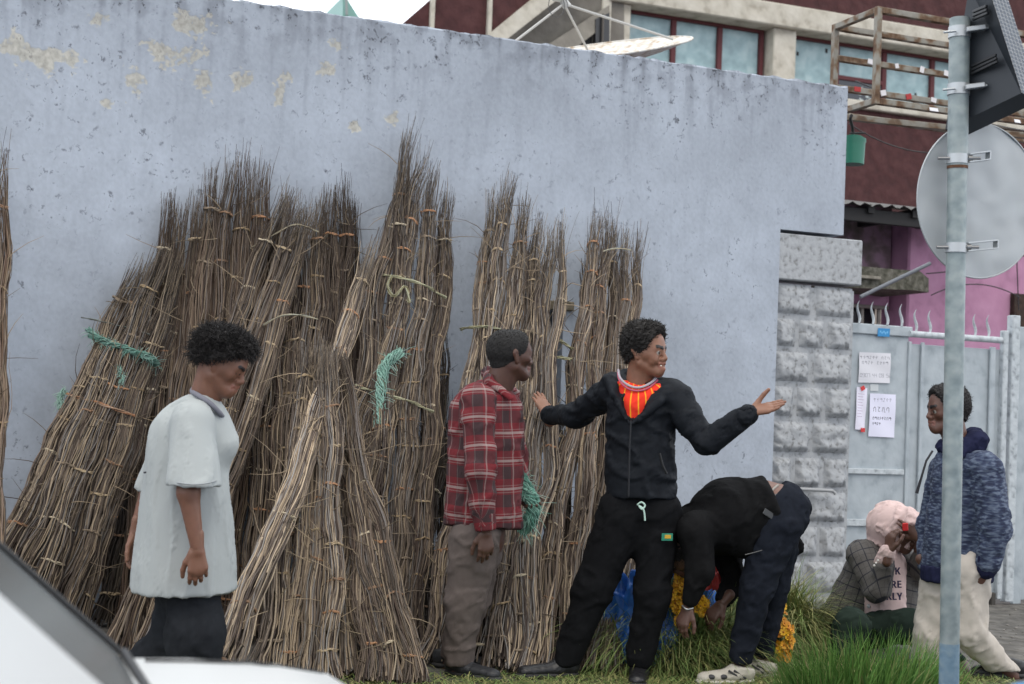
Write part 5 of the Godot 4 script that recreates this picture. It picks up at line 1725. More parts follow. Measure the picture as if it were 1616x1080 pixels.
func heap(ce: Vector3, rad: Vector3, dir: Vector3, count: int, sd: int, label: String, dry := 0.0) -> void:
	var rng := RandomNumberGenerator.new()
	rng.seed = sd
	var o := thing("cut_grass_heap", ce, label, "cut grass", "heaps of freshly cut grass for sale")
	var m := MB.new()
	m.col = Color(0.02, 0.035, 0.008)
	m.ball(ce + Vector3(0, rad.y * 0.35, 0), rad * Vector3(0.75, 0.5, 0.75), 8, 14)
	for k in count:
		var th := rng.randf() * TAU
		var ph := acos(rng.randf_range(-0.1, 1.0))
		var d := Vector3(sin(ph) * cos(th), cos(ph), sin(ph) * sin(th))
		var p := ce + d * rad * rng.randf_range(0.72, 1.0)
		if p.y < 0.01: p.y = 0.01
		var go := (dir * rng.randf_range(-0.4, 1.2) + d * 0.5 + Vector3(rng.randf_range(-1, 1), rng.randf_range(-0.6, 0.8), rng.randf_range(-1, 1)) * 0.75).normalized()
		m.col = grass_green(rng, dry) * rng.randf_range(0.8, 1.25)
		blade(m, p, go, rng.randf_range(0.16, 0.42), rng.randf_range(0.0014, 0.0032), rng.randf_range(0.4, 1.6))
	part("grass_stems", m, vcol(0.75), o, "stuff")

func tuft(ce: Vector3, rad: Vector2, count: int, hgt: float, sd: int, label: String) -> void:
	var rng := RandomNumberGenerator.new()
	rng.seed = sd
	var m := MB.new()
	for k in count:
		var th := rng.randf() * TAU
		var q := sqrt(rng.randf())
		var p := ce + Vector3(cos(th) * rad.x * q, 0.0, sin(th) * rad.y * q)
		p.y = 0.005
		m.col = Color(0.045, 0.115, 0.022).lerp(Color(0.16, 0.29, 0.07), rng.randf())
		if rng.randf() < 0.13: m.col = Color(0.36, 0.33, 0.16).lerp(Color(0.2, 0.22, 0.08), rng.randf())
		var d := Vector3(cos(th) * q * 0.4 + rng.randf_range(-0.3, 0.3), 1.0, sin(th) * q * 0.3 + rng.randf_range(-0.25, 0.25)).normalized()
		blade(m, p, d, hgt * rng.randf_range(0.45, 1.15) * (1.0 - q * 0.3), rng.randf_range(0.002, 0.0052), rng.randf_range(0.1, 1.1), 6)
	var mat := vcol(0.6)
	mat.backlight_enabled = true
	mat.backlight = Color(0.25, 0.4, 0.1)
	tag(part("grass_tuft", m, mat), label, "grass", "", "stuff")

func flowers(ce: Vector3, rad: Vector3, count: int, sd: int, label: String, orange := 0.3) -> void:
	var rng := RandomNumberGenerator.new()
	rng.seed = sd
	var o := thing("flower_bunch", ce, label, "flowers", "bunches of yellow daisies for sale")
	var m := MB.new()
	var st := MB.new()
	for k in count:
		var th := rng.randf() * TAU
		var q := sqrt(rng.randf())
		var d := Vector3(cos(th) * q, sin(th) * q, 0.35 + 0.65 * sqrt(1.0 - q * q) * rng.randf_range(0.6, 1.0))
		var p := ce + d * rad * rng.randf_range(0.8, 1.25)
		var f := (Vector3(d.x, d.y * 0.6 + 0.35, 0.9) + Vector3(rng.randf_range(-0.5, 0.5), rng.randf_range(-0.5, 0.5), 0.0)).normalized()
		var x := f.cross(Vector3.UP).normalized()
		var y := x.cross(f)
		var r := rng.randf_range(0.012, 0.022)
		var c := Color(0.74, 0.42, 0.012).lerp(Color(0.58, 0.20, 0.008), rng.randf() * orange * 2.0)
		for e in 7:
			var a := TAU * e / 7.0 + th
			var u := x * cos(a) + y * sin(a)
			var w := (x * -sin(a) + y * cos(a)) * r * 0.32
			m.col = c * rng.randf_range(0.8, 1.1)
			m.quad(p + u * r * 0.25 - w * 0.6, p + u * r * 0.25 + w * 0.6, p + u * r + w + f * 0.003, p + u * r - w + f * 0.003, f)
		m.col = Color(0.36, 0.12, 0.01)
		m.ball(p + f * 0.002, Vector3(r, r, r) * 0.3, 3, 5)
		if k % 2 == 0:
			st.col = grass_green(rng)
			blade(st, p, (Vector3(rng.randf_range(-0.4, 0.4), -1.0, -0.5)).normalized(), rng.randf_range(0.08, 0.2), 0.0016, 0.2, 2)
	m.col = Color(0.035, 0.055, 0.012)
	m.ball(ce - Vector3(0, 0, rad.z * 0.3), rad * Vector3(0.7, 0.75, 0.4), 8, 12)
	part("blossoms", m, vcol(0.6), o, "stuff")
	part("stems", st, vcol(0.7), o, "stuff")

# a crumpled sheet: a folded grid hung over a lump
func crumple(called: String, ce: Vector3, rad: Vector3, sd: int, mat: Material, label: String, category: String, fine := 6.0) -> void:
	var f := noise(sd, fine * 0.6, 2)
	var m := MB.new()
	var ny := 40
	var nx := 64
	var first := m.v.size()
	for j in ny + 1:
		var la := PI * 0.56 * j / ny
		for i in nx + 1:
			var an := TAU * i / nx
			var d := Vector3(sin(la) * cos(an), cos(la), sin(la) * sin(an))
			var k := 1.0 - absf(f.get_noise_3dv(d * Vector3(1.0, 0.35, 1.0))) * 0.6 + f.get_noise_3dv(d * 0.4 + Vector3(9, 0, 0)) * 0.3
			var p := ce + d * rad * k
			if p.y < 0.008: p.y = 0.008
			m.vert(p, d)
	for j in ny:
		for i in nx:
			var a := first + j * (nx + 1) + i
			m.tri_i(a, a + 1, a + nx + 1)
			m.tri_i(a + 1, a + nx + 2, a + nx + 1)
	m.smooth()
	tag(part(called, m, mat), label, category)

func build_wares() -> void:
	var blue := mottled([[0.0, 0.010, 0.06, 0.26], [0.5, 0.018, 0.12, 0.46], [1.0, 0.05, 0.2, 0.6]], 0.4, 121, 0.02, 0.35, 0.2)
	var red := paint(0.55, 0.055, 0.05, 0.5)
	crumple("blue_tarpaulin", Vector3(3.4201, 0.2270, 1.8375) * Vector3(1, 0, 1) + Vector3(0, 0.12, 0), Vector3(0.25, 0.46, 0.16), 1, blue, "crumpled blue plastic sheet behind the legs of the black trousers", "tarpaulin", 2.6)
	crumple("blue_tarpaulin", Vector3(3.7104, 0.4228, 1.7131) * Vector3(1, 0, 1) + Vector3(0, 0.26, 0), Vector3(0.17, 0.44, 0.15), 2, blue, "blue plastic sheet above the big bunch of yellow daisies", "tarpaulin", 2.6)
	crumple("red_cloth", Vector3(3.7926, 0.5004, 1.9316) * Vector3(1, 0, 1) + Vector3(0, 0.44, 0), Vector3(0.10, 0.165, 0.08), 3, red, "folded red cloth between the arms of the bending person", "cloth", 3.4)
	crumple("red_cloth", Vector3(3.6967, 0.4694, 1.6777) * Vector3(1, 0, 1) + Vector3(0, 0.43, 0), Vector3(0.09, 0.075, 0.06), 4, red, "strip of red cloth under the blue sheet above the daisies", "cloth", 3.0)
	crumple("red_cloth", Vector3(3.5939, 0.2465, 1.7665) * Vector3(1, 0, 1) + Vector3(0, 0.20, 0), Vector3(0.06, 0.05, 0.05), 5, red, "red cloth scrap beside the knee of the black trousers", "cloth", 3.0)
	crumple("red_cloth", Vector3(4.3356, 0.3630, 1.6853) * Vector3(1, 0, 1) + Vector3(0, 0.38, 0), Vector3(0.045, 0.05, 0.04), 6, red, "red cloth scrap above the daisies right of the bending person", "cloth", 3.0)
	crumple("blue_bag", Vector3(4.3374, 0.4018, 1.6342) * Vector3(1, 0, 1) + Vector3(0, 0.42, 0), Vector3(0.035, 0.07, 0.04), 7, blue, "blue plastic bag corner right of the bending person's legs", "bag", 3.0)
	flowers(Vector3(3.5293, 0.4023, 1.9960), Vector3(0.070, 0.135, 0.08), 230, 1, "tall bunch of yellow daisies left of the bending person's hand", 0.35)
	flowers(Vector3(3.6258, 0.3510, 2.0526), Vector3(0.034, 0.040, 0.04), 40, 2, "tiny bunch of yellow daisies by the bending person's wrist", 0.1)
	flowers(Vector3(4.0360, 0.3802, 2.1065), Vector3(0.034, 0.055, 0.05), 60, 3, "bright yellow daisies behind the bending person's knee", 0.05)
	flowers(Vector3(4.0324, 0.1928, 2.1605), Vector3(0.045, 0.11, 0.08), 90, 4, "orange yellow daisies right of the white sneakers", 0.5)
	heap(Vector3(3.4537, 0.0000, 1.7302), Vector3(0.36, 0.28, 0.28), Vector3(-0.9505, 0.0949, 0.2959), 3200, 1, "heap of cut grass behind the black trousers' legs")
	heap(Vector3(3.7496, 0.0000, 1.8822), Vector3(0.38, 0.22, 0.22), Vector3(0.5727, 0.0096, 0.8197), 3800, 2, "heap of cut grass under the bending person's hands", 0.22)
	heap(Vector3(4.1028, 0.0000, 1.3937), Vector3(0.30, 0.48, 0.2), Vector3(-0.2590, -0.8942, 0.3652), 1400, 3, "sheaf of pale grass standing under the red cloth", 0.5)
	heap(Vector3(4.5339, 0.0000, 1.4923), Vector3(0.17, 0.28, 0.2), Vector3(0.6382, -0.3033, 0.7076), 3000, 4, "grey green sheaf of grass right of the daisies", 0.35)
	tuft(Vector3(4.0697, 0.0000, 2.8591), Vector2(0.42, 0.2), 1300, 0.37, 1, "tall fresh green grass growing at the kerb left of the sign pole")
	tuft(Vector3(3.8868, 0.0000, 2.7122), Vector2(0.20, 0.14), 200, 0.20, 2, "shorter green grass growing left of the tall fresh tuft")
	tuft(Vector3(4.4754, 0.0000, 2.7540), Vector2(0.2, 0.14), 220, 0.30, 3, "thin grass with dry stalks growing right beside the sign pole")

# ---------------------------------------------------------------- people
const HEAD_CELL := 0.0034

func head(m: MB, ce: Vector3, fwd: Vector3, up: Vector3, s: float, skin: Color, neck_to: Vector3, smile := 0.0, neck_r := 0.056, gaze := true) -> void:
	var fw := fwd.normalized()
	var x := up.cross(fw).normalized()
	var u := fw.cross(x).normalized()
	var t := Transform3D(Basis(x * s, u * s, fw * s), ce)
	var f := Field.new()
	# cranium, face, jaw
	f.bone(t * Vector3(0, 0.035, -0.034), t * Vector3(0, 0.040, 0.018), 0.080 * s, 0.076 * s, 0, 0.02, x, 1.06)
	f.bone(t * Vector3(0, -0.005, 0.022), t * Vector3(0, -0.070, 0.046), 0.066 * s, 0.036 * s, 0, 0.03)
	for e in [-1.0, 1.0]:
		f.bone(t * Vector3(0.050 * e, -0.050, 0.0), t * Vector3(0.014 * e, -0.094, 0.068), 0.020 * s, 0.017 * s, 0, 0.03)
		f.bone(t * Vector3(0.040 * e, -0.014, 0.058), t * Vector3(0.048 * e, -0.012, 0.03), 0.024 * s, 0.022 * s, 0, 0.02)
	f.bone(t * Vector3(-0.034, 0.020, 0.072), t * Vector3(0.034, 0.020, 0.072), 0.018 * s, 0.018 * s, 0, 0.02)
	f.bone(t * Vector3(0, -0.088, 0.074), t * Vector3(0, -0.092, 0.070), 0.020 * s, 0.018 * s, 0, 0.015)
	# eyes
	for e in [-1.0, 1.0]:
		f.bone(t * Vector3(0.031 * e, 0.001, 0.104), t * Vector3(0.036 * e, 0.001, 0.102), 0.017 * s, 0.017 * s, 0, 0.014, Vector3.ZERO, 1.0, 1)
	for e in [-1.0, 1.0]:
		f.bone(t * Vector3(0.031 * e, 0.001, 0.0755), t * Vector3(0.032 * e, 0.001, 0.0755), 0.0130 * s, 0.0130 * s, 2 if gaze else 0, 0.003)
		if gaze:
			f.bone(t * Vector3(0.031 * e, 0.0005, 0.0828), t * Vector3(0.0312 * e, 0.0005, 0.0828), 0.0076 * s, 0.0076 * s, 3, 0.002)
		else:
			f.bone(t * Vector3(0.021 * e, -0.004, 0.0850), t * Vector3(0.043 * e, -0.002, 0.0790), 0.0036 * s, 0.0030 * s, 3, 0.002)
		f.bone(t * Vector3(0.018 * e, 0.0095, 0.0865), t * Vector3(0.044 * e, 0.007, 0.0775), 0.0054 * s, 0.0048 * s, 0, 0.006)
		f.bone(t * Vector3(0.019 * e, -0.0085, 0.0845), t * Vector3(0.043 * e, -0.0060, 0.0760), 0.0044 * s, 0.004 * s, 0, 0.006)
		f.bone(t * Vector3(0.014 * e, 0.0240, 0.0925), t * Vector3(0.045 * e, 0.0265, 0.0835), 0.0056 * s, 0.0050 * s, 3, 0.003)
	# nose
	f.bone(t * Vector3(0, 0.010, 0.088), t * Vector3(0, -0.026, 0.1045), 0.0085 * s, 0.0120 * s, 0, 0.014)
	for e in [-1.0, 1.0]:
		f.bone(t * Vector3(0.011 * e, -0.031, 0.096), t * Vector3(0.013 * e, -0.031, 0.092), 0.0095 * s, 0.009 * s, 0, 0.008)
	# mouth
	f.bone(t * Vector3(0, -0.052, 0.088), t * Vector3(0, -0.072, 0.086), 0.014 * s, 0.015 * s, 0, 0.02)
	var open := smile * 0.010
	var wide := 0.019 + smile * 0.009
	f.bone(t * Vector3(-wide, -0.0565 + smile * 0.006, 0.083), t * Vector3(0, -0.0545 + open * 0.2, 0.0975), 0.0045 * s, 0.0085 * s, 1, 0.006)
	f.bone(t * Vector3(wide, -0.0565 + smile * 0.006, 0.083), t * Vector3(0, -0.0545 + open * 0.2, 0.0975), 0.0045 * s, 0.0085 * s, 1, 0.006)
	f.bone(t * Vector3(-wide * 0.9, -0.063 + smile * 0.004, 0.082), t * Vector3(0, -0.0695 - open, 0.0945), 0.0045 * s, 0.0095 * s, 1, 0.006)
	f.bone(t * Vector3(wide * 0.9, -0.063 + smile * 0.004, 0.082), t * Vector3(0, -0.0695 - open, 0.0945), 0.0045 * s, 0.0095 * s, 1, 0.006)
	f.bone(t * Vector3(-wide, -0.062 + smile * 0.005, 0.090), t * Vector3(wide, -0.062 + smile * 0.005, 0.090), (0.0018 + open * 0.4) * s, (0.0018 + open * 0.4) * s, 5, 0.004, Vector3.ZERO, 1.0, 1)
	f.bone(t * Vector3(0, -0.062, 0.103), t * Vector3(0, -0.0622, 0.103), (0.0030 + open * 0.7) * s, (0.0030 + open * 0.7) * s, 5, 0.004, Vector3.ZERO, 1.0, 1)
	if smile > 0.0:
		f.bone(t * Vector3(-wide * 0.55, -0.0605, 0.0865), t * Vector3(0, -0.0610, 0.0930), 0.0060 * s, 0.0072 * s, 4, 0.002)
		f.bone(t * Vector3(wide * 0.55, -0.0605, 0.0865), t * Vector3(0, -0.0610, 0.0930), 0.0060 * s, 0.0072 * s, 4, 0.002)
		for e in [-1.0, 1.0]:
			f.bone(t * Vector3(0.040 * e, -0.036, 0.066), t * Vector3(0.042 * e, -0.044, 0.060), 0.018 * s, 0.016 * s, 0, 0.02)
	# ears
	for e in [-1.0, 1.0]:
		f.bone(t * Vector3(0.078 * e, 0.014, -0.016), t * Vector3(0.073 * e, -0.020, -0.006), 0.021 * s, 0.014 * s, 6, 0.008, (x * e + fw * 0.45), 2.6)
		f.bone(t * Vector3(0.087 * e, 0.010, -0.010), t * Vector3(0.083 * e, -0.008, -0.004), 0.009 * s, 0.006 * s, 6, 0.006, (x * e + fw * 0.45), 1.5, 1)
	# neck
	f.bone(t * Vector3(0, -0.045, -0.030), neck_to, neck_r * s, (neck_r + 0.008) * s, 0, 0.03)
	f.bone(t * Vector3(0, -0.060, 0.010), neck_to, 0.040 * s, 0.045 * s, 0, 0.03)
	var lip := skin.lerp(Color(0.30, 0.10, 0.08), 0.32)
	f.build(m, HEAD_CELL, [skin, lip, Color(0.27, 0.245, 0.215), Color(0.010, 0.007, 0.006), Color(0.75, 0.72, 0.64), Color(0.05, 0.012, 0.01), skin * 1.08])
	var tone := noise(9, 26.0, 3)
	for k in m.v.size():
		var g := 1.0 + tone.get_noise_3dv(m.v[k]) * 0.16
		m.c[k] = Color(m.c[k].r * g, m.c[k].g * g, m.c[k].b * g)

# palm_n is where the palm looks, s is +1 or -1 for the side of the thumb
func hand(m: MB, wrist: Vector3, dir: Vector3, palm_n: Vector3, s: float, curl: Array, skin: Color, spread := 0.10, k := 1.0, thumb_in := 0.2) -> void:
	var d := dir.normalized()
	var n := (palm_n - d * palm_n.dot(d)).normalized()
	var side := d.cross(n).normalized() * s
	var f := Field.new()
	f.bone(wrist - d * 0.055, wrist + d * 0.012, 0.0285 * k, 0.026 * k, 0, 0.015, n, 1.12)
	f.bone(wrist + d * 0.022 + side * 0.004, wrist + d * 0.074 * k, 0.031 * k, 0.036 * k, 0, 0.015, n, 2.5)
	var off := [0.030, 0.0105, -0.009, -0.028]
	var reach := [0.086, 0.090, 0.086, 0.078]
	var lens := [0.068, 0.076, 0.070, 0.055]
	var rad := [0.0094, 0.0096, 0.0090, 0.0080]
	for j in 4:
		var kn: Vector3 = wrist + (d * reach[j] + side * off[j]) * k
		f.bone(wrist + d * 0.02 + side * off[j] * 0.5, kn, 0.013 * k, 0.0115 * k, 0, 0.010)
		var a := 0.0
		var p := kn
		var sp: float = off[j] * 3.0 * spread * 10.0
		for b in 3:
			a += curl[j] * [0.8, 1.1, 0.8][b]
			var dd := (d + side * sp).normalized() * cos(a) + n * sin(a)
			var q: Vector3 = p + dd * lens[j] * [0.45, 0.31, 0.24][b] * k
			f.bone(p, q, rad[j] * (1.04 - b * 0.10) * k, rad[j] * (0.96 - b * 0.12) * k, 0 if b < 2 else 1, 0.005)
			p = q
	var t0 := wrist + (d * 0.022 + side * 0.022 + n * 0.006) * k
	var t1 := t0 + (d * 0.030 + side * 0.024 + n * thumb_in * 0.04) * k
	var t2 := t1 + (d * 0.030 + side * 0.012 + n * thumb_in * 0.06) * k
	var t3 := t2 + (d * 0.026 + side * 0.002 + n * thumb_in * 0.05) * k
	f.bone(t0, t1, 0.0155 * k, 0.0125 * k, 0, 0.012)
	f.bone(t1, t2, 0.0115 * k, 0.0105 * k, 0, 0.005)
	f.bone(t2, t3, 0.0105 * k, 0.0085 * k, 1, 0.005)
	f.build(m, 0.0036, [skin, skin.lerp(Color(0.35, 0.2, 0.15), 0.12)])

# hair laid on a head of the same place and turn; grow is its thickness, puff the extra volume on top
func hair_on(ce: Vector3, fwd: Vector3, up: Vector3, s: float, grow: float, puff := Vector3.ZERO, front := 0.066, nape := -0.040) -> Field:
	var fw := fwd.normalized()
	var x := up.cross(fw).normalized()
	var u := fw.cross(x).normalized()
	var t := Transform3D(Basis(x * s, u * s, fw * s), ce)
	var f := Field.new()
	f.bone(t * Vector3(0, 0.036, -0.034), t * Vector3(0, 0.041, 0.016), (0.081 + grow) * s, (0.077 + grow) * s, 0, 0.02, x, 1.04)
	f.bone(t * Vector3(0, 0.0, -0.036), t * Vector3(0, -0.03, -0.040), (0.072 + grow * 0.7) * s, (0.058 + grow * 0.5) * s, 0, 0.02)
	if puff.x > 0.0:
		f.bone(t * Vector3(0, puff.y, -puff.z * 1.1), t * Vector3(0, puff.y + 0.004, puff.z), puff.x * s, puff.x * 0.94 * s, 0, 0.03)
		f.bone(t * Vector3(-0.035, puff.y + 0.005, -0.015), t * Vector3(0.035, puff.y + 0.005, -0.015), puff.x * s, puff.x * s, 0, 0.03)
	# the hairline over the brow and round the ears
	f.hem(t * Vector3(0, front, 0.064), t.basis * Vector3(0, -0.42, 0.9))
	f.hem(t * Vector3(0, nape, -0.055), t.basis * Vector3(0, -1.0, 0.55))
	return f

func hair_mesh(f: Field, cell: float, rough: float, amp: float, curls: int, lng: float, sd: int) -> MB:
	var m := MB.new()
	f.build(m, cell)
	var nz := noise(sd, rough, 2)
	for k in m.v.size():
		m.v[k] += m.n[k] * (nz.get_noise_3dv(m.v[k]) * amp)
	Field.normals(m, 0)
	var rng := RandomNumberGenerator.new()
	rng.seed = sd
	var total := m.v.size()
	m.col = Color(0.9, 0.9, 0.9)
	for c in curls:
		var k := rng.randi() % total
		var p := m.v[k]
		var n := m.n[k]
		var x := n.cross(Vector3.UP if absf(n.y) < 0.9 else Vector3.RIGHT).normalized()
		var y := n.cross(x)
		var l := lng * rng.randf_range(0.4, 1.25)
		var r := lng * rng.randf_range(0.1, 0.25)
		var ph := rng.randf() * TAU
		var lean := Vector3(rng.randf_range(-1, 1), rng.randf_range(-0.6, 0.8), rng.randf_range(-1, 1)) * 0.5
		var pts := PackedVector3Array()
		for e in 6:
			var t := e / 5.0
			pts.append(p - n * 0.003 + (n + lean * t) * l * t + (x * cos(ph + t * 6.0) + y * sin(ph + t * 6.0)) * r * t)
		m.tube(pts, PackedFloat32Array([0.0016, 0.0016, 0.0015, 0.0013, 0.0011, 0.0007]), 3, false)
	return m

func garment(f: Field, cell: float, fr: Vector3, amp: float, sd: int, ref := Vector3.ZERO) -> MB:
	var m := MB.new()
	f.build(m, cell, [], 3)
	if amp > 0.0:
		Field.crease(m, fr, amp, sd)
	if ref != Vector3.ZERO:
		f.unwrap(m, ref)
	return m

func shoe(heel: Vector3, toe: Vector3, w: float, tall: float) -> Array:
	# upper and sole
	var f := Field.new()
	var d := (toe - heel).normalized()
	var up := Vector3.UP
	var side := d.cross(up).normalized()
	f.bone(heel + up * 0.050, heel + d * 0.06 + up * 0.052, w * 0.92, w * 0.95, 0, 0.03, up, 0.9)
	f.bone(heel + d * 0.07 + up * 0.045, toe + up * 0.034 - d * 0.03, w, w * 0.92, 0, 0.03, up, 1.35)
	f.bone(heel + up * 0.06, heel + d * 0.03 + up * (0.06 + tall), w * 0.9, w * 0.92, 0, 0.03)
	f.hem(Vector3(0, heel.y + 0.022, 0), Vector3.DOWN)
	f.hem(heel + up * (0.075 + tall), (up - d * 0.2))
	var s := Field.new()
	s.bone(heel + up * 0.016, toe + up * 0.016 - d * 0.025, w * 1.06, w * 1.05, 0, 0.01, up, 2.2)
	s.hem(Vector3(0, heel.y + 0.001, 0), Vector3.DOWN)
	s.hem(Vector3(0, heel.y + 0.030, 0), Vector3.UP)
	var m := MB.new()
	f.build(m, 0.007)
	Field.crease(m, Vector3(26, 26, 26), 0.002, 4)
	var ms := MB.new()
	s.build(ms, 0.006)
	return [m, ms]

func ring(p: Array, r: float) -> MB:
	var m := MB.new()
	var c := Curve3D.new()
	var n := p.size()
	for k in n:
		var a: Vector3 = p[maxi(k - 1, 0)]
		var b: Vector3 = p[mini(k + 1, n - 1)]
		c.add_point(p[k], (a - b) * 0.18, (b - a) * 0.18)
	c.bake_interval = 0.006
	m.tube(c.get_baked_points(), PackedFloat32Array([r]), 8)
	return m

func plaid_image(base: Color, deep: Color, line: Color, size := 256) -> Image:
	var im := Image.create(size, size, false, Image.FORMAT_RGB8)
	var rng := RandomNumberGenerator.new()
	rng.seed = 3
	for y in size:
		for x in size:
			var u := float(x) / size
			var v := float(y) / size
			var hb := 1.0 if fmod(v + 0.05, 0.5) < 0.22 else 0.0
			var vb := 1.0 if fmod(u + 0.1, 0.5) < 0.20 else 0.0
			var c := base.lerp(deep, clampf(hb * 0.55 + vb * 0.42, 0.0, 1.0))
			var wh := 0.0
			if absf(fmod(v, 0.5) - 0.35) < 0.022: wh = 0.85
			elif absf(fmod(v, 0.5) - 0.29) < 0.008 or absf(fmod(v, 0.5) - 0.41) < 0.008: wh = 0.40
			var wv := 0.0
			if absf(fmod(u, 0.5) - 0.34) < 0.016: wv = 0.6
			elif absf(fmod(u, 0.5) - 0.08) < 0.007: wv = 0.28
			if (x + y) % 4 < 2:
				c = c.lerp(line, wh)
				c = c.lerp(line, wv * 0.5)
			else:
				c = c.lerp(line, wv)
				c = c.lerp(line, wh * 0.6)
			c = c * rng.randf_range(0.9, 1.08)
			im.set_pixel(x, y, c.linear_to_srgb())
	return im

func uv_cloth(im: Image, metres: float) -> StandardMaterial3D:
	var m := StandardMaterial3D.new()
	m.albedo_texture = ImageTexture.create_from_image(im)
	m.uv1_scale = Vector3.ONE / metres
	m.roughness = 0.92
	return m

func skin_mat() -> StandardMaterial3D:
	var m := vcol(0.52)
	m.subsurf_scatter_enabled = true
	m.subsurf_scatter_strength = 0.06
	return m

const R := Vector3(0.9302, 0.0418, 0.3647)
const C := Vector3(-0.3629, -0.0454, 0.9307)

# the man in the oversized grey T-shirt, walking to the right
func person_tee() -> Array:
	var skin := Color(0.175, 0.080, 0.050)
	var out := []
	var b := Field.new()
	var lw := Vector3(0.9236, 0.7202, 2.8436)
	var rw := Vector3(0.7522, 0.7238, 2.2827)
	b.bone(Vector3(0.9139, 1.1224, 2.5586), Vector3(0.9352, 0.6514, 2.5439), 0.11, 0.12)
	b.bone(Vector3(0.9547, 1.2684, 2.5816), Vector3(1.0053, 1.3939, 2.6290), 0.062, 0.055)
	b.chain(PackedVector3Array([Vector3(0.8893, 1.2097, 2.7251), Vector3(0.8820, 0.9365, 2.8164), lw]), PackedFloat32Array([0.052, 0.044, 0.026]), 0, 0.02)
	b.chain(PackedVector3Array([Vector3(0.8935, 1.2090, 2.3829), Vector3(0.8066, 0.9233, 2.2707), rw]), PackedFloat32Array([0.050, 0.043, 0.029]), 0, 0.02)
	b.chain(PackedVector3Array([Vector3(0.9368, 0.6329, 2.6081), Vector3(0.9815, 0.3494, 2.6117), Vector3(0.9720, 0.0538, 2.5721)]), PackedFloat32Array([0.075, 0.055, 0.04]))
	b.chain(PackedVector3Array([Vector3(0.9453, 0.6167, 2.4710), Vector3(0.9341, 0.3191, 2.4199), Vector3(0.7274, 0.0934, 2.2853)]), PackedFloat32Array([0.075, 0.055, 0.04]))
	var m := MB.new()
	b.build(m, 0.010, [skin])
	head(m, Vector3(1.0193, 1.4494, 2.6371), Vector3(0.8204, -0.3879, 0.4201), Vector3(0.3626, 0.9178, 0.1615), 1.0, skin, Vector3(0.9547, 1.2684, 2.5816), 0.0, 0.056, false)
	hand(m, lw, Vector3(0.0746, -0.9938, 0.0826), Vector3(0.1254, 0.1298, -0.9836), -1.0, [0.42, 0.46, 0.5, 0.55], skin)
	hand(m, rw, Vector3(-0.1103, -0.9930, -0.0432), Vector3(0.6330, 0.1110, 0.7661), 1.0, [0.35, 0.38, 0.42, 0.46], skin)
	out.append(["person", m, skin_mat()])
	# afro
	var hf := hair_on(Vector3(1.0193, 1.4494, 2.6371), Vector3(0.8204, -0.3879, 0.4201), Vector3(0.3626, 0.9178, 0.1615), 1.0, 0.016, Vector3(0.081, 0.058, 0.055), 0.046, 0.002)
	out.append(["hair", hair_mesh(hf, 0.006, 20.0, 0.020, 6000, 0.028, 21), paint(0.012, 0.010, 0.010, 0.75)])
	# the T-shirt
	var f := Field.new()
	f.bone(Vector3(0.9173, 1.1488, 2.5612), Vector3(0.9383, 0.3762, 2.5317), 0.150, 0.225, 0, 0.05, C, 1.0)
	f.bone(Vector3(0.8779, 1.1199, 2.5229), Vector3(0.8980, 0.3677, 2.4726), 0.125, 0.18, 0, 0.05)
	f.bone(Vector3(0.9035, 1.2103, 2.7307), Vector3(0.9084, 1.2123, 2.3889), 0.078, 0.078, 0, 0.05)
	f.bone(Vector3(0.9312, 1.2554, 2.6363), Vector3(0.9454, 1.2537, 2.5128), 0.066, 0.066, 0, 0.05)
	f.bone(Vector3(0.9832, 1.2828, 2.5934), Vector3(1.0285, 1.1275, 2.6035), 0.05, 0.085, 0, 0.05)
	var j := f.bone(Vector3(0.8924, 1.2101, 2.7371), Vector3(0.9045, 0.8541, 2.8427), 0.088, 0.118, 0, 0.03)
	f.clip(j, Vector3(0.8993, 0.9623, 2.8244), Vector3(0.0186, -0.9998, 0.0073), 0.026)
	j = f.bone(Vector3(0.9019, 1.2007, 2.3643), Vector3(0.8165, 0.8367, 2.2703), 0.084, 0.10, 0, 0.03)
	f.clip(j, Vector3(0.8082, 0.8962, 2.2700), Vector3(-0.2643, -0.9589, -0.1036), 0.026)
	f.hem(Vector3(0.9306, 0.5149, 2.5355), Vector3(0.0295, -0.9994, -0.0207))
	out.append(["t_shirt", garment(f, 0.0085, Vector3(6.0, 1.2, 6.0), 0.008, 31), paint(0.365, 0.39, 0.39, 0.95)])
	out.append(["sleeve_hem", ring([Vector3(0.8138, 0.9774, 2.8134), Vector3(0.8383, 0.9795, 2.9143), Vector3(0.8811, 0.9779, 2.9524), Vector3(0.9306, 0.9833, 2.9451), Vector3(0.9784, 0.9898, 2.8781)], 0.003), paint(0.30, 0.32, 0.33, 0.9)])
	out.append(["collar", ring([Vector3(0.9387, 1.3593, 2.5046), Vector3(0.9111, 1.3374, 2.5895), Vector3(0.9211, 1.3228, 2.6786), Vector3(0.9626, 1.2940, 2.7149), Vector3(1.0100, 1.2542, 2.6884), Vector3(1.0397, 1.2329, 2.6130)], 0.011), paint(0.17, 0.17, 0.20, 0.9)])
	var hemline := MB.new()
	hemline.box(Transform3D(Basis(R, Vector3.UP, C), Vector3(0.7494, 0.9994, 2.5744)), Vector3(0.03, 0.008, 0.002))
	out.append(["chest_tab", hemline, paint(0.05, 0.05, 0.06)])
	# trousers
	f = Field.new()
	f.chain(PackedVector3Array([Vector3(0.9479, 0.6035, 2.5788), Vector3(0.9702, 0.3507, 2.6181), Vector3(0.9677, 0.0763, 2.5930)]), PackedFloat32Array([0.105, 0.112, 0.105]), 0, 0.05)
	f.chain(PackedVector3Array([Vector3(0.9493, 0.5904, 2.4712), Vector3(0.9208, 0.2919, 2.4133), Vector3(0.7468, 0.1050, 2.2934)]), PackedFloat32Array([0.125, 0.10, 0.085]), 0, 0.05)
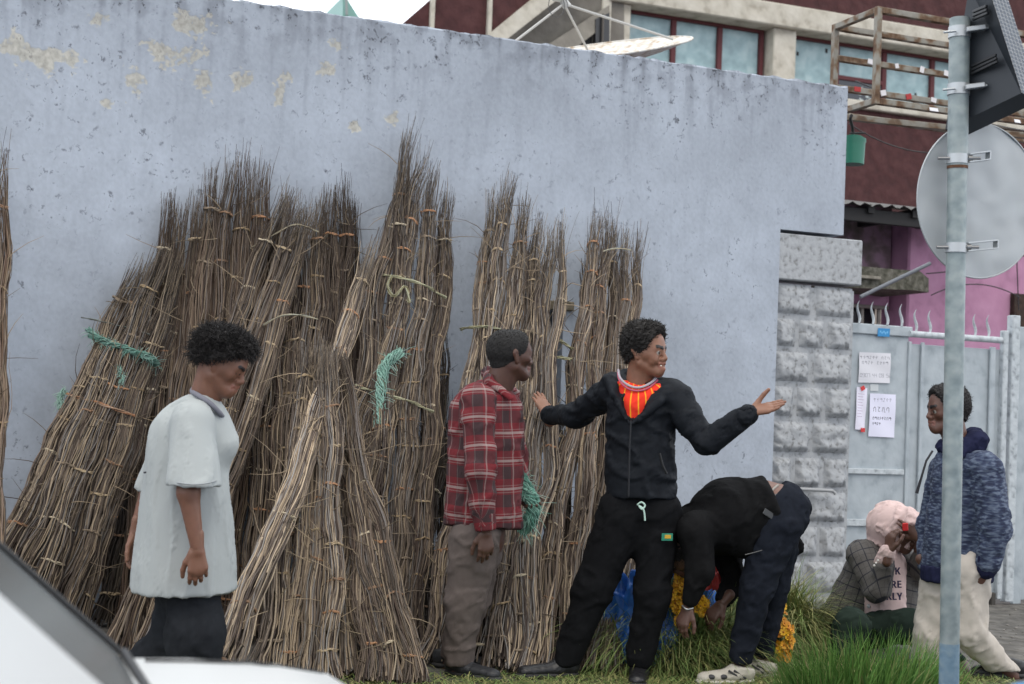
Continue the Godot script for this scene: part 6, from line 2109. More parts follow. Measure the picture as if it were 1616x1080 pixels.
	f.hem(Vector3(0.9338, 0.6776, 2.5446), Vector3.UP)
	f.hem(Vector3(0, 0.05, 0), Vector3.DOWN)
	out.append(["trousers", garment(f, 0.0125, Vector3(5, 4, 5), 0.010, 32), cloth(0.020, 0.022, 0.026, 0.25)])
	var foot := Vector3(0.9761, 0.0118, 2.5932) * Vector3(1, 0, 1)
	var sh := shoe(foot, foot + R * 0.25 * Vector3(1, 0, 1), 0.045, 0.02)
	out.append(["shoe", sh[0], paint(0.05, 0.05, 0.05)])
	out.append(["sole", sh[1], paint(0.4, 0.4, 0.4)])
	foot = Vector3(0.7187, -0.0197, 2.2764) * Vector3(1, 0, 1)
	sh = shoe(foot, foot + R * 0.25 * Vector3(1, 0, 1), 0.045, 0.02)
	out.append(["shoe", sh[0], paint(0.05, 0.05, 0.05)])
	out.append(["sole", sh[1], paint(0.4, 0.4, 0.4)])
	return out

# the man in the checked shirt
func person_check() -> Array:
	var skin := Color(0.078, 0.036, 0.025)
	var out := []
	var b := Field.new()
	var nw := Vector3(2.3852, 0.7354, 2.1679)
	b.bone(Vector3(2.4361, 1.2999, 1.9789), Vector3(2.4417, 0.6777, 1.9507), 0.12, 0.12)
	b.bone(Vector3(2.4776, 1.3889, 1.9994), Vector3(2.5184, 1.4904, 2.0202), 0.065, 0.06)
	b.chain(PackedVector3Array([Vector3(2.3470, 1.3597, 2.0975), Vector3(2.3439, 1.0229, 2.1658), nw]), PackedFloat32Array([0.05, 0.043, 0.029]))
	var fw := Vector3(2.6655, 0.9265, 1.8997)
	b.chain(PackedVector3Array([Vector3(2.5743, 1.3666, 1.8641), Vector3(2.6567, 1.0807, 1.8178), fw]), PackedFloat32Array([0.05, 0.043, 0.029]))
	b.chain(PackedVector3Array([Vector3(2.3920, 0.6820, 1.9960), Vector3(2.3735, 0.3680, 1.9413), Vector3(2.3707, 0.0167, 1.9016)]), PackedFloat32Array([0.08, 0.055, 0.04]))
	b.chain(PackedVector3Array([Vector3(2.4708, 0.6681, 1.8542), Vector3(2.4493, 0.3453, 1.7870), Vector3(2.3879, -0.0125, 1.6812)]), PackedFloat32Array([0.08, 0.055, 0.04]))
	var m := MB.new()
	b.build(m, 0.012, [skin])
	head(m, Vector3(2.5309, 1.5781, 2.0294), Vector3(0.9920, 0.0394, -0.1196), Vector3(0.0464, 0.9988, 0.0182), 1.06, skin, Vector3(2.4723, 1.3794, 1.9969), 0.0, 0.060)
	hand(m, nw, Vector3(0.0561, -0.9956, 0.0755), Vector3(0.0803, 0.0314, -0.9963), -1.0, [0.34, 0.38, 0.42, 0.48], skin)
	hand(m, fw, Vector3(0.4112, -0.8257, 0.3861), Vector3(-0.0501, -0.0298, 0.9983), -1.0, [0.6, 0.65, 0.7, 0.7], skin)
	out.append(["person", m, skin_mat()])
	var hf := hair_on(Vector3(2.5309, 1.5781, 2.0294), Vector3(0.9920, 0.0394, -0.1196), Vector3(0.0464, 0.9988, 0.0182), 1.06, 0.005, Vector3.ZERO, 0.074, -0.046)
	out.append(["hair", hair_mesh(hf, 0.005, 90.0, 0.003, 1600, 0.006, 22), paint(0.010, 0.009, 0.009, 0.85)])
	var f := Field.new()
	f.bone(Vector3(2.4361, 1.2999, 1.9789), Vector3(2.4556, 0.5850, 1.9516), 0.155, 0.205, 0, 0.05, C, 1.15)
	f.bone(Vector3(2.3471, 1.3289, 2.0745), Vector3(2.5527, 1.3595, 1.8768), 0.075, 0.072, 0, 0.05)
	f.bone(Vector3(2.3667, 1.2968, 1.9516), Vector3(2.3938, 1.0179, 1.9486), 0.105, 0.12, 0, 0.05)
	f.bone(Vector3(2.5215, 1.3034, 1.9908), Vector3(2.5515, 1.0238, 1.9889), 0.085, 0.085, 0, 0.05)
	f.bone(Vector3(2.3445, 1.3535, 2.0962), Vector3(2.3442, 1.0169, 2.1656), 0.084, 0.078, 1, 0.025)
	f.bone(Vector3(2.3442, 1.0169, 2.1656), Vector3(2.3810, 0.7593, 2.1674), 0.076, 0.054, 1, 0.02)
	f.bone(Vector3(2.5776, 1.3604, 1.8651), Vector3(2.6567, 1.0807, 1.8178), 0.08, 0.07, 2, 0.02)
	f.bone(Vector3(2.6567, 1.0807, 1.8178), Vector3(2.6649, 0.9511, 1.8899), 0.068, 0.05, 2, 0.02)
	f.hem(Vector3(2.4502, 0.7341, 1.9568), Vector3(-0.0366, -0.9986, 0.0391))
	var plaid := uv_cloth(plaid_image(Color(0.150, 0.011, 0.017), Color(0.038, 0.020, 0.023), Color(0.31, 0.25, 0.235)), 0.27)
	out.append(["checked_shirt", garment(f, 0.009, Vector3(4, 5, 4), 0.010, 33, C), plaid])
	# collar
	f = Field.new()
	f.bone(Vector3(2.4054, 1.4540, 2.0604), Vector3(2.4532, 1.4943, 1.9091), 0.026, 0.026, 0, 0.03, Vector3(-0.8128, 0.4877, -0.3187), 1.6)
	f.bone(Vector3(2.4054, 1.4540, 2.0604), Vector3(2.5022, 1.3725, 2.1264), 0.026, 0.018, 0, 0.03, Vector3(-0.1519, 0.4836, 0.8620), 1.6)
	f.bone(Vector3(2.4532, 1.4943, 1.9091), Vector3(2.5849, 1.3929, 1.9125), 0.026, 0.018, 0, 0.03)
	out.append(["collar", garment(f, 0.006, Vector3(9, 9, 9), 0.003, 34, C), plaid])
	f = Field.new()
	f.bone(Vector3(2.3752, 0.8133, 2.1678), Vector3(2.3842, 0.7534, 2.1683), 0.054, 0.051, 0, 0.02)
	f.hem(Vector3(2.3852, 0.7354, 2.1679), Vector3(0.0929, -0.9950, 0.0364))
	out.append(["cuff", garment(f, 0.006, Vector3(9, 9, 9), 0.003, 35, C), plaid])
	var pk := MB.new()
	pk.box(Transform3D(Basis(Vector3(0.9619, 0.0607, -0.2667), Vector3(0.0000, 1.0000, 0.0000), Vector3(0.2678, -0.0112, 0.9634)), Vector3(2.5004, 1.1855, 2.2025)), Vector3(0.10, 0.11, 0.006), 0.002)
	f = Field.new()
	f.chain(PackedVector3Array([Vector3(2.3978, 0.6823, 1.9983), Vector3(2.3730, 0.3695, 1.9519), Vector3(2.3638, 0.0309, 1.9103)]), PackedFloat32Array([0.128, 0.094, 0.070]), 0, 0.04)
	f.chain(PackedVector3Array([Vector3(2.4767, 0.6684, 1.8565), Vector3(2.4611, 0.3458, 1.7917), Vector3(2.3935, -0.0058, 1.6837)]), PackedFloat32Array([0.125, 0.092, 0.066]), 0, 0.04)
	f.hem(Vector3(2.4389, 0.8332, 1.9572), Vector3.UP)
	f.hem(Vector3(0, 0.055, 0), Vector3.DOWN)
	out.append(["trousers", garment(f, 0.011, Vector3(5, 7, 5), 0.010, 36), cloth(0.125, 0.102, 0.094, 0.12)])
	for q in [[Vector3(2.3548, -0.0545, 1.8811), Vector3(2.4483, -0.0394, 2.0043)], [Vector3(2.3617, -0.0777, 1.6678), Vector3(2.4860, -0.0743, 1.7380)]]:
		var heel: Vector3 = q[0] * Vector3(1, 0, 1)
		var d: Vector3 = ((q[1] - q[0]) * Vector3(1, 0, 1)).normalized()
		var sh := shoe(heel, heel + d * 0.26, 0.043, 0.02)
		out.append(["shoe", sh[0], paint(0.02, 0.021, 0.025, 0.5)])
		out.append(["sole", sh[1], paint(0.03, 0.03, 0.03, 0.7)])
	return out

# the man in the black jacket, both arms held out
func person_jacket() -> Array:
	var skin := Color(0.215, 0.100, 0.062)
	var out := []
	var b := Field.new()
	var lw := Vector3(3.0037, 1.2964, 1.3834)
	var rw := Vector3(3.5982, 1.3507, 2.5204)
	b.bone(Vector3(3.1992, 1.3314, 2.1275), Vector3(3.2315, 0.8567, 2.1170), 0.09, 0.085)
	b.bone(Vector3(3.1718, 1.4509, 2.1441), Vector3(3.1807, 1.5524, 2.1740), 0.060, 0.056)
	b.chain(PackedVector3Array([Vector3(3.0896, 1.4278, 2.0250), Vector3(3.0216, 1.2943, 1.7341), lw]), PackedFloat32Array([0.05, 0.043, 0.029]))
	b.chain(PackedVector3Array([Vector3(3.3440, 1.4084, 2.2522), Vector3(3.4430, 1.1896, 2.3660), rw]), PackedFloat32Array([0.05, 0.043, 0.029]))
	b.chain(PackedVector3Array([Vector3(3.1300, 0.8222, 2.0972), Vector3(3.0160, 0.4401, 2.0556), Vector3(2.8949, 0.0743, 2.0228)]), PackedFloat32Array([0.085, 0.055, 0.04]))
	b.chain(PackedVector3Array([Vector3(3.3007, 0.8299, 2.1641), Vector3(3.2855, 0.4251, 2.1922), Vector3(3.2352, 0.0939, 2.1457)]), PackedFloat32Array([0.085, 0.055, 0.04]))
	var m := MB.new()
	b.build(m, 0.012, [skin])
	head(m, Vector3(3.1824, 1.6246, 2.1997), Vector3(0.5862, 0.0107, 0.8101), Vector3(-0.0559, 0.9982, -0.0219), 1.04, skin, Vector3(3.1729, 1.4320, 2.1436), 0.7, 0.054)
	# left palm leans on the sticks, the right one is open to the sky
	hand(m, lw, Vector3(-0.1258, 0.7592, -0.6386), Vector3(-0.1141, -0.0832, -0.9900), -1.0, [0.10, 0.10, 0.12, 0.16], skin, 0.06)
	hand(m, rw, Vector3(0.8451, 0.2733, 0.4595), Vector3(-0.3927, 0.8321, 0.3917), -1.0, [0.02, 0.04, 0.07, 0.10], skin, 0.03, 1.06, 0.35)
	out.append(["person", m, skin_mat()])
	var hf := hair_on(Vector3(3.1824, 1.6246, 2.1997), Vector3(0.5862, 0.0107, 0.8101), Vector3(-0.0559, 0.9982, -0.0219), 1.04, 0.010, Vector3(0.072, 0.075, 0.036), 0.066, -0.034)
	out.append(["hair", hair_mesh(hf, 0.0045, 46.0, 0.010, 2400, 0.014, 23), paint(0.011, 0.009, 0.008, 0.8)])
	# jersey
	var f := Field.new()
	f.bone(Vector3(3.1925, 1.3314, 2.1410), Vector3(3.2203, 0.9367, 2.1326), 0.144, 0.150, 0, 0.04, C, 1.32)
	f.bone(Vector3(3.0992, 1.4319, 2.1364), Vector3(3.2412, 1.4227, 2.2181), 0.054, 0.056, 0, 0.03)
	f.bone(Vector3(3.1215, 1.3860, 2.1804), Vector3(3.1838, 1.3826, 2.2100), 0.056, 0.056, 0, 0.03)
	f.bone(Vector3(3.1334, 1.3426, 2.1883), Vector3(3.1274, 1.3048, 2.1895), 0.060, 0.054, 0, 0.03)
	f.hem(Vector3(3.2168, 0.9591, 2.1377), Vector3.DOWN)
	var im := Image.create(128, 32, false, Image.FORMAT_RGB8)
	im.fill(Color(0.90, 0.20, 0.11))
	for k in 8:
		im.fill_rect(Rect2i(k * 16 + 6, 0, 3, 32), Color(0.93, 0.62, 0.12))
	out.append(["jersey", garment(f, 0.009, Vector3(8, 6, 8), 0.004, 37, C), uv_cloth(im, 0.36)])
	out.append(["jersey_collar", ring([Vector3(3.0743, 1.5351, 2.1209), Vector3(3.0614, 1.4932, 2.1730), Vector3(3.0882, 1.4599, 2.2065), Vector3(3.1323, 1.4494, 2.2307), Vector3(3.1810, 1.4672, 2.2431), Vector3(3.2298, 1.5039, 2.2338), Vector3(3.2585, 1.5371, 2.1821)], 0.0062), paint(0.40, 0.36, 0.40, 0.9)])
	out.append(["jersey_collar", ring([Vector3(3.0677, 1.5221, 2.1285), Vector3(3.0570, 1.4804, 2.1760), Vector3(3.0835, 1.4441, 2.2104), Vector3(3.1300, 1.4337, 2.2366), Vector3(3.1821, 1.4517, 2.2492), Vector3(3.2345, 1.4916, 2.2393)], 0.0045), paint(0.45, 0.10, 0.16, 0.9)])
	# jacket
	f = Field.new()
	f.bone(Vector3(3.1902, 1.3314, 2.1455), Vector3(3.2260, 0.7948, 2.1333), 0.168, 0.180, 0, 0.04, C, 1.32)
	f.bone(Vector3(3.0928, 1.4280, 2.0477), Vector3(3.3367, 1.4143, 2.2389), 0.074, 0.074, 0, 0.04)
	f.bone(Vector3(3.0908, 1.4343, 2.0365), Vector3(3.0216, 1.2943, 1.7341), 0.080, 0.066, 1, 0.03)
	f.bone(Vector3(3.0216, 1.2943, 1.7341), Vector3(3.0076, 1.2941, 1.4278), 0.064, 0.048, 1, 0.02)
	f.bone(Vector3(3.3327, 1.4016, 2.2474), Vector3(3.4430, 1.1896, 2.3660), 0.082, 0.068, 2, 0.03)
	f.bone(Vector3(3.4430, 1.1896, 2.3660), Vector3(3.5873, 1.3410, 2.5156), 0.066, 0.048, 2, 0.02)
	# open front and the hood lying on the shoulders
	f.bone(Vector3(3.0640, 1.4714, 2.0601), Vector3(3.2128, 1.5169, 2.0129), 0.036, 0.042, 0, 0.03)
	f.bone(Vector3(3.2128, 1.5169, 2.0129), Vector3(3.3190, 1.4575, 2.2018), 0.042, 0.034, 0, 0.03)
	f.bone(Vector3(3.0402, 1.4830, 2.0944), Vector3(3.0244, 1.4134, 2.1923), 0.034, 0.024, 0, 0.02)
	f.bone(Vector3(3.3058, 1.4634, 2.2399), Vector3(3.2186, 1.3850, 2.2988), 0.036, 0.024, 0, 0.02)
	f.bone(Vector3(3.0244, 1.4134, 2.1923), Vector3(3.0792, 1.2735, 2.2552), 0.022, 0.012, 0, 0.015)
	f.bone(Vector3(3.2186, 1.3850, 2.2988), Vector3(3.0924, 1.2711, 2.2634), 0.022, 0.012, 0, 0.015)
	f.bone(Vector3(3.0553, 1.5081, 2.2626), Vector3(3.0909, 1.2986, 2.2502), 0.105, 0.016, 0, 0.006, Vector3.ZERO, 1.0, 1)
	f.bone(Vector3(3.1494, 1.4999, 2.3097), Vector3(3.0967, 1.2989, 2.2525), 0.105, 0.016, 0, 0.006, Vector3.ZERO, 1.0, 1)
	f.bone(Vector3(3.0990, 1.4079, 2.2802), Vector3(3.0885, 1.3143, 2.2608), 0.085, 0.03, 0, 0.006, Vector3.ZERO, 1.0, 1)
	f.hem(Vector3(3.2200, 0.9022, 2.1362), Vector3(0.0186, -0.9998, 0.0073))
	var shell := cloth(0.0125, 0.0145, 0.0185, 0.3, 0.62)
	out.append(["jacket", garment(f, 0.0085, Vector3(4, 6, 4), 0.013, 38), shell])
	var z := MB.new()
	var zp := PackedVector3Array([Vector3(3.0738, 1.2865, 2.2859), Vector3(3.0742, 1.1753, 2.2807), Vector3(3.0782, 1.0520, 2.2762), Vector3(3.0829, 0.9163, 2.2714)])
	z.tube(zp, PackedFloat32Array([0.0045]), 6)
	out.append(["zip", z, paint(0.016, 0.017, 0.02, 0.4)])
	z = MB.new()
	z.tube(PackedVector3Array([Vector3(3.2142, 1.1320, 2.3278), Vector3(3.2295, 1.0742, 2.3363), Vector3(3.2513, 1.0348, 2.3375)]), PackedFloat32Array([0.006]), 6)
	out.append(["pocket_edge", z, paint(0.004, 0.004, 0.005, 0.6)])
	for q in [[Vector3(3.0100, 1.2944, 1.4395), Vector3(3.0051, 1.2937, 1.4161), Vector3(-0.3167, 0.0081, -0.9485)], [Vector3(3.5764, 1.3313, 2.5109), Vector3(3.5900, 1.3442, 2.5168), Vector3(0.7475, 0.5961, 0.2931)]]:
		f = Field.new()
		f.bone(q[0], q[1], 0.052, 0.047, 0, 0.01)
		out.append(["cuff", garment(f, 0.007, Vector3(20, 20, 20), 0.004, 39), shell])
	# trousers
	f = Field.new()
	f.bone(Vector3(3.1411, 0.8354, 2.1022), Vector3(3.3004, 0.8362, 2.1643), 0.125, 0.125, 0, 0.04, C, 1.1)
	f.chain(PackedVector3Array([Vector3(3.1218, 0.7585, 2.0909), Vector3(3.0088, 0.4412, 2.0636), Vector3(2.8975, 0.0807, 2.0241)]), PackedFloat32Array([0.122, 0.098, 0.070]), 0, 0.04)
	f.chain(PackedVector3Array([Vector3(3.2925, 0.7662, 2.1578), Vector3(3.2721, 0.4260, 2.1977), Vector3(3.2303, 0.1020, 2.1549)]), PackedFloat32Array([0.112, 0.088, 0.070]), 0, 0.04)
	f.hem(Vector3(3.2124, 0.9335, 2.1347), Vector3.UP)
	f.hem(Vector3(0, 0.06, 0), Vector3.DOWN)
	out.append(["trousers", garment(f, 0.0105, Vector3(4, 5, 4), 0.010, 40), cloth(0.0075, 0.0078, 0.009, 0.3)])
	var cord := ring([Vector3(3.1411, 0.8758, 2.2545), Vector3(3.1532, 0.8896, 2.2707), Vector3(3.1713, 0.8749, 2.2770), Vector3(3.1557, 0.8561, 2.2754), Vector3(3.1425, 0.8736, 2.2657)], 0.0045)
	var c2 := ring([Vector3(3.1484, 0.8708, 2.2679), Vector3(3.1647, 0.8503, 2.2786), Vector3(3.1732, 0.8011, 2.2795)], 0.0045)
	cord.i.append_array(PackedInt32Array(Array(c2.i).map(func(k): return k + cord.v.size())))
	cord.v.append_array(c2.v); cord.n.append_array(c2.n); cord.c.append_array(c2.c); cord.u.append_array(c2.u)
	out.append(["drawstring", cord, paint(0.45, 0.62, 0.55, 0.8)])
	var pt := MB.new()
	pt.box(Transform3D(Basis(Vector3(0.9302, 0.0418, 0.3647), Vector3(0.0000, 1.0000, 0.0000), Vector3(-0.3629, -0.0454, 0.9307)), Vector3(3.2864, 0.7239, 2.3016)), Vector3(0.055, 0.036, 0.004), 0.001)
	out.append(["woven_patch", pt, paint(0.02, 0.20, 0.13)])
	pt = MB.new()
	pt.box(Transform3D(Basis(Vector3(0.9302, 0.0418, 0.3647), Vector3(0.0000, 1.0000, 0.0000), Vector3(-0.3629, -0.0454, 0.9307)), Vector3(3.2878, 0.7258, 2.3055)), Vector3(0.030, 0.018, 0.003), 0.001)
	out.append(["patch_emblem", pt, paint(0.55, 0.33, 0.03)])
	for q in [[Vector3(2.9211, -0.0083, 2.0182), Vector3(-0.9985, -0.0554, -0.0026), 0.05], [Vector3(3.2633, 0.0177, 2.1099), Vector3(-0.5035, -0.0513, 0.8625), 0.048]]:
		var heel: Vector3 = q[0] * Vector3(1, 0, 1)
		var d: Vector3 = (q[1] * Vector3(1, 0, 1)).normalized()
		var sh := shoe(heel, heel + d * 0.27, 0.045, 0.03)
		out.append(["shoe", sh[0], paint(0.012, 0.012, 0.014, 0.45)])
		out.append(["sole", sh[1], paint(0.02, 0.02, 0.02, 0.7)])
	return out

# the person bending over the cut grass
func person_bending() -> Array:
	var skin := Color(0.085, 0.042, 0.030)
	var out := []
	var b := Field.new()
	var nw := Vector3(3.4191, 0.3824, 2.2959)
	var fw := Vector3(3.6974, 0.3765, 2.1462)
	b.bone(Vector3(3.9136, 0.8611, 2.2971), Vector3(3.8146, 0.8663, 2.2588), 0.135, 0.155, 1)
	b.bone(Vector3(3.8154, 0.8503, 2.2584), Vector3(3.5713, 0.7751, 2.1595), 0.13, 0.11)
	b.bone(Vector3(3.5367, 0.7511, 2.1448), Vector3(3.4797, 0.7004, 2.1201), 0.06, 0.055)
	b.chain(PackedVector3Array([Vector3(3.4488, 0.7562, 2.3042), Vector3(3.4518, 0.5613, 2.3389), nw]), PackedFloat32Array([0.05, 0.043, 0.028]))
	b.chain(PackedVector3Array([Vector3(3.7147, 0.6956, 2.0611), Vector3(3.8124, 0.4944, 2.0679), fw]), PackedFloat32Array([0.05, 0.043, 0.028]))
	b.chain(PackedVector3Array([Vector3(3.8458, 0.7911, 2.3747), Vector3(3.7644, 0.4737, 2.3490), Vector3(3.7141, 0.1084, 2.3116)]), PackedFloat32Array([0.09, 0.06, 0.042]))
	b.chain(PackedVector3Array([Vector3(3.9723, 0.7767, 2.2085), Vector3(3.9479, 0.4501, 2.1831), Vector3(3.9203, 0.0745, 2.1540)]), PackedFloat32Array([0.09, 0.06, 0.042]))
	var m := MB.new()
	b.build(m, 0.011, [skin, Color(0.16, 0.078, 0.055)])
	head(m, Vector3(3.4776, 0.6296, 2.1159), Vector3(-0.5228, -0.7946, -0.3088), Vector3(-0.8937, -0.2804, -0.3504), 1.0, skin, Vector3(3.5522, 0.7421, 2.1504))
	hand(m, nw, Vector3(-0.3344, -0.9419, -0.0320), Vector3(0.9025, -0.1718, -0.3950), 1.0, [0.4, 0.45, 0.5, 0.5], skin, 0.08)
	hand(m, fw, Vector3(-0.6291, -0.7630, -0.1484), Vector3(0.6114, -0.5664, -0.5526), 1.0, [0.45, 0.5, 0.5, 0.5], skin, 0.08)
	out.append(["person", m, skin_mat()])
	var hf := Field.new()
	hf.bone(Vector3(3.4934, 0.6689, 2.1240), Vector3(3.4590, 0.6416, 2.1092), 0.088, 0.085, 0, 0.03)
	out.append(["hair", hair_mesh(hf, 0.007, 50.0, 0.008, 500, 0.012, 24), paint(0.010, 0.009, 0.009, 0.85)])
	var black := cloth(0.0072, 0.0072, 0.0078, 0.3, 0.85)
	var f := Field.new()
	f.bone(Vector3(3.9046, 0.8607, 2.2936), Vector3(3.6829, 0.8122, 2.2048), 0.182, 0.188, 0, 0.05)
	f.bone(Vector3(3.6829, 0.8122, 2.2048), Vector3(3.5373, 0.7415, 2.1446), 0.188, 0.135, 0, 0.05)
	f.bone(Vector3(3.4534, 0.7616, 2.2955), Vector3(3.7214, 0.7003, 2.0425), 0.085, 0.085, 0, 0.05)
	f.bone(Vector3(3.5134, 0.7404, 2.1352), Vector3(3.4842, 0.7263, 2.1232), 0.10, 0.085, 0, 0.04)
	f.bone(Vector3(3.7278, 0.6845, 2.3235), Vector3(3.8546, 0.6730, 2.2113), 0.055, 0.05, 0, 0.05)
	f.bone(Vector3(3.4430, 0.7559, 2.3019), Vector3(3.4547, 0.5614, 2.3400), 0.086, 0.066, 1, 0.03)
	f.bone(Vector3(3.4547, 0.5614, 2.3400), Vector3(3.4238, 0.4216, 2.3104), 0.064, 0.046, 1, 0.02)
	f.bone(Vector3(3.7248, 0.6939, 2.0435), Vector3(3.8158, 0.4880, 2.0689), 0.085, 0.066, 2, 0.03)
	f.bone(Vector3(3.8158, 0.4880, 2.0689), Vector3(3.7173, 0.3987, 2.1229), 0.064, 0.048, 2, 0.02)
	f.hem(Vector3(3.8886, 0.8793, 2.2883), Vector3(0.8754, 0.3405, 0.3432))
	out.append(["jacket", garment(f, 0.010, Vector3(5, 4, 4), 0.012, 41), black])
	f = Field.new()
	f.bone(Vector3(4.0760, 0.6812, 2.1583), Vector3(4.1073, 0.6694, 2.1699), 0.05, 0.045, 0, 0.03)
	f.bone(Vector3(4.0004, 0.6054, 2.1252), Vector3(4.0893, 0.6621, 2.1626), 0.03, 0.045, 0, 0.03)
	out.append(["jacket_tail", garment(f, 0.009, Vector3(12, 12, 12), 0.006, 42), black])
	# trousers with belt
	f = Field.new()
	f.bone(Vector3(3.8453, 0.8516, 2.2701), Vector3(3.9285, 0.8618, 2.3030), 0.165, 0.150, 0, 0.04)
	f.chain(PackedVector3Array([Vector3(3.8684, 0.7901, 2.3620), Vector3(3.7703, 0.4740, 2.3513), Vector3(3.7155, 0.1369, 2.3135)]), PackedFloat32Array([0.122, 0.080, 0.062]), 0, 0.04)
	f.chain(PackedVector3Array([Vector3(3.9735, 0.7788, 2.2305), Vector3(3.9631, 0.4508, 2.1890), Vector3(3.9308, 0.1043, 2.1595)]), PackedFloat32Array([0.118, 0.076, 0.060]), 0, 0.04)
	f.hem(Vector3(3.8844, 0.9561, 2.2904), Vector3(-0.5817, 0.7808, -0.2281))
	f.hem(Vector3(0, 0.10, 0), Vector3.DOWN)
	out.append(["trousers", garment(f, 0.010, Vector3(5, 6, 5), 0.010, 43), cloth(0.0125, 0.015, 0.022, 0.3)])
	var belt := ring([Vector3(3.7563, 0.8679, 2.4027), Vector3(3.7719, 0.8996, 2.4049), Vector3(3.8103, 0.9280, 2.3998), Vector3(3.8770, 0.9555, 2.3734)], 0.009)
	out.append(["belt", belt, paint(0.045, 0.047, 0.05, 0.5)])
	var band := ring([Vector3(3.7953, 0.9337, 2.3942), Vector3(3.8271, 0.9675, 2.3761), Vector3(3.8793, 0.9916, 2.3439)], 0.006)
	out.append(["underwear_band", band, paint(0.30, 0.27, 0.24)])
	var tg := MB.new()
	tg.box(Transform3D(Basis(Vector3.BACK, -0.5), Vector3(3.7733, 0.8526, 2.4408)), Vector3(0.07, 0.03, 0.006), 0.002)
	out.append(["belt_flap", tg, paint(0.05, 0.052, 0.055, 0.5)])
	tg = MB.new()
	tg.tube(PackedVector3Array([Vector3(3.6661, 0.6494, 2.4052), Vector3(3.7118, 0.6640, 2.4238), Vector3(3.7625, 0.6764, 2.4226)]), PackedFloat32Array([0.0028]), 6)
	out.append(["hem_zip", tg, paint(0.12, 0.12, 0.12, 0.4, 0.5)])
	out.append(["bracelet", ring([Vector3(3.3878, 0.3888, 2.2948), Vector3(3.3970, 0.3745, 2.3245), Vector3(3.4329, 0.3799, 2.3226)], 0.005), paint(0.4, 0.4, 0.4, 0.3, 0.8)])
	for q in [[Vector3(3.7416, 0.0370, 2.3189), Vector3(-0.9978, -0.0545, -0.0368)], [Vector3(3.9426, 0.0542, 2.2046), Vector3(-0.9972, -0.0540, -0.0517)]]:
		var heel: Vector3 = q[0] * Vector3(1, 0, 1)
		var d: Vector3 = (q[1] * Vector3(1, 0, 1)).normalized()
		var sh := shoe(heel, heel + d * 0.25, 0.046, 0.01)
		out.append(["sneaker", sh[0], paint(0.46, 0.43, 0.37, 0.7)])
		out.append(["sole", sh[1], paint(0.56, 0.53, 0.47, 0.7)])
		var sd := d.cross(Vector3.UP).normalized()
		if sd.dot(C) < 0.0: sd = -sd
		for e in 2:
			var st := MB.new()
			st.tube(PackedVector3Array([heel + d * (0.02 + e * 0.03) + sd * 0.0455 + Vector3(0, 0.035, 0), heel + d * (0.05 + e * 0.03) + sd * 0.046 + Vector3(0, 0.055, 0), heel + d * (0.085 + e * 0.03) + sd * 0.042 + Vector3(0, 0.075, 0)]), PackedFloat32Array([0.006]), 6)
			out.append(["side_stripe", st, paint(0.05, 0.05, 0.055, 0.7)])
		for e in [[0.205, 0.030, 0.022], [0.14, 0.040, 0.012]]:
			var st := MB.new()
			st.ball(heel + d * e[0] + sd * e[1] + Vector3(0, 0.045, 0), Vector3(0.020, 0.013, e[2]), 6, 10)
			out.append(["dark_panel", st, paint(0.05, 0.05, 0.055, 0.7)])
	return out

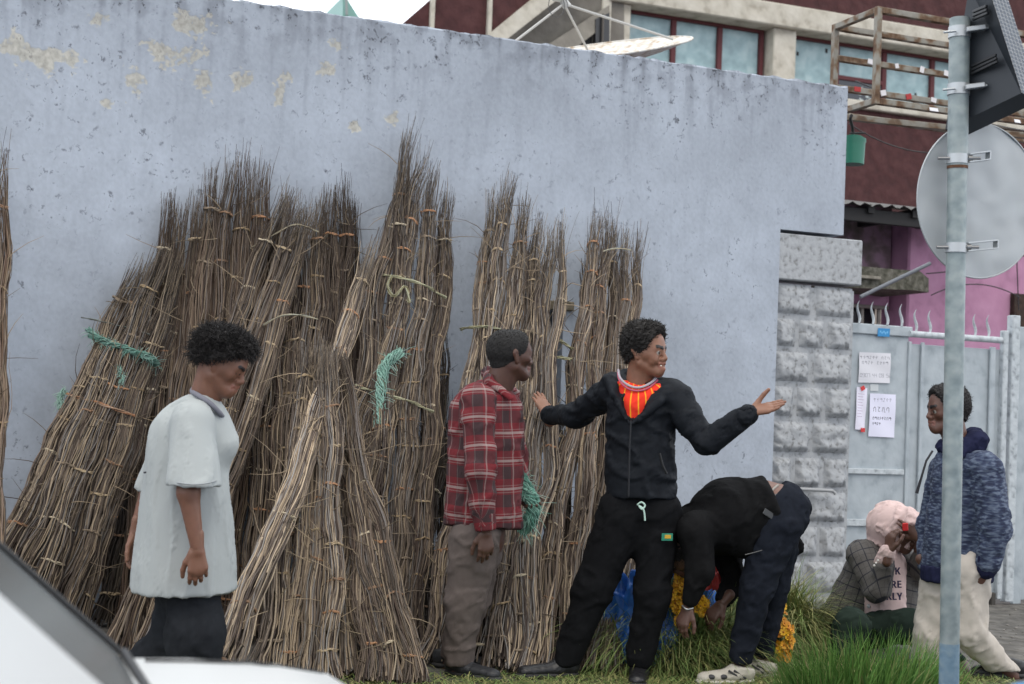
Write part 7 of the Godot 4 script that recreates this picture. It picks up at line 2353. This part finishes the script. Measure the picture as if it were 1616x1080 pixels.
# the seated person in a pink hood and checked jacket
func person_seated() -> Array:
	var skin := Color(0.10, 0.048, 0.034)
	var out := []
	var b := Field.new()
	var nw := Vector3(4.9138, 0.6038, 1.8580)
	var fw := Vector3(5.1382, 0.6811, 1.8418)
	var an := Vector3(5.1310, 0.0345, 2.2373)
	b.bone(Vector3(5.0894, 0.5392, 1.5365), Vector3(4.9868, 0.1450, 1.4773), 0.10, 0.11)
	b.chain(PackedVector3Array([Vector3(4.9256, 0.5831, 1.6037), Vector3(4.9200, 0.3995, 1.7538), nw]), PackedFloat32Array([0.048, 0.042, 0.028]))
	b.chain(PackedVector3Array([Vector3(5.2637, 0.5372, 1.5184), Vector3(5.2828, 0.4605, 1.6511), fw]), PackedFloat32Array([0.048, 0.042, 0.028]))
	b.chain(PackedVector3Array([Vector3(4.8941, 0.1063, 1.5682), Vector3(5.0289, 0.2060, 1.8942), an]), PackedFloat32Array([0.07, 0.055, 0.034]))
	b.chain(PackedVector3Array([Vector3(4.8602, 0.1048, 1.5549), Vector3(4.6823, 0.2109, 1.8668), Vector3(4.5797, -0.0461, 1.8680)]), PackedFloat32Array([0.07, 0.055, 0.034]))
	b.bone(an, Vector3(5.1115, 0.0022, 2.3140), 0.036, 0.034)
	b.bone(Vector3(5.1124, -0.0019, 2.2927), Vector3(5.1012, -0.0202, 2.4379), 0.034, 0.026, 0, 0.02, Vector3.UP, 1.3)
	var m := MB.new()
	b.build(m, 0.010, [skin])
	head(m, Vector3(5.1298, 0.7093, 1.6895), Vector3(0.3614, -0.4338, 0.8253), Vector3(0.1468, 0.9306, 0.3352), 0.98, skin, Vector3(5.1036, 0.5324, 1.5417), 0.0, 0.056, false)
	hand(m, nw, Vector3(0.1103, 0.9930, 0.0432), Vector3(0.9943, 0.0577, -0.0900), -1.0, [0.5, 0.55, 0.6, 0.7], skin, 0.06)
	hand(m, fw, Vector3(-0.6730, 0.7278, -0.1321), Vector3(0.0501, 0.0298, -0.9983), 1.0, [0.35, 0.4, 0.5, 0.6], skin, 0.06)
	out.append(["person", m, skin_mat()])
	var pink := cloth(0.62, 0.47, 0.45, 0.06)
	var f := Field.new()
	f.bone(Vector3(5.1037, 0.7387, 1.6163), Vector3(5.1290, 0.7239, 1.6899), 0.134, 0.126, 0, 0.03)
	f.bone(Vector3(5.0931, 0.6550, 1.5866), Vector3(5.1047, 0.5423, 1.5641), 0.100, 0.095, 0, 0.03)
	f.bone(Vector3(5.1035, 0.7743, 1.7684), Vector3(5.1064, 0.7567, 1.8116), 0.068, 0.05, 0, 0.03)
	f.bone(Vector3(5.0737, 0.6517, 1.8367), Vector3(5.0040, 0.6007, 1.8286), 0.105, 0.12, 0, 0.014, Vector3.ZERO, 1.0, 1)
	out.append(["hood", garment(f, 0.008, Vector3(8, 8, 8), 0.014, 51), pink])
	f = Field.new()
	f.bone(Vector3(5.0708, 0.4930, 1.6130), Vector3(5.0622, 0.1837, 1.6160), 0.125, 0.135, 0, 0.04, C, 1.1)
	f.hem(Vector3(5.0588, 0.2088, 1.6374), Vector3.DOWN)
	out.append(["sweatshirt", garment(f, 0.009, Vector3(9, 7, 9), 0.006, 52), pink])
	f = Field.new()
	f.bone(Vector3(4.9274, 0.5401, 1.7957), Vector3(4.9167, 0.6027, 1.8483), 0.050, 0.045, 0, 0.02)
	out.append(["sweatshirt_cuff", garment(f, 0.007, Vector3(16, 16, 16), 0.006, 53), pink])
	# checked jacket, open in front
	f = Field.new()
	f.bone(Vector3(5.0691, 0.4986, 1.5052), Vector3(4.9919, 0.1419, 1.4577), 0.15, 0.175, 0, 0.05)
	f.bone(Vector3(5.1867, 0.5039, 1.5512), Vector3(5.2339, 0.1528, 1.5525), 0.12, 0.125, 0, 0.05)
	f.bone(Vector3(4.9826, 0.3088, 1.4622), Vector3(4.8732, 0.1145, 1.3886), 0.12, 0.115, 0, 0.05)
	f.bone(Vector3(4.9320, 0.5590, 1.5836), Vector3(5.2762, 0.5353, 1.5017), 0.082, 0.075, 0, 0.05)
	f.bone(Vector3(4.9677, 0.5347, 1.8112), Vector3(4.9749, 0.2847, 1.8018), 0.050, 0.085, 0, 0.02, C, 0.6, 1)
	f.bone(Vector3(4.9272, 0.5539, 1.6029), Vector3(4.9208, 0.3852, 1.7534), 0.088, 0.078, 1, 0.03)
	f.bone(Vector3(4.9208, 0.3852, 1.7534), Vector3(4.9287, 0.5271, 1.8064), 0.072, 0.058, 1, 0.02)
	f.bone(Vector3(5.2719, 0.5151, 1.5206), Vector3(5.2834, 0.4494, 1.6508), 0.075, 0.066, 2, 0.03)
	f.bone(Vector3(5.2834, 0.4494, 1.6508), Vector3(5.1978, 0.5806, 1.7742), 0.062, 0.05, 2, 0.02)
	f.hem(Vector3(5.0063, 0.0790, 1.5032), Vector3.DOWN)
	var im := Image.create(128, 128, false, Image.FORMAT_RGB8)
	var rng := RandomNumberGenerator.new()
	rng.seed = 9
	for y in 128:
		for x in 128:
			var g := rng.randf_range(0.075, 0.115)
			var c := Color(g, g * 0.93, g * 0.88)
			if x % 64 < 6 or y % 64 < 6: c = Color(0.025, 0.025, 0.032)
			elif (x + 32) % 64 < 3 or (y + 32) % 64 < 3: c = c * 0.7
			im.set_pixel(x, y, c.linear_to_srgb())
	var tweed := uv_cloth(im, 0.15)
	out.append(["checked_jacket", garment(f, 0.0095, Vector3(5, 5, 5), 0.009, 54, C), tweed])
	var bt := MB.new()
	for q in [Vector3(4.8423, 0.5267, 1.8317), Vector3(4.8483, 0.5418, 1.8402), Vector3(4.8544, 0.5569, 1.8487)]:
		bt.ball(q, Vector3(0.007, 0.007, 0.007), 5, 8)
	out.append(["cuff_buttons", bt, paint(0.7, 0.68, 0.65, 0.3)])
	bt = MB.new()
	bt.ball(Vector3(4.9374, 0.2749, 1.6578), Vector3(0.012, 0.012, 0.008), 6, 10)
	out.append(["jacket_button", bt, paint(0.5, 0.5, 0.5, 0.3)])
	# lettering on the sweatshirt
	var tx := MB.new()
	out.append(["lettering", ["OCK", "CARE", "DKLY"], [Vector3(5.0042, 0.4862, 1.7639), Vector3(5.0019, 0.4112, 1.7648), Vector3(5.0059, 0.3437, 1.7684)], paint(0.022, 0.018, 0.06, 0.8)])
	# red phone case between the hands
	bt = MB.new()
	bt.box(Transform3D(Basis(Vector3(0.7811, 0.1219, 0.6124), Vector3(-0.0929, 0.9950, -0.0364), Vector3(-0.6149, -0.0555, 0.7867)), Vector3(5.0327, 0.7450, 1.8468)), Vector3(0.032, 0.045, 0.014), 0.004)
	out.append(["red_object", bt, paint(0.55, 0.012, 0.012, 0.4)])
	f = Field.new()
	f.chain(PackedVector3Array([Vector3(4.9069, 0.0981, 1.5191), Vector3(5.0293, 0.1990, 1.8940), Vector3(5.1177, 0.0553, 2.2009)]), PackedFloat32Array([0.115, 0.092, 0.060]), 0, 0.04)
	f.chain(PackedVector3Array([Vector3(4.8727, 0.0966, 1.5057), Vector3(4.6829, 0.2005, 1.8665), Vector3(4.5903, -0.0287, 1.8515)]), PackedFloat32Array([0.11, 0.095, 0.065]), 0, 0.04)
	out.append(["trousers", garment(f, 0.011, Vector3(6, 6, 6), 0.010, 55), cloth(0.022, 0.034, 0.027, 0.2)])
	return out

# the man in the blue hoodie behind the pole
func person_hoodie() -> Array:
	var skin := Color(0.105, 0.048, 0.033)
	var out := []
	var b := Field.new()
	b.bone(Vector3(5.0331, 1.0824, 2.3147), Vector3(5.0434, 0.5576, 2.2931), 0.11, 0.11)
	b.bone(Vector3(5.0080, 1.1931, 2.3103), Vector3(4.9831, 1.3004, 2.3058), 0.060, 0.056)
	b.chain(PackedVector3Array([Vector3(5.0438, 1.1028, 2.4917), Vector3(5.0757, 0.8163, 2.5332), Vector3(5.0602, 0.5655, 2.4934)]), PackedFloat32Array([0.05, 0.043, 0.029]))
	b.chain(PackedVector3Array([Vector3(5.0426, 1.0728, 2.1460), Vector3(5.0139, 0.7754, 2.0988), Vector3(4.9244, 0.5443, 2.1816)]), PackedFloat32Array([0.05, 0.043, 0.029]))
	b.chain(PackedVector3Array([Vector3(4.9928, 0.4507, 2.2467), Vector3(4.9497, 0.1975, 2.2390), Vector3(4.9571, -0.0495, 2.2298)]), PackedFloat32Array([0.085, 0.055, 0.04]))
	b.chain(PackedVector3Array([Vector3(5.0572, 0.4710, 2.4017), Vector3(5.0639, 0.2372, 2.3929), Vector3(5.3177, 0.0088, 2.4163)]), PackedFloat32Array([0.085, 0.055, 0.04]))
	var m := MB.new()
	b.build(m, 0.012, [skin])
	head(m, Vector3(4.9426, 1.4036, 2.2950), Vector3(-0.9747, -0.0681, -0.2128), Vector3(0.0279, 0.9996, 0.0109), 1.03, skin, Vector3(5.0088, 1.1796, 2.3099))
	hand(m, Vector3(5.0524, 0.5830, 2.5020), Vector3(-0.3707, -0.8611, -0.3480), Vector3(0.0501, 0.0298, -0.9983), 1.0, [0.3, 0.3, 0.3, 0.3], skin)
	hand(m, Vector3(4.9238, 0.5546, 2.1819), Vector3(0.4587, -0.8383, 0.2946), Vector3(0.6664, 0.0572, -0.7434), 1.0, [0.3, 0.3, 0.3, 0.3], skin)
	out.append(["person", m, skin_mat()])
	var hf := hair_on(Vector3(4.9426, 1.4036, 2.2950), Vector3(-0.9747, -0.0681, -0.2128), Vector3(0.0279, 0.9996, 0.0109), 1.03, 0.012, Vector3(0.070, 0.062, 0.034), 0.066, -0.040)
	out.append(["hair", hair_mesh(hf, 0.005, 60.0, 0.006, 1500, 0.010, 25), paint(0.010, 0.008, 0.008, 0.8)])
	var knit := mottled([[0.0, 0.012, 0.016, 0.035], [0.42, 0.020, 0.028, 0.065], [0.55, 0.055, 0.075, 0.125], [0.68, 0.12, 0.15, 0.21], [1.0, 0.17, 0.20, 0.26]], 0.45, 131, 0.05, 0.95, 0.5)
	knit.uv1_scale = Vector3(1.4, 4.2, 1.4)
	var navy := cloth(0.016, 0.018, 0.045, 0.2)
	var f := Field.new()
	f.bone(Vector3(5.0394, 1.0827, 2.3171), Vector3(5.0465, 0.3883, 2.2860), 0.165, 0.198, 0, 0.05, C, 1.15)
	f.bone(Vector3(5.0479, 1.0916, 2.1704), Vector3(5.0377, 1.1213, 2.4688), 0.082, 0.082, 0, 0.05)
	f.bone(Vector3(5.0438, 1.1028, 2.4917), Vector3(5.0754, 0.8107, 2.5435), 0.090, 0.080, 1, 0.03)
	f.bone(Vector3(5.0754, 0.8107, 2.5435), Vector3(5.0557, 0.6240, 2.5160), 0.078, 0.062, 1, 0.03)
	f.bone(Vector3(5.0423, 1.0769, 2.1568), Vector3(5.0139, 0.7754, 2.0988), 0.085, 0.075, 2, 0.03)
	f.bone(Vector3(5.0139, 0.7754, 2.0988), Vector3(4.9417, 0.5767, 2.1684), 0.072, 0.058, 2, 0.03)
	f.hem(Vector3(5.0378, 0.5438, 2.2902), Vector3(0.0186, -0.9998, 0.0073))
	out.append(["hoodie", garment(f, 0.0095, Vector3(4, 5, 4), 0.010, 61), knit])
	f = Field.new()
	f.bone(Vector3(5.0333, 0.6249, 2.2924), Vector3(5.0433, 0.3881, 2.2848), 0.190, 0.192, 0, 0.03, C, 1.15)
	f.hem(Vector3(5.0404, 0.4964, 2.2889), Vector3(0.0186, -0.9998, 0.0073))
	f.hem(Vector3(5.0357, 0.5810, 2.2912), Vector3(-0.0186, 0.9998, -0.0073))
	out.append(["waistband", garment(f, 0.009, Vector3(16, 3, 16), 0.006, 62), navy])
	f = Field.new()
	f.bone(Vector3(4.9376, 1.2161, 2.2624), Vector3(4.9367, 1.1813, 2.3893), 0.036, 0.045, 0, 0.03)
	f.bone(Vector3(4.9367, 1.1813, 2.3893), Vector3(5.0597, 1.2453, 2.3974), 0.045, 0.056, 0, 0.03)
	f.bone(Vector3(5.0597, 1.2453, 2.3974), Vector3(5.1397, 1.2637, 2.2791), 0.056, 0.055, 0, 0.03)
	f.bone(Vector3(5.1397, 1.2637, 2.2791), Vector3(4.9958, 1.2152, 2.1991), 0.05, 0.036, 0, 0.03)
	out.append(["hood", garment(f, 0.008, Vector3(10, 10, 10), 0.008, 63), navy])
	f = Field.new()
	f.bone(Vector3(5.0550, 0.6372, 2.5163), Vector3(5.0517, 0.5902, 2.5074), 0.060, 0.055, 0, 0.02)
	out.append(["cuff", garment(f, 0.008, Vector3(18, 6, 18), 0.005, 64), navy])
	var st := MB.new()
	st.tube(PackedVector3Array([Vector3(4.8049, 1.1897, 2.3598), Vector3(4.7641, 1.1356, 2.3628), Vector3(4.7469, 1.0550, 2.3521), Vector3(4.7271, 0.9643, 2.3400)]), PackedFloat32Array([0.006, 0.006, 0.006, 0.009]), 7)
	out.append(["drawstring", st, paint(0.01, 0.01, 0.014, 0.6)])
	f = Field.new()
	f.bone(Vector3(5.0124, 0.5536, 2.2593), Vector3(5.0277, 0.5674, 2.3734), 0.14, 0.13, 0, 0.03)
	f.chain(PackedVector3Array([Vector3(4.9996, 0.4481, 2.2277), Vector3(4.9564, 0.1943, 2.2200), Vector3(4.9633, -0.0433, 2.2111)]), PackedFloat32Array([0.122, 0.108, 0.092]), 0, 0.025)
	f.chain(PackedVector3Array([Vector3(5.0385, 0.4702, 2.3944), Vector3(5.0246, 0.2425, 2.4208), Vector3(5.2912, 0.0118, 2.4275)]), PackedFloat32Array([0.108, 0.086, 0.062]), 0, 0.02)
	f.hem(Vector3(0, 0.045, 0), Vector3.DOWN)
	out.append(["trousers", garment(f, 0.011, Vector3(6, 4, 6), 0.012, 65), cloth(0.46, 0.42, 0.375, 0.07)])
	for q in [[Vector3(4.9895, -0.0591, 2.2205), Vector3(-0.9833, -0.0499, -0.1751)], [Vector3(5.3588, -0.0272, 2.4090), Vector3(-0.9868, -0.0507, -0.1541)]]:
		var heel: Vector3 = q[0] * Vector3(1, 0, 1)
		var d: Vector3 = (q[1] * Vector3(1, 0, 1)).normalized()
		var sh := shoe(heel, heel + d * 0.26, 0.044, 0.02)
		out.append(["shoe", sh[0], paint(0.012, 0.012, 0.014, 0.5)])
		out.append(["sole", sh[1], paint(0.03, 0.03, 0.03, 0.7)])
	return out

func assemble(rows: Array, foot: Vector3, label: String) -> void:
	var body: MeshInstance3D
	for r in rows:
		if r[0] == "lettering":
			for k in 3:
				var tm := TextMesh.new()
				var fnt := SystemFont.new()
				fnt.font_names = PackedStringArray(["Droid Sans"])
				fnt.font_weight = 700
				tm.font = fnt
				tm.text = r[1][k]
				tm.font_size = 48
				tm.pixel_size = 0.00115
				tm.depth = 0.006
				var t := MeshInstance3D.new()
				t.mesh = tm
				t.material_override = r[3]
				t.name = "lettering"
				t.transform = Transform3D(Basis(Vector3(0.9471, 0.0440, 0.3178), Vector3(0.0359, 0.9951, -0.0922), Vector3(-0.3158, 0.0566, 0.9471)).orthonormalized(), (r[2][k] as Vector3) - foot)
				body.add_child(t, true)
			continue
		var m: MB = r[1]
		if body == null:
			for k in m.v.size():
				m.v[k] -= foot
			body = MeshInstance3D.new()
			body.mesh = m.mesh()
			body.material_override = r[2]
			body.name = numbered("person")
			body.position = foot
			tag(body, label, "person")
			add_child(body)
		else:
			part(r[0], m, r[2], body)

# ---------------------------------------------------------------- the scene
func _ready() -> void:
	var cam := Camera3D.new()
	cam.name = "camera"
	cam.transform = Transform3D(Basis(Vector3(0.9302, 0.0418, 0.3647), Vector3(-0.0555, 0.9981, 0.0270), Vector3(-0.3629, -0.0454, 0.9307)), Vector3(0.0, 1.33, 8.53))
	cam.fov = 27.06
	cam.near = 0.05
	cam.far = 400.0
	var lens := CameraAttributesPhysical.new()
	lens.frustum_focal_length = 50.0
	lens.frustum_focus_distance = 7.2
	lens.exposure_aperture = 3.6
	lens.frustum_near = 0.05
	lens.frustum_far = 400.0
	cam.attributes = lens
	add_child(cam)
	cam.fov = 27.06
	cam.current = true
	var env := Environment.new()
	env.background_mode = Environment.BG_SKY
	var sky := Sky.new()
	var sm := ProceduralSkyMaterial.new()
	sm.sky_top_color = Color(0.965, 0.985, 1.0)
	sm.sky_energy_multiplier = 1.2
	sm.sky_horizon_color = Color(0.80, 0.82, 0.86)
	sm.sky_curve = 0.5
	sm.ground_bottom_color = Color(0.25, 0.24, 0.23)
	sm.ground_horizon_color = Color(0.5, 0.5, 0.5)
	sm.sun_angle_max = 1.0
	sky.sky_material = sm
	env.sky = sky
	env.tonemap_mode = Environment.TONE_MAPPER_LINEAR
	env.tonemap_exposure = 1.86
	env.sdfgi_enabled = true
	env.ssao_enabled = true
	env.ssil_enabled = true
	var we := WorldEnvironment.new()
	we.name = "environment"
	we.environment = env
	add_child(we)
	var sun := DirectionalLight3D.new()
	sun.name = "sun"
	sun.light_energy = 0.3
	sun.light_color = Color(1.0, 0.98, 0.95)
	sun.light_angular_distance = 40.0
	sun.shadow_enabled = true
	sun.rotation_degrees = Vector3(-58.0, -14.0, 0.0)
	add_child(sun)
	var jobs: Array[Thread] = []
	for f in [wall_images, person_jacket, person_tee, person_seated, person_bending, person_check, person_hoodie]:
		var t := Thread.new()
		t.start(f)
		jobs.append(t)
	build_ground()
	build_block()
	build_far_house()
	build_pink_house()
	build_wires()
	build_frame()
	build_dish()
	build_lantern()
	build_pillar()
	build_gate()
	build_pole()
	build_bundles()
	build_wares()
	var white := paint(0.62, 0.63, 0.63, 0.3)
	white.clearcoat_enabled = true
	build_car(Vector3(0.31, 0.0, 5.88), 0.0, white, "white saloon car close to the camera, tail and rear window at the lower left")
	var blue := paint(0.03, 0.22, 0.52, 0.3)
	build_car(Vector3(2.05, 0.0, 8.07), PI, blue, "bright blue car of which only the tail edge shows beside the pole foot", 1.05)
	build_wall(wall_material(jobs[0].wait_to_finish()))
	assemble(jobs[1].wait_to_finish(), Vector3(3.2060, -0.0133, 2.0861) * Vector3(1, 0, 1), "smiling young man in a black jacket over a red striped jersey, arms held wide")
	assemble(jobs[2].wait_to_finish(), Vector3(0.9832, 0.0197, 2.5104) * Vector3(1, 0, 1), "young man with an afro in a loose pale grey T-shirt walking past the pile")
	assemble(jobs[3].wait_to_finish(), Vector3(4.9751, 0.0184, 1.4881) * Vector3(1, 0, 1), "person in a pink hood and dark checked jacket sitting with hands raised to the face")
	assemble(jobs[4].wait_to_finish(), Vector3(3.8752, 0.0440, 2.2424) * Vector3(1, 0, 1), "person in black bending down over the cut grass, wearing white sneakers")
	assemble(jobs[5].wait_to_finish(), Vector3(2.4073, -0.0439, 1.8806) * Vector3(1, 0, 1), "man in a red checked shirt and grey brown trousers turned towards the smiling man")
	assemble(jobs[6].wait_to_finish(), Vector3(5.1033, -0.0667, 2.2860) * Vector3(1, 0, 1), "man in a mottled blue hoodie and beige trousers standing behind the sign pole")
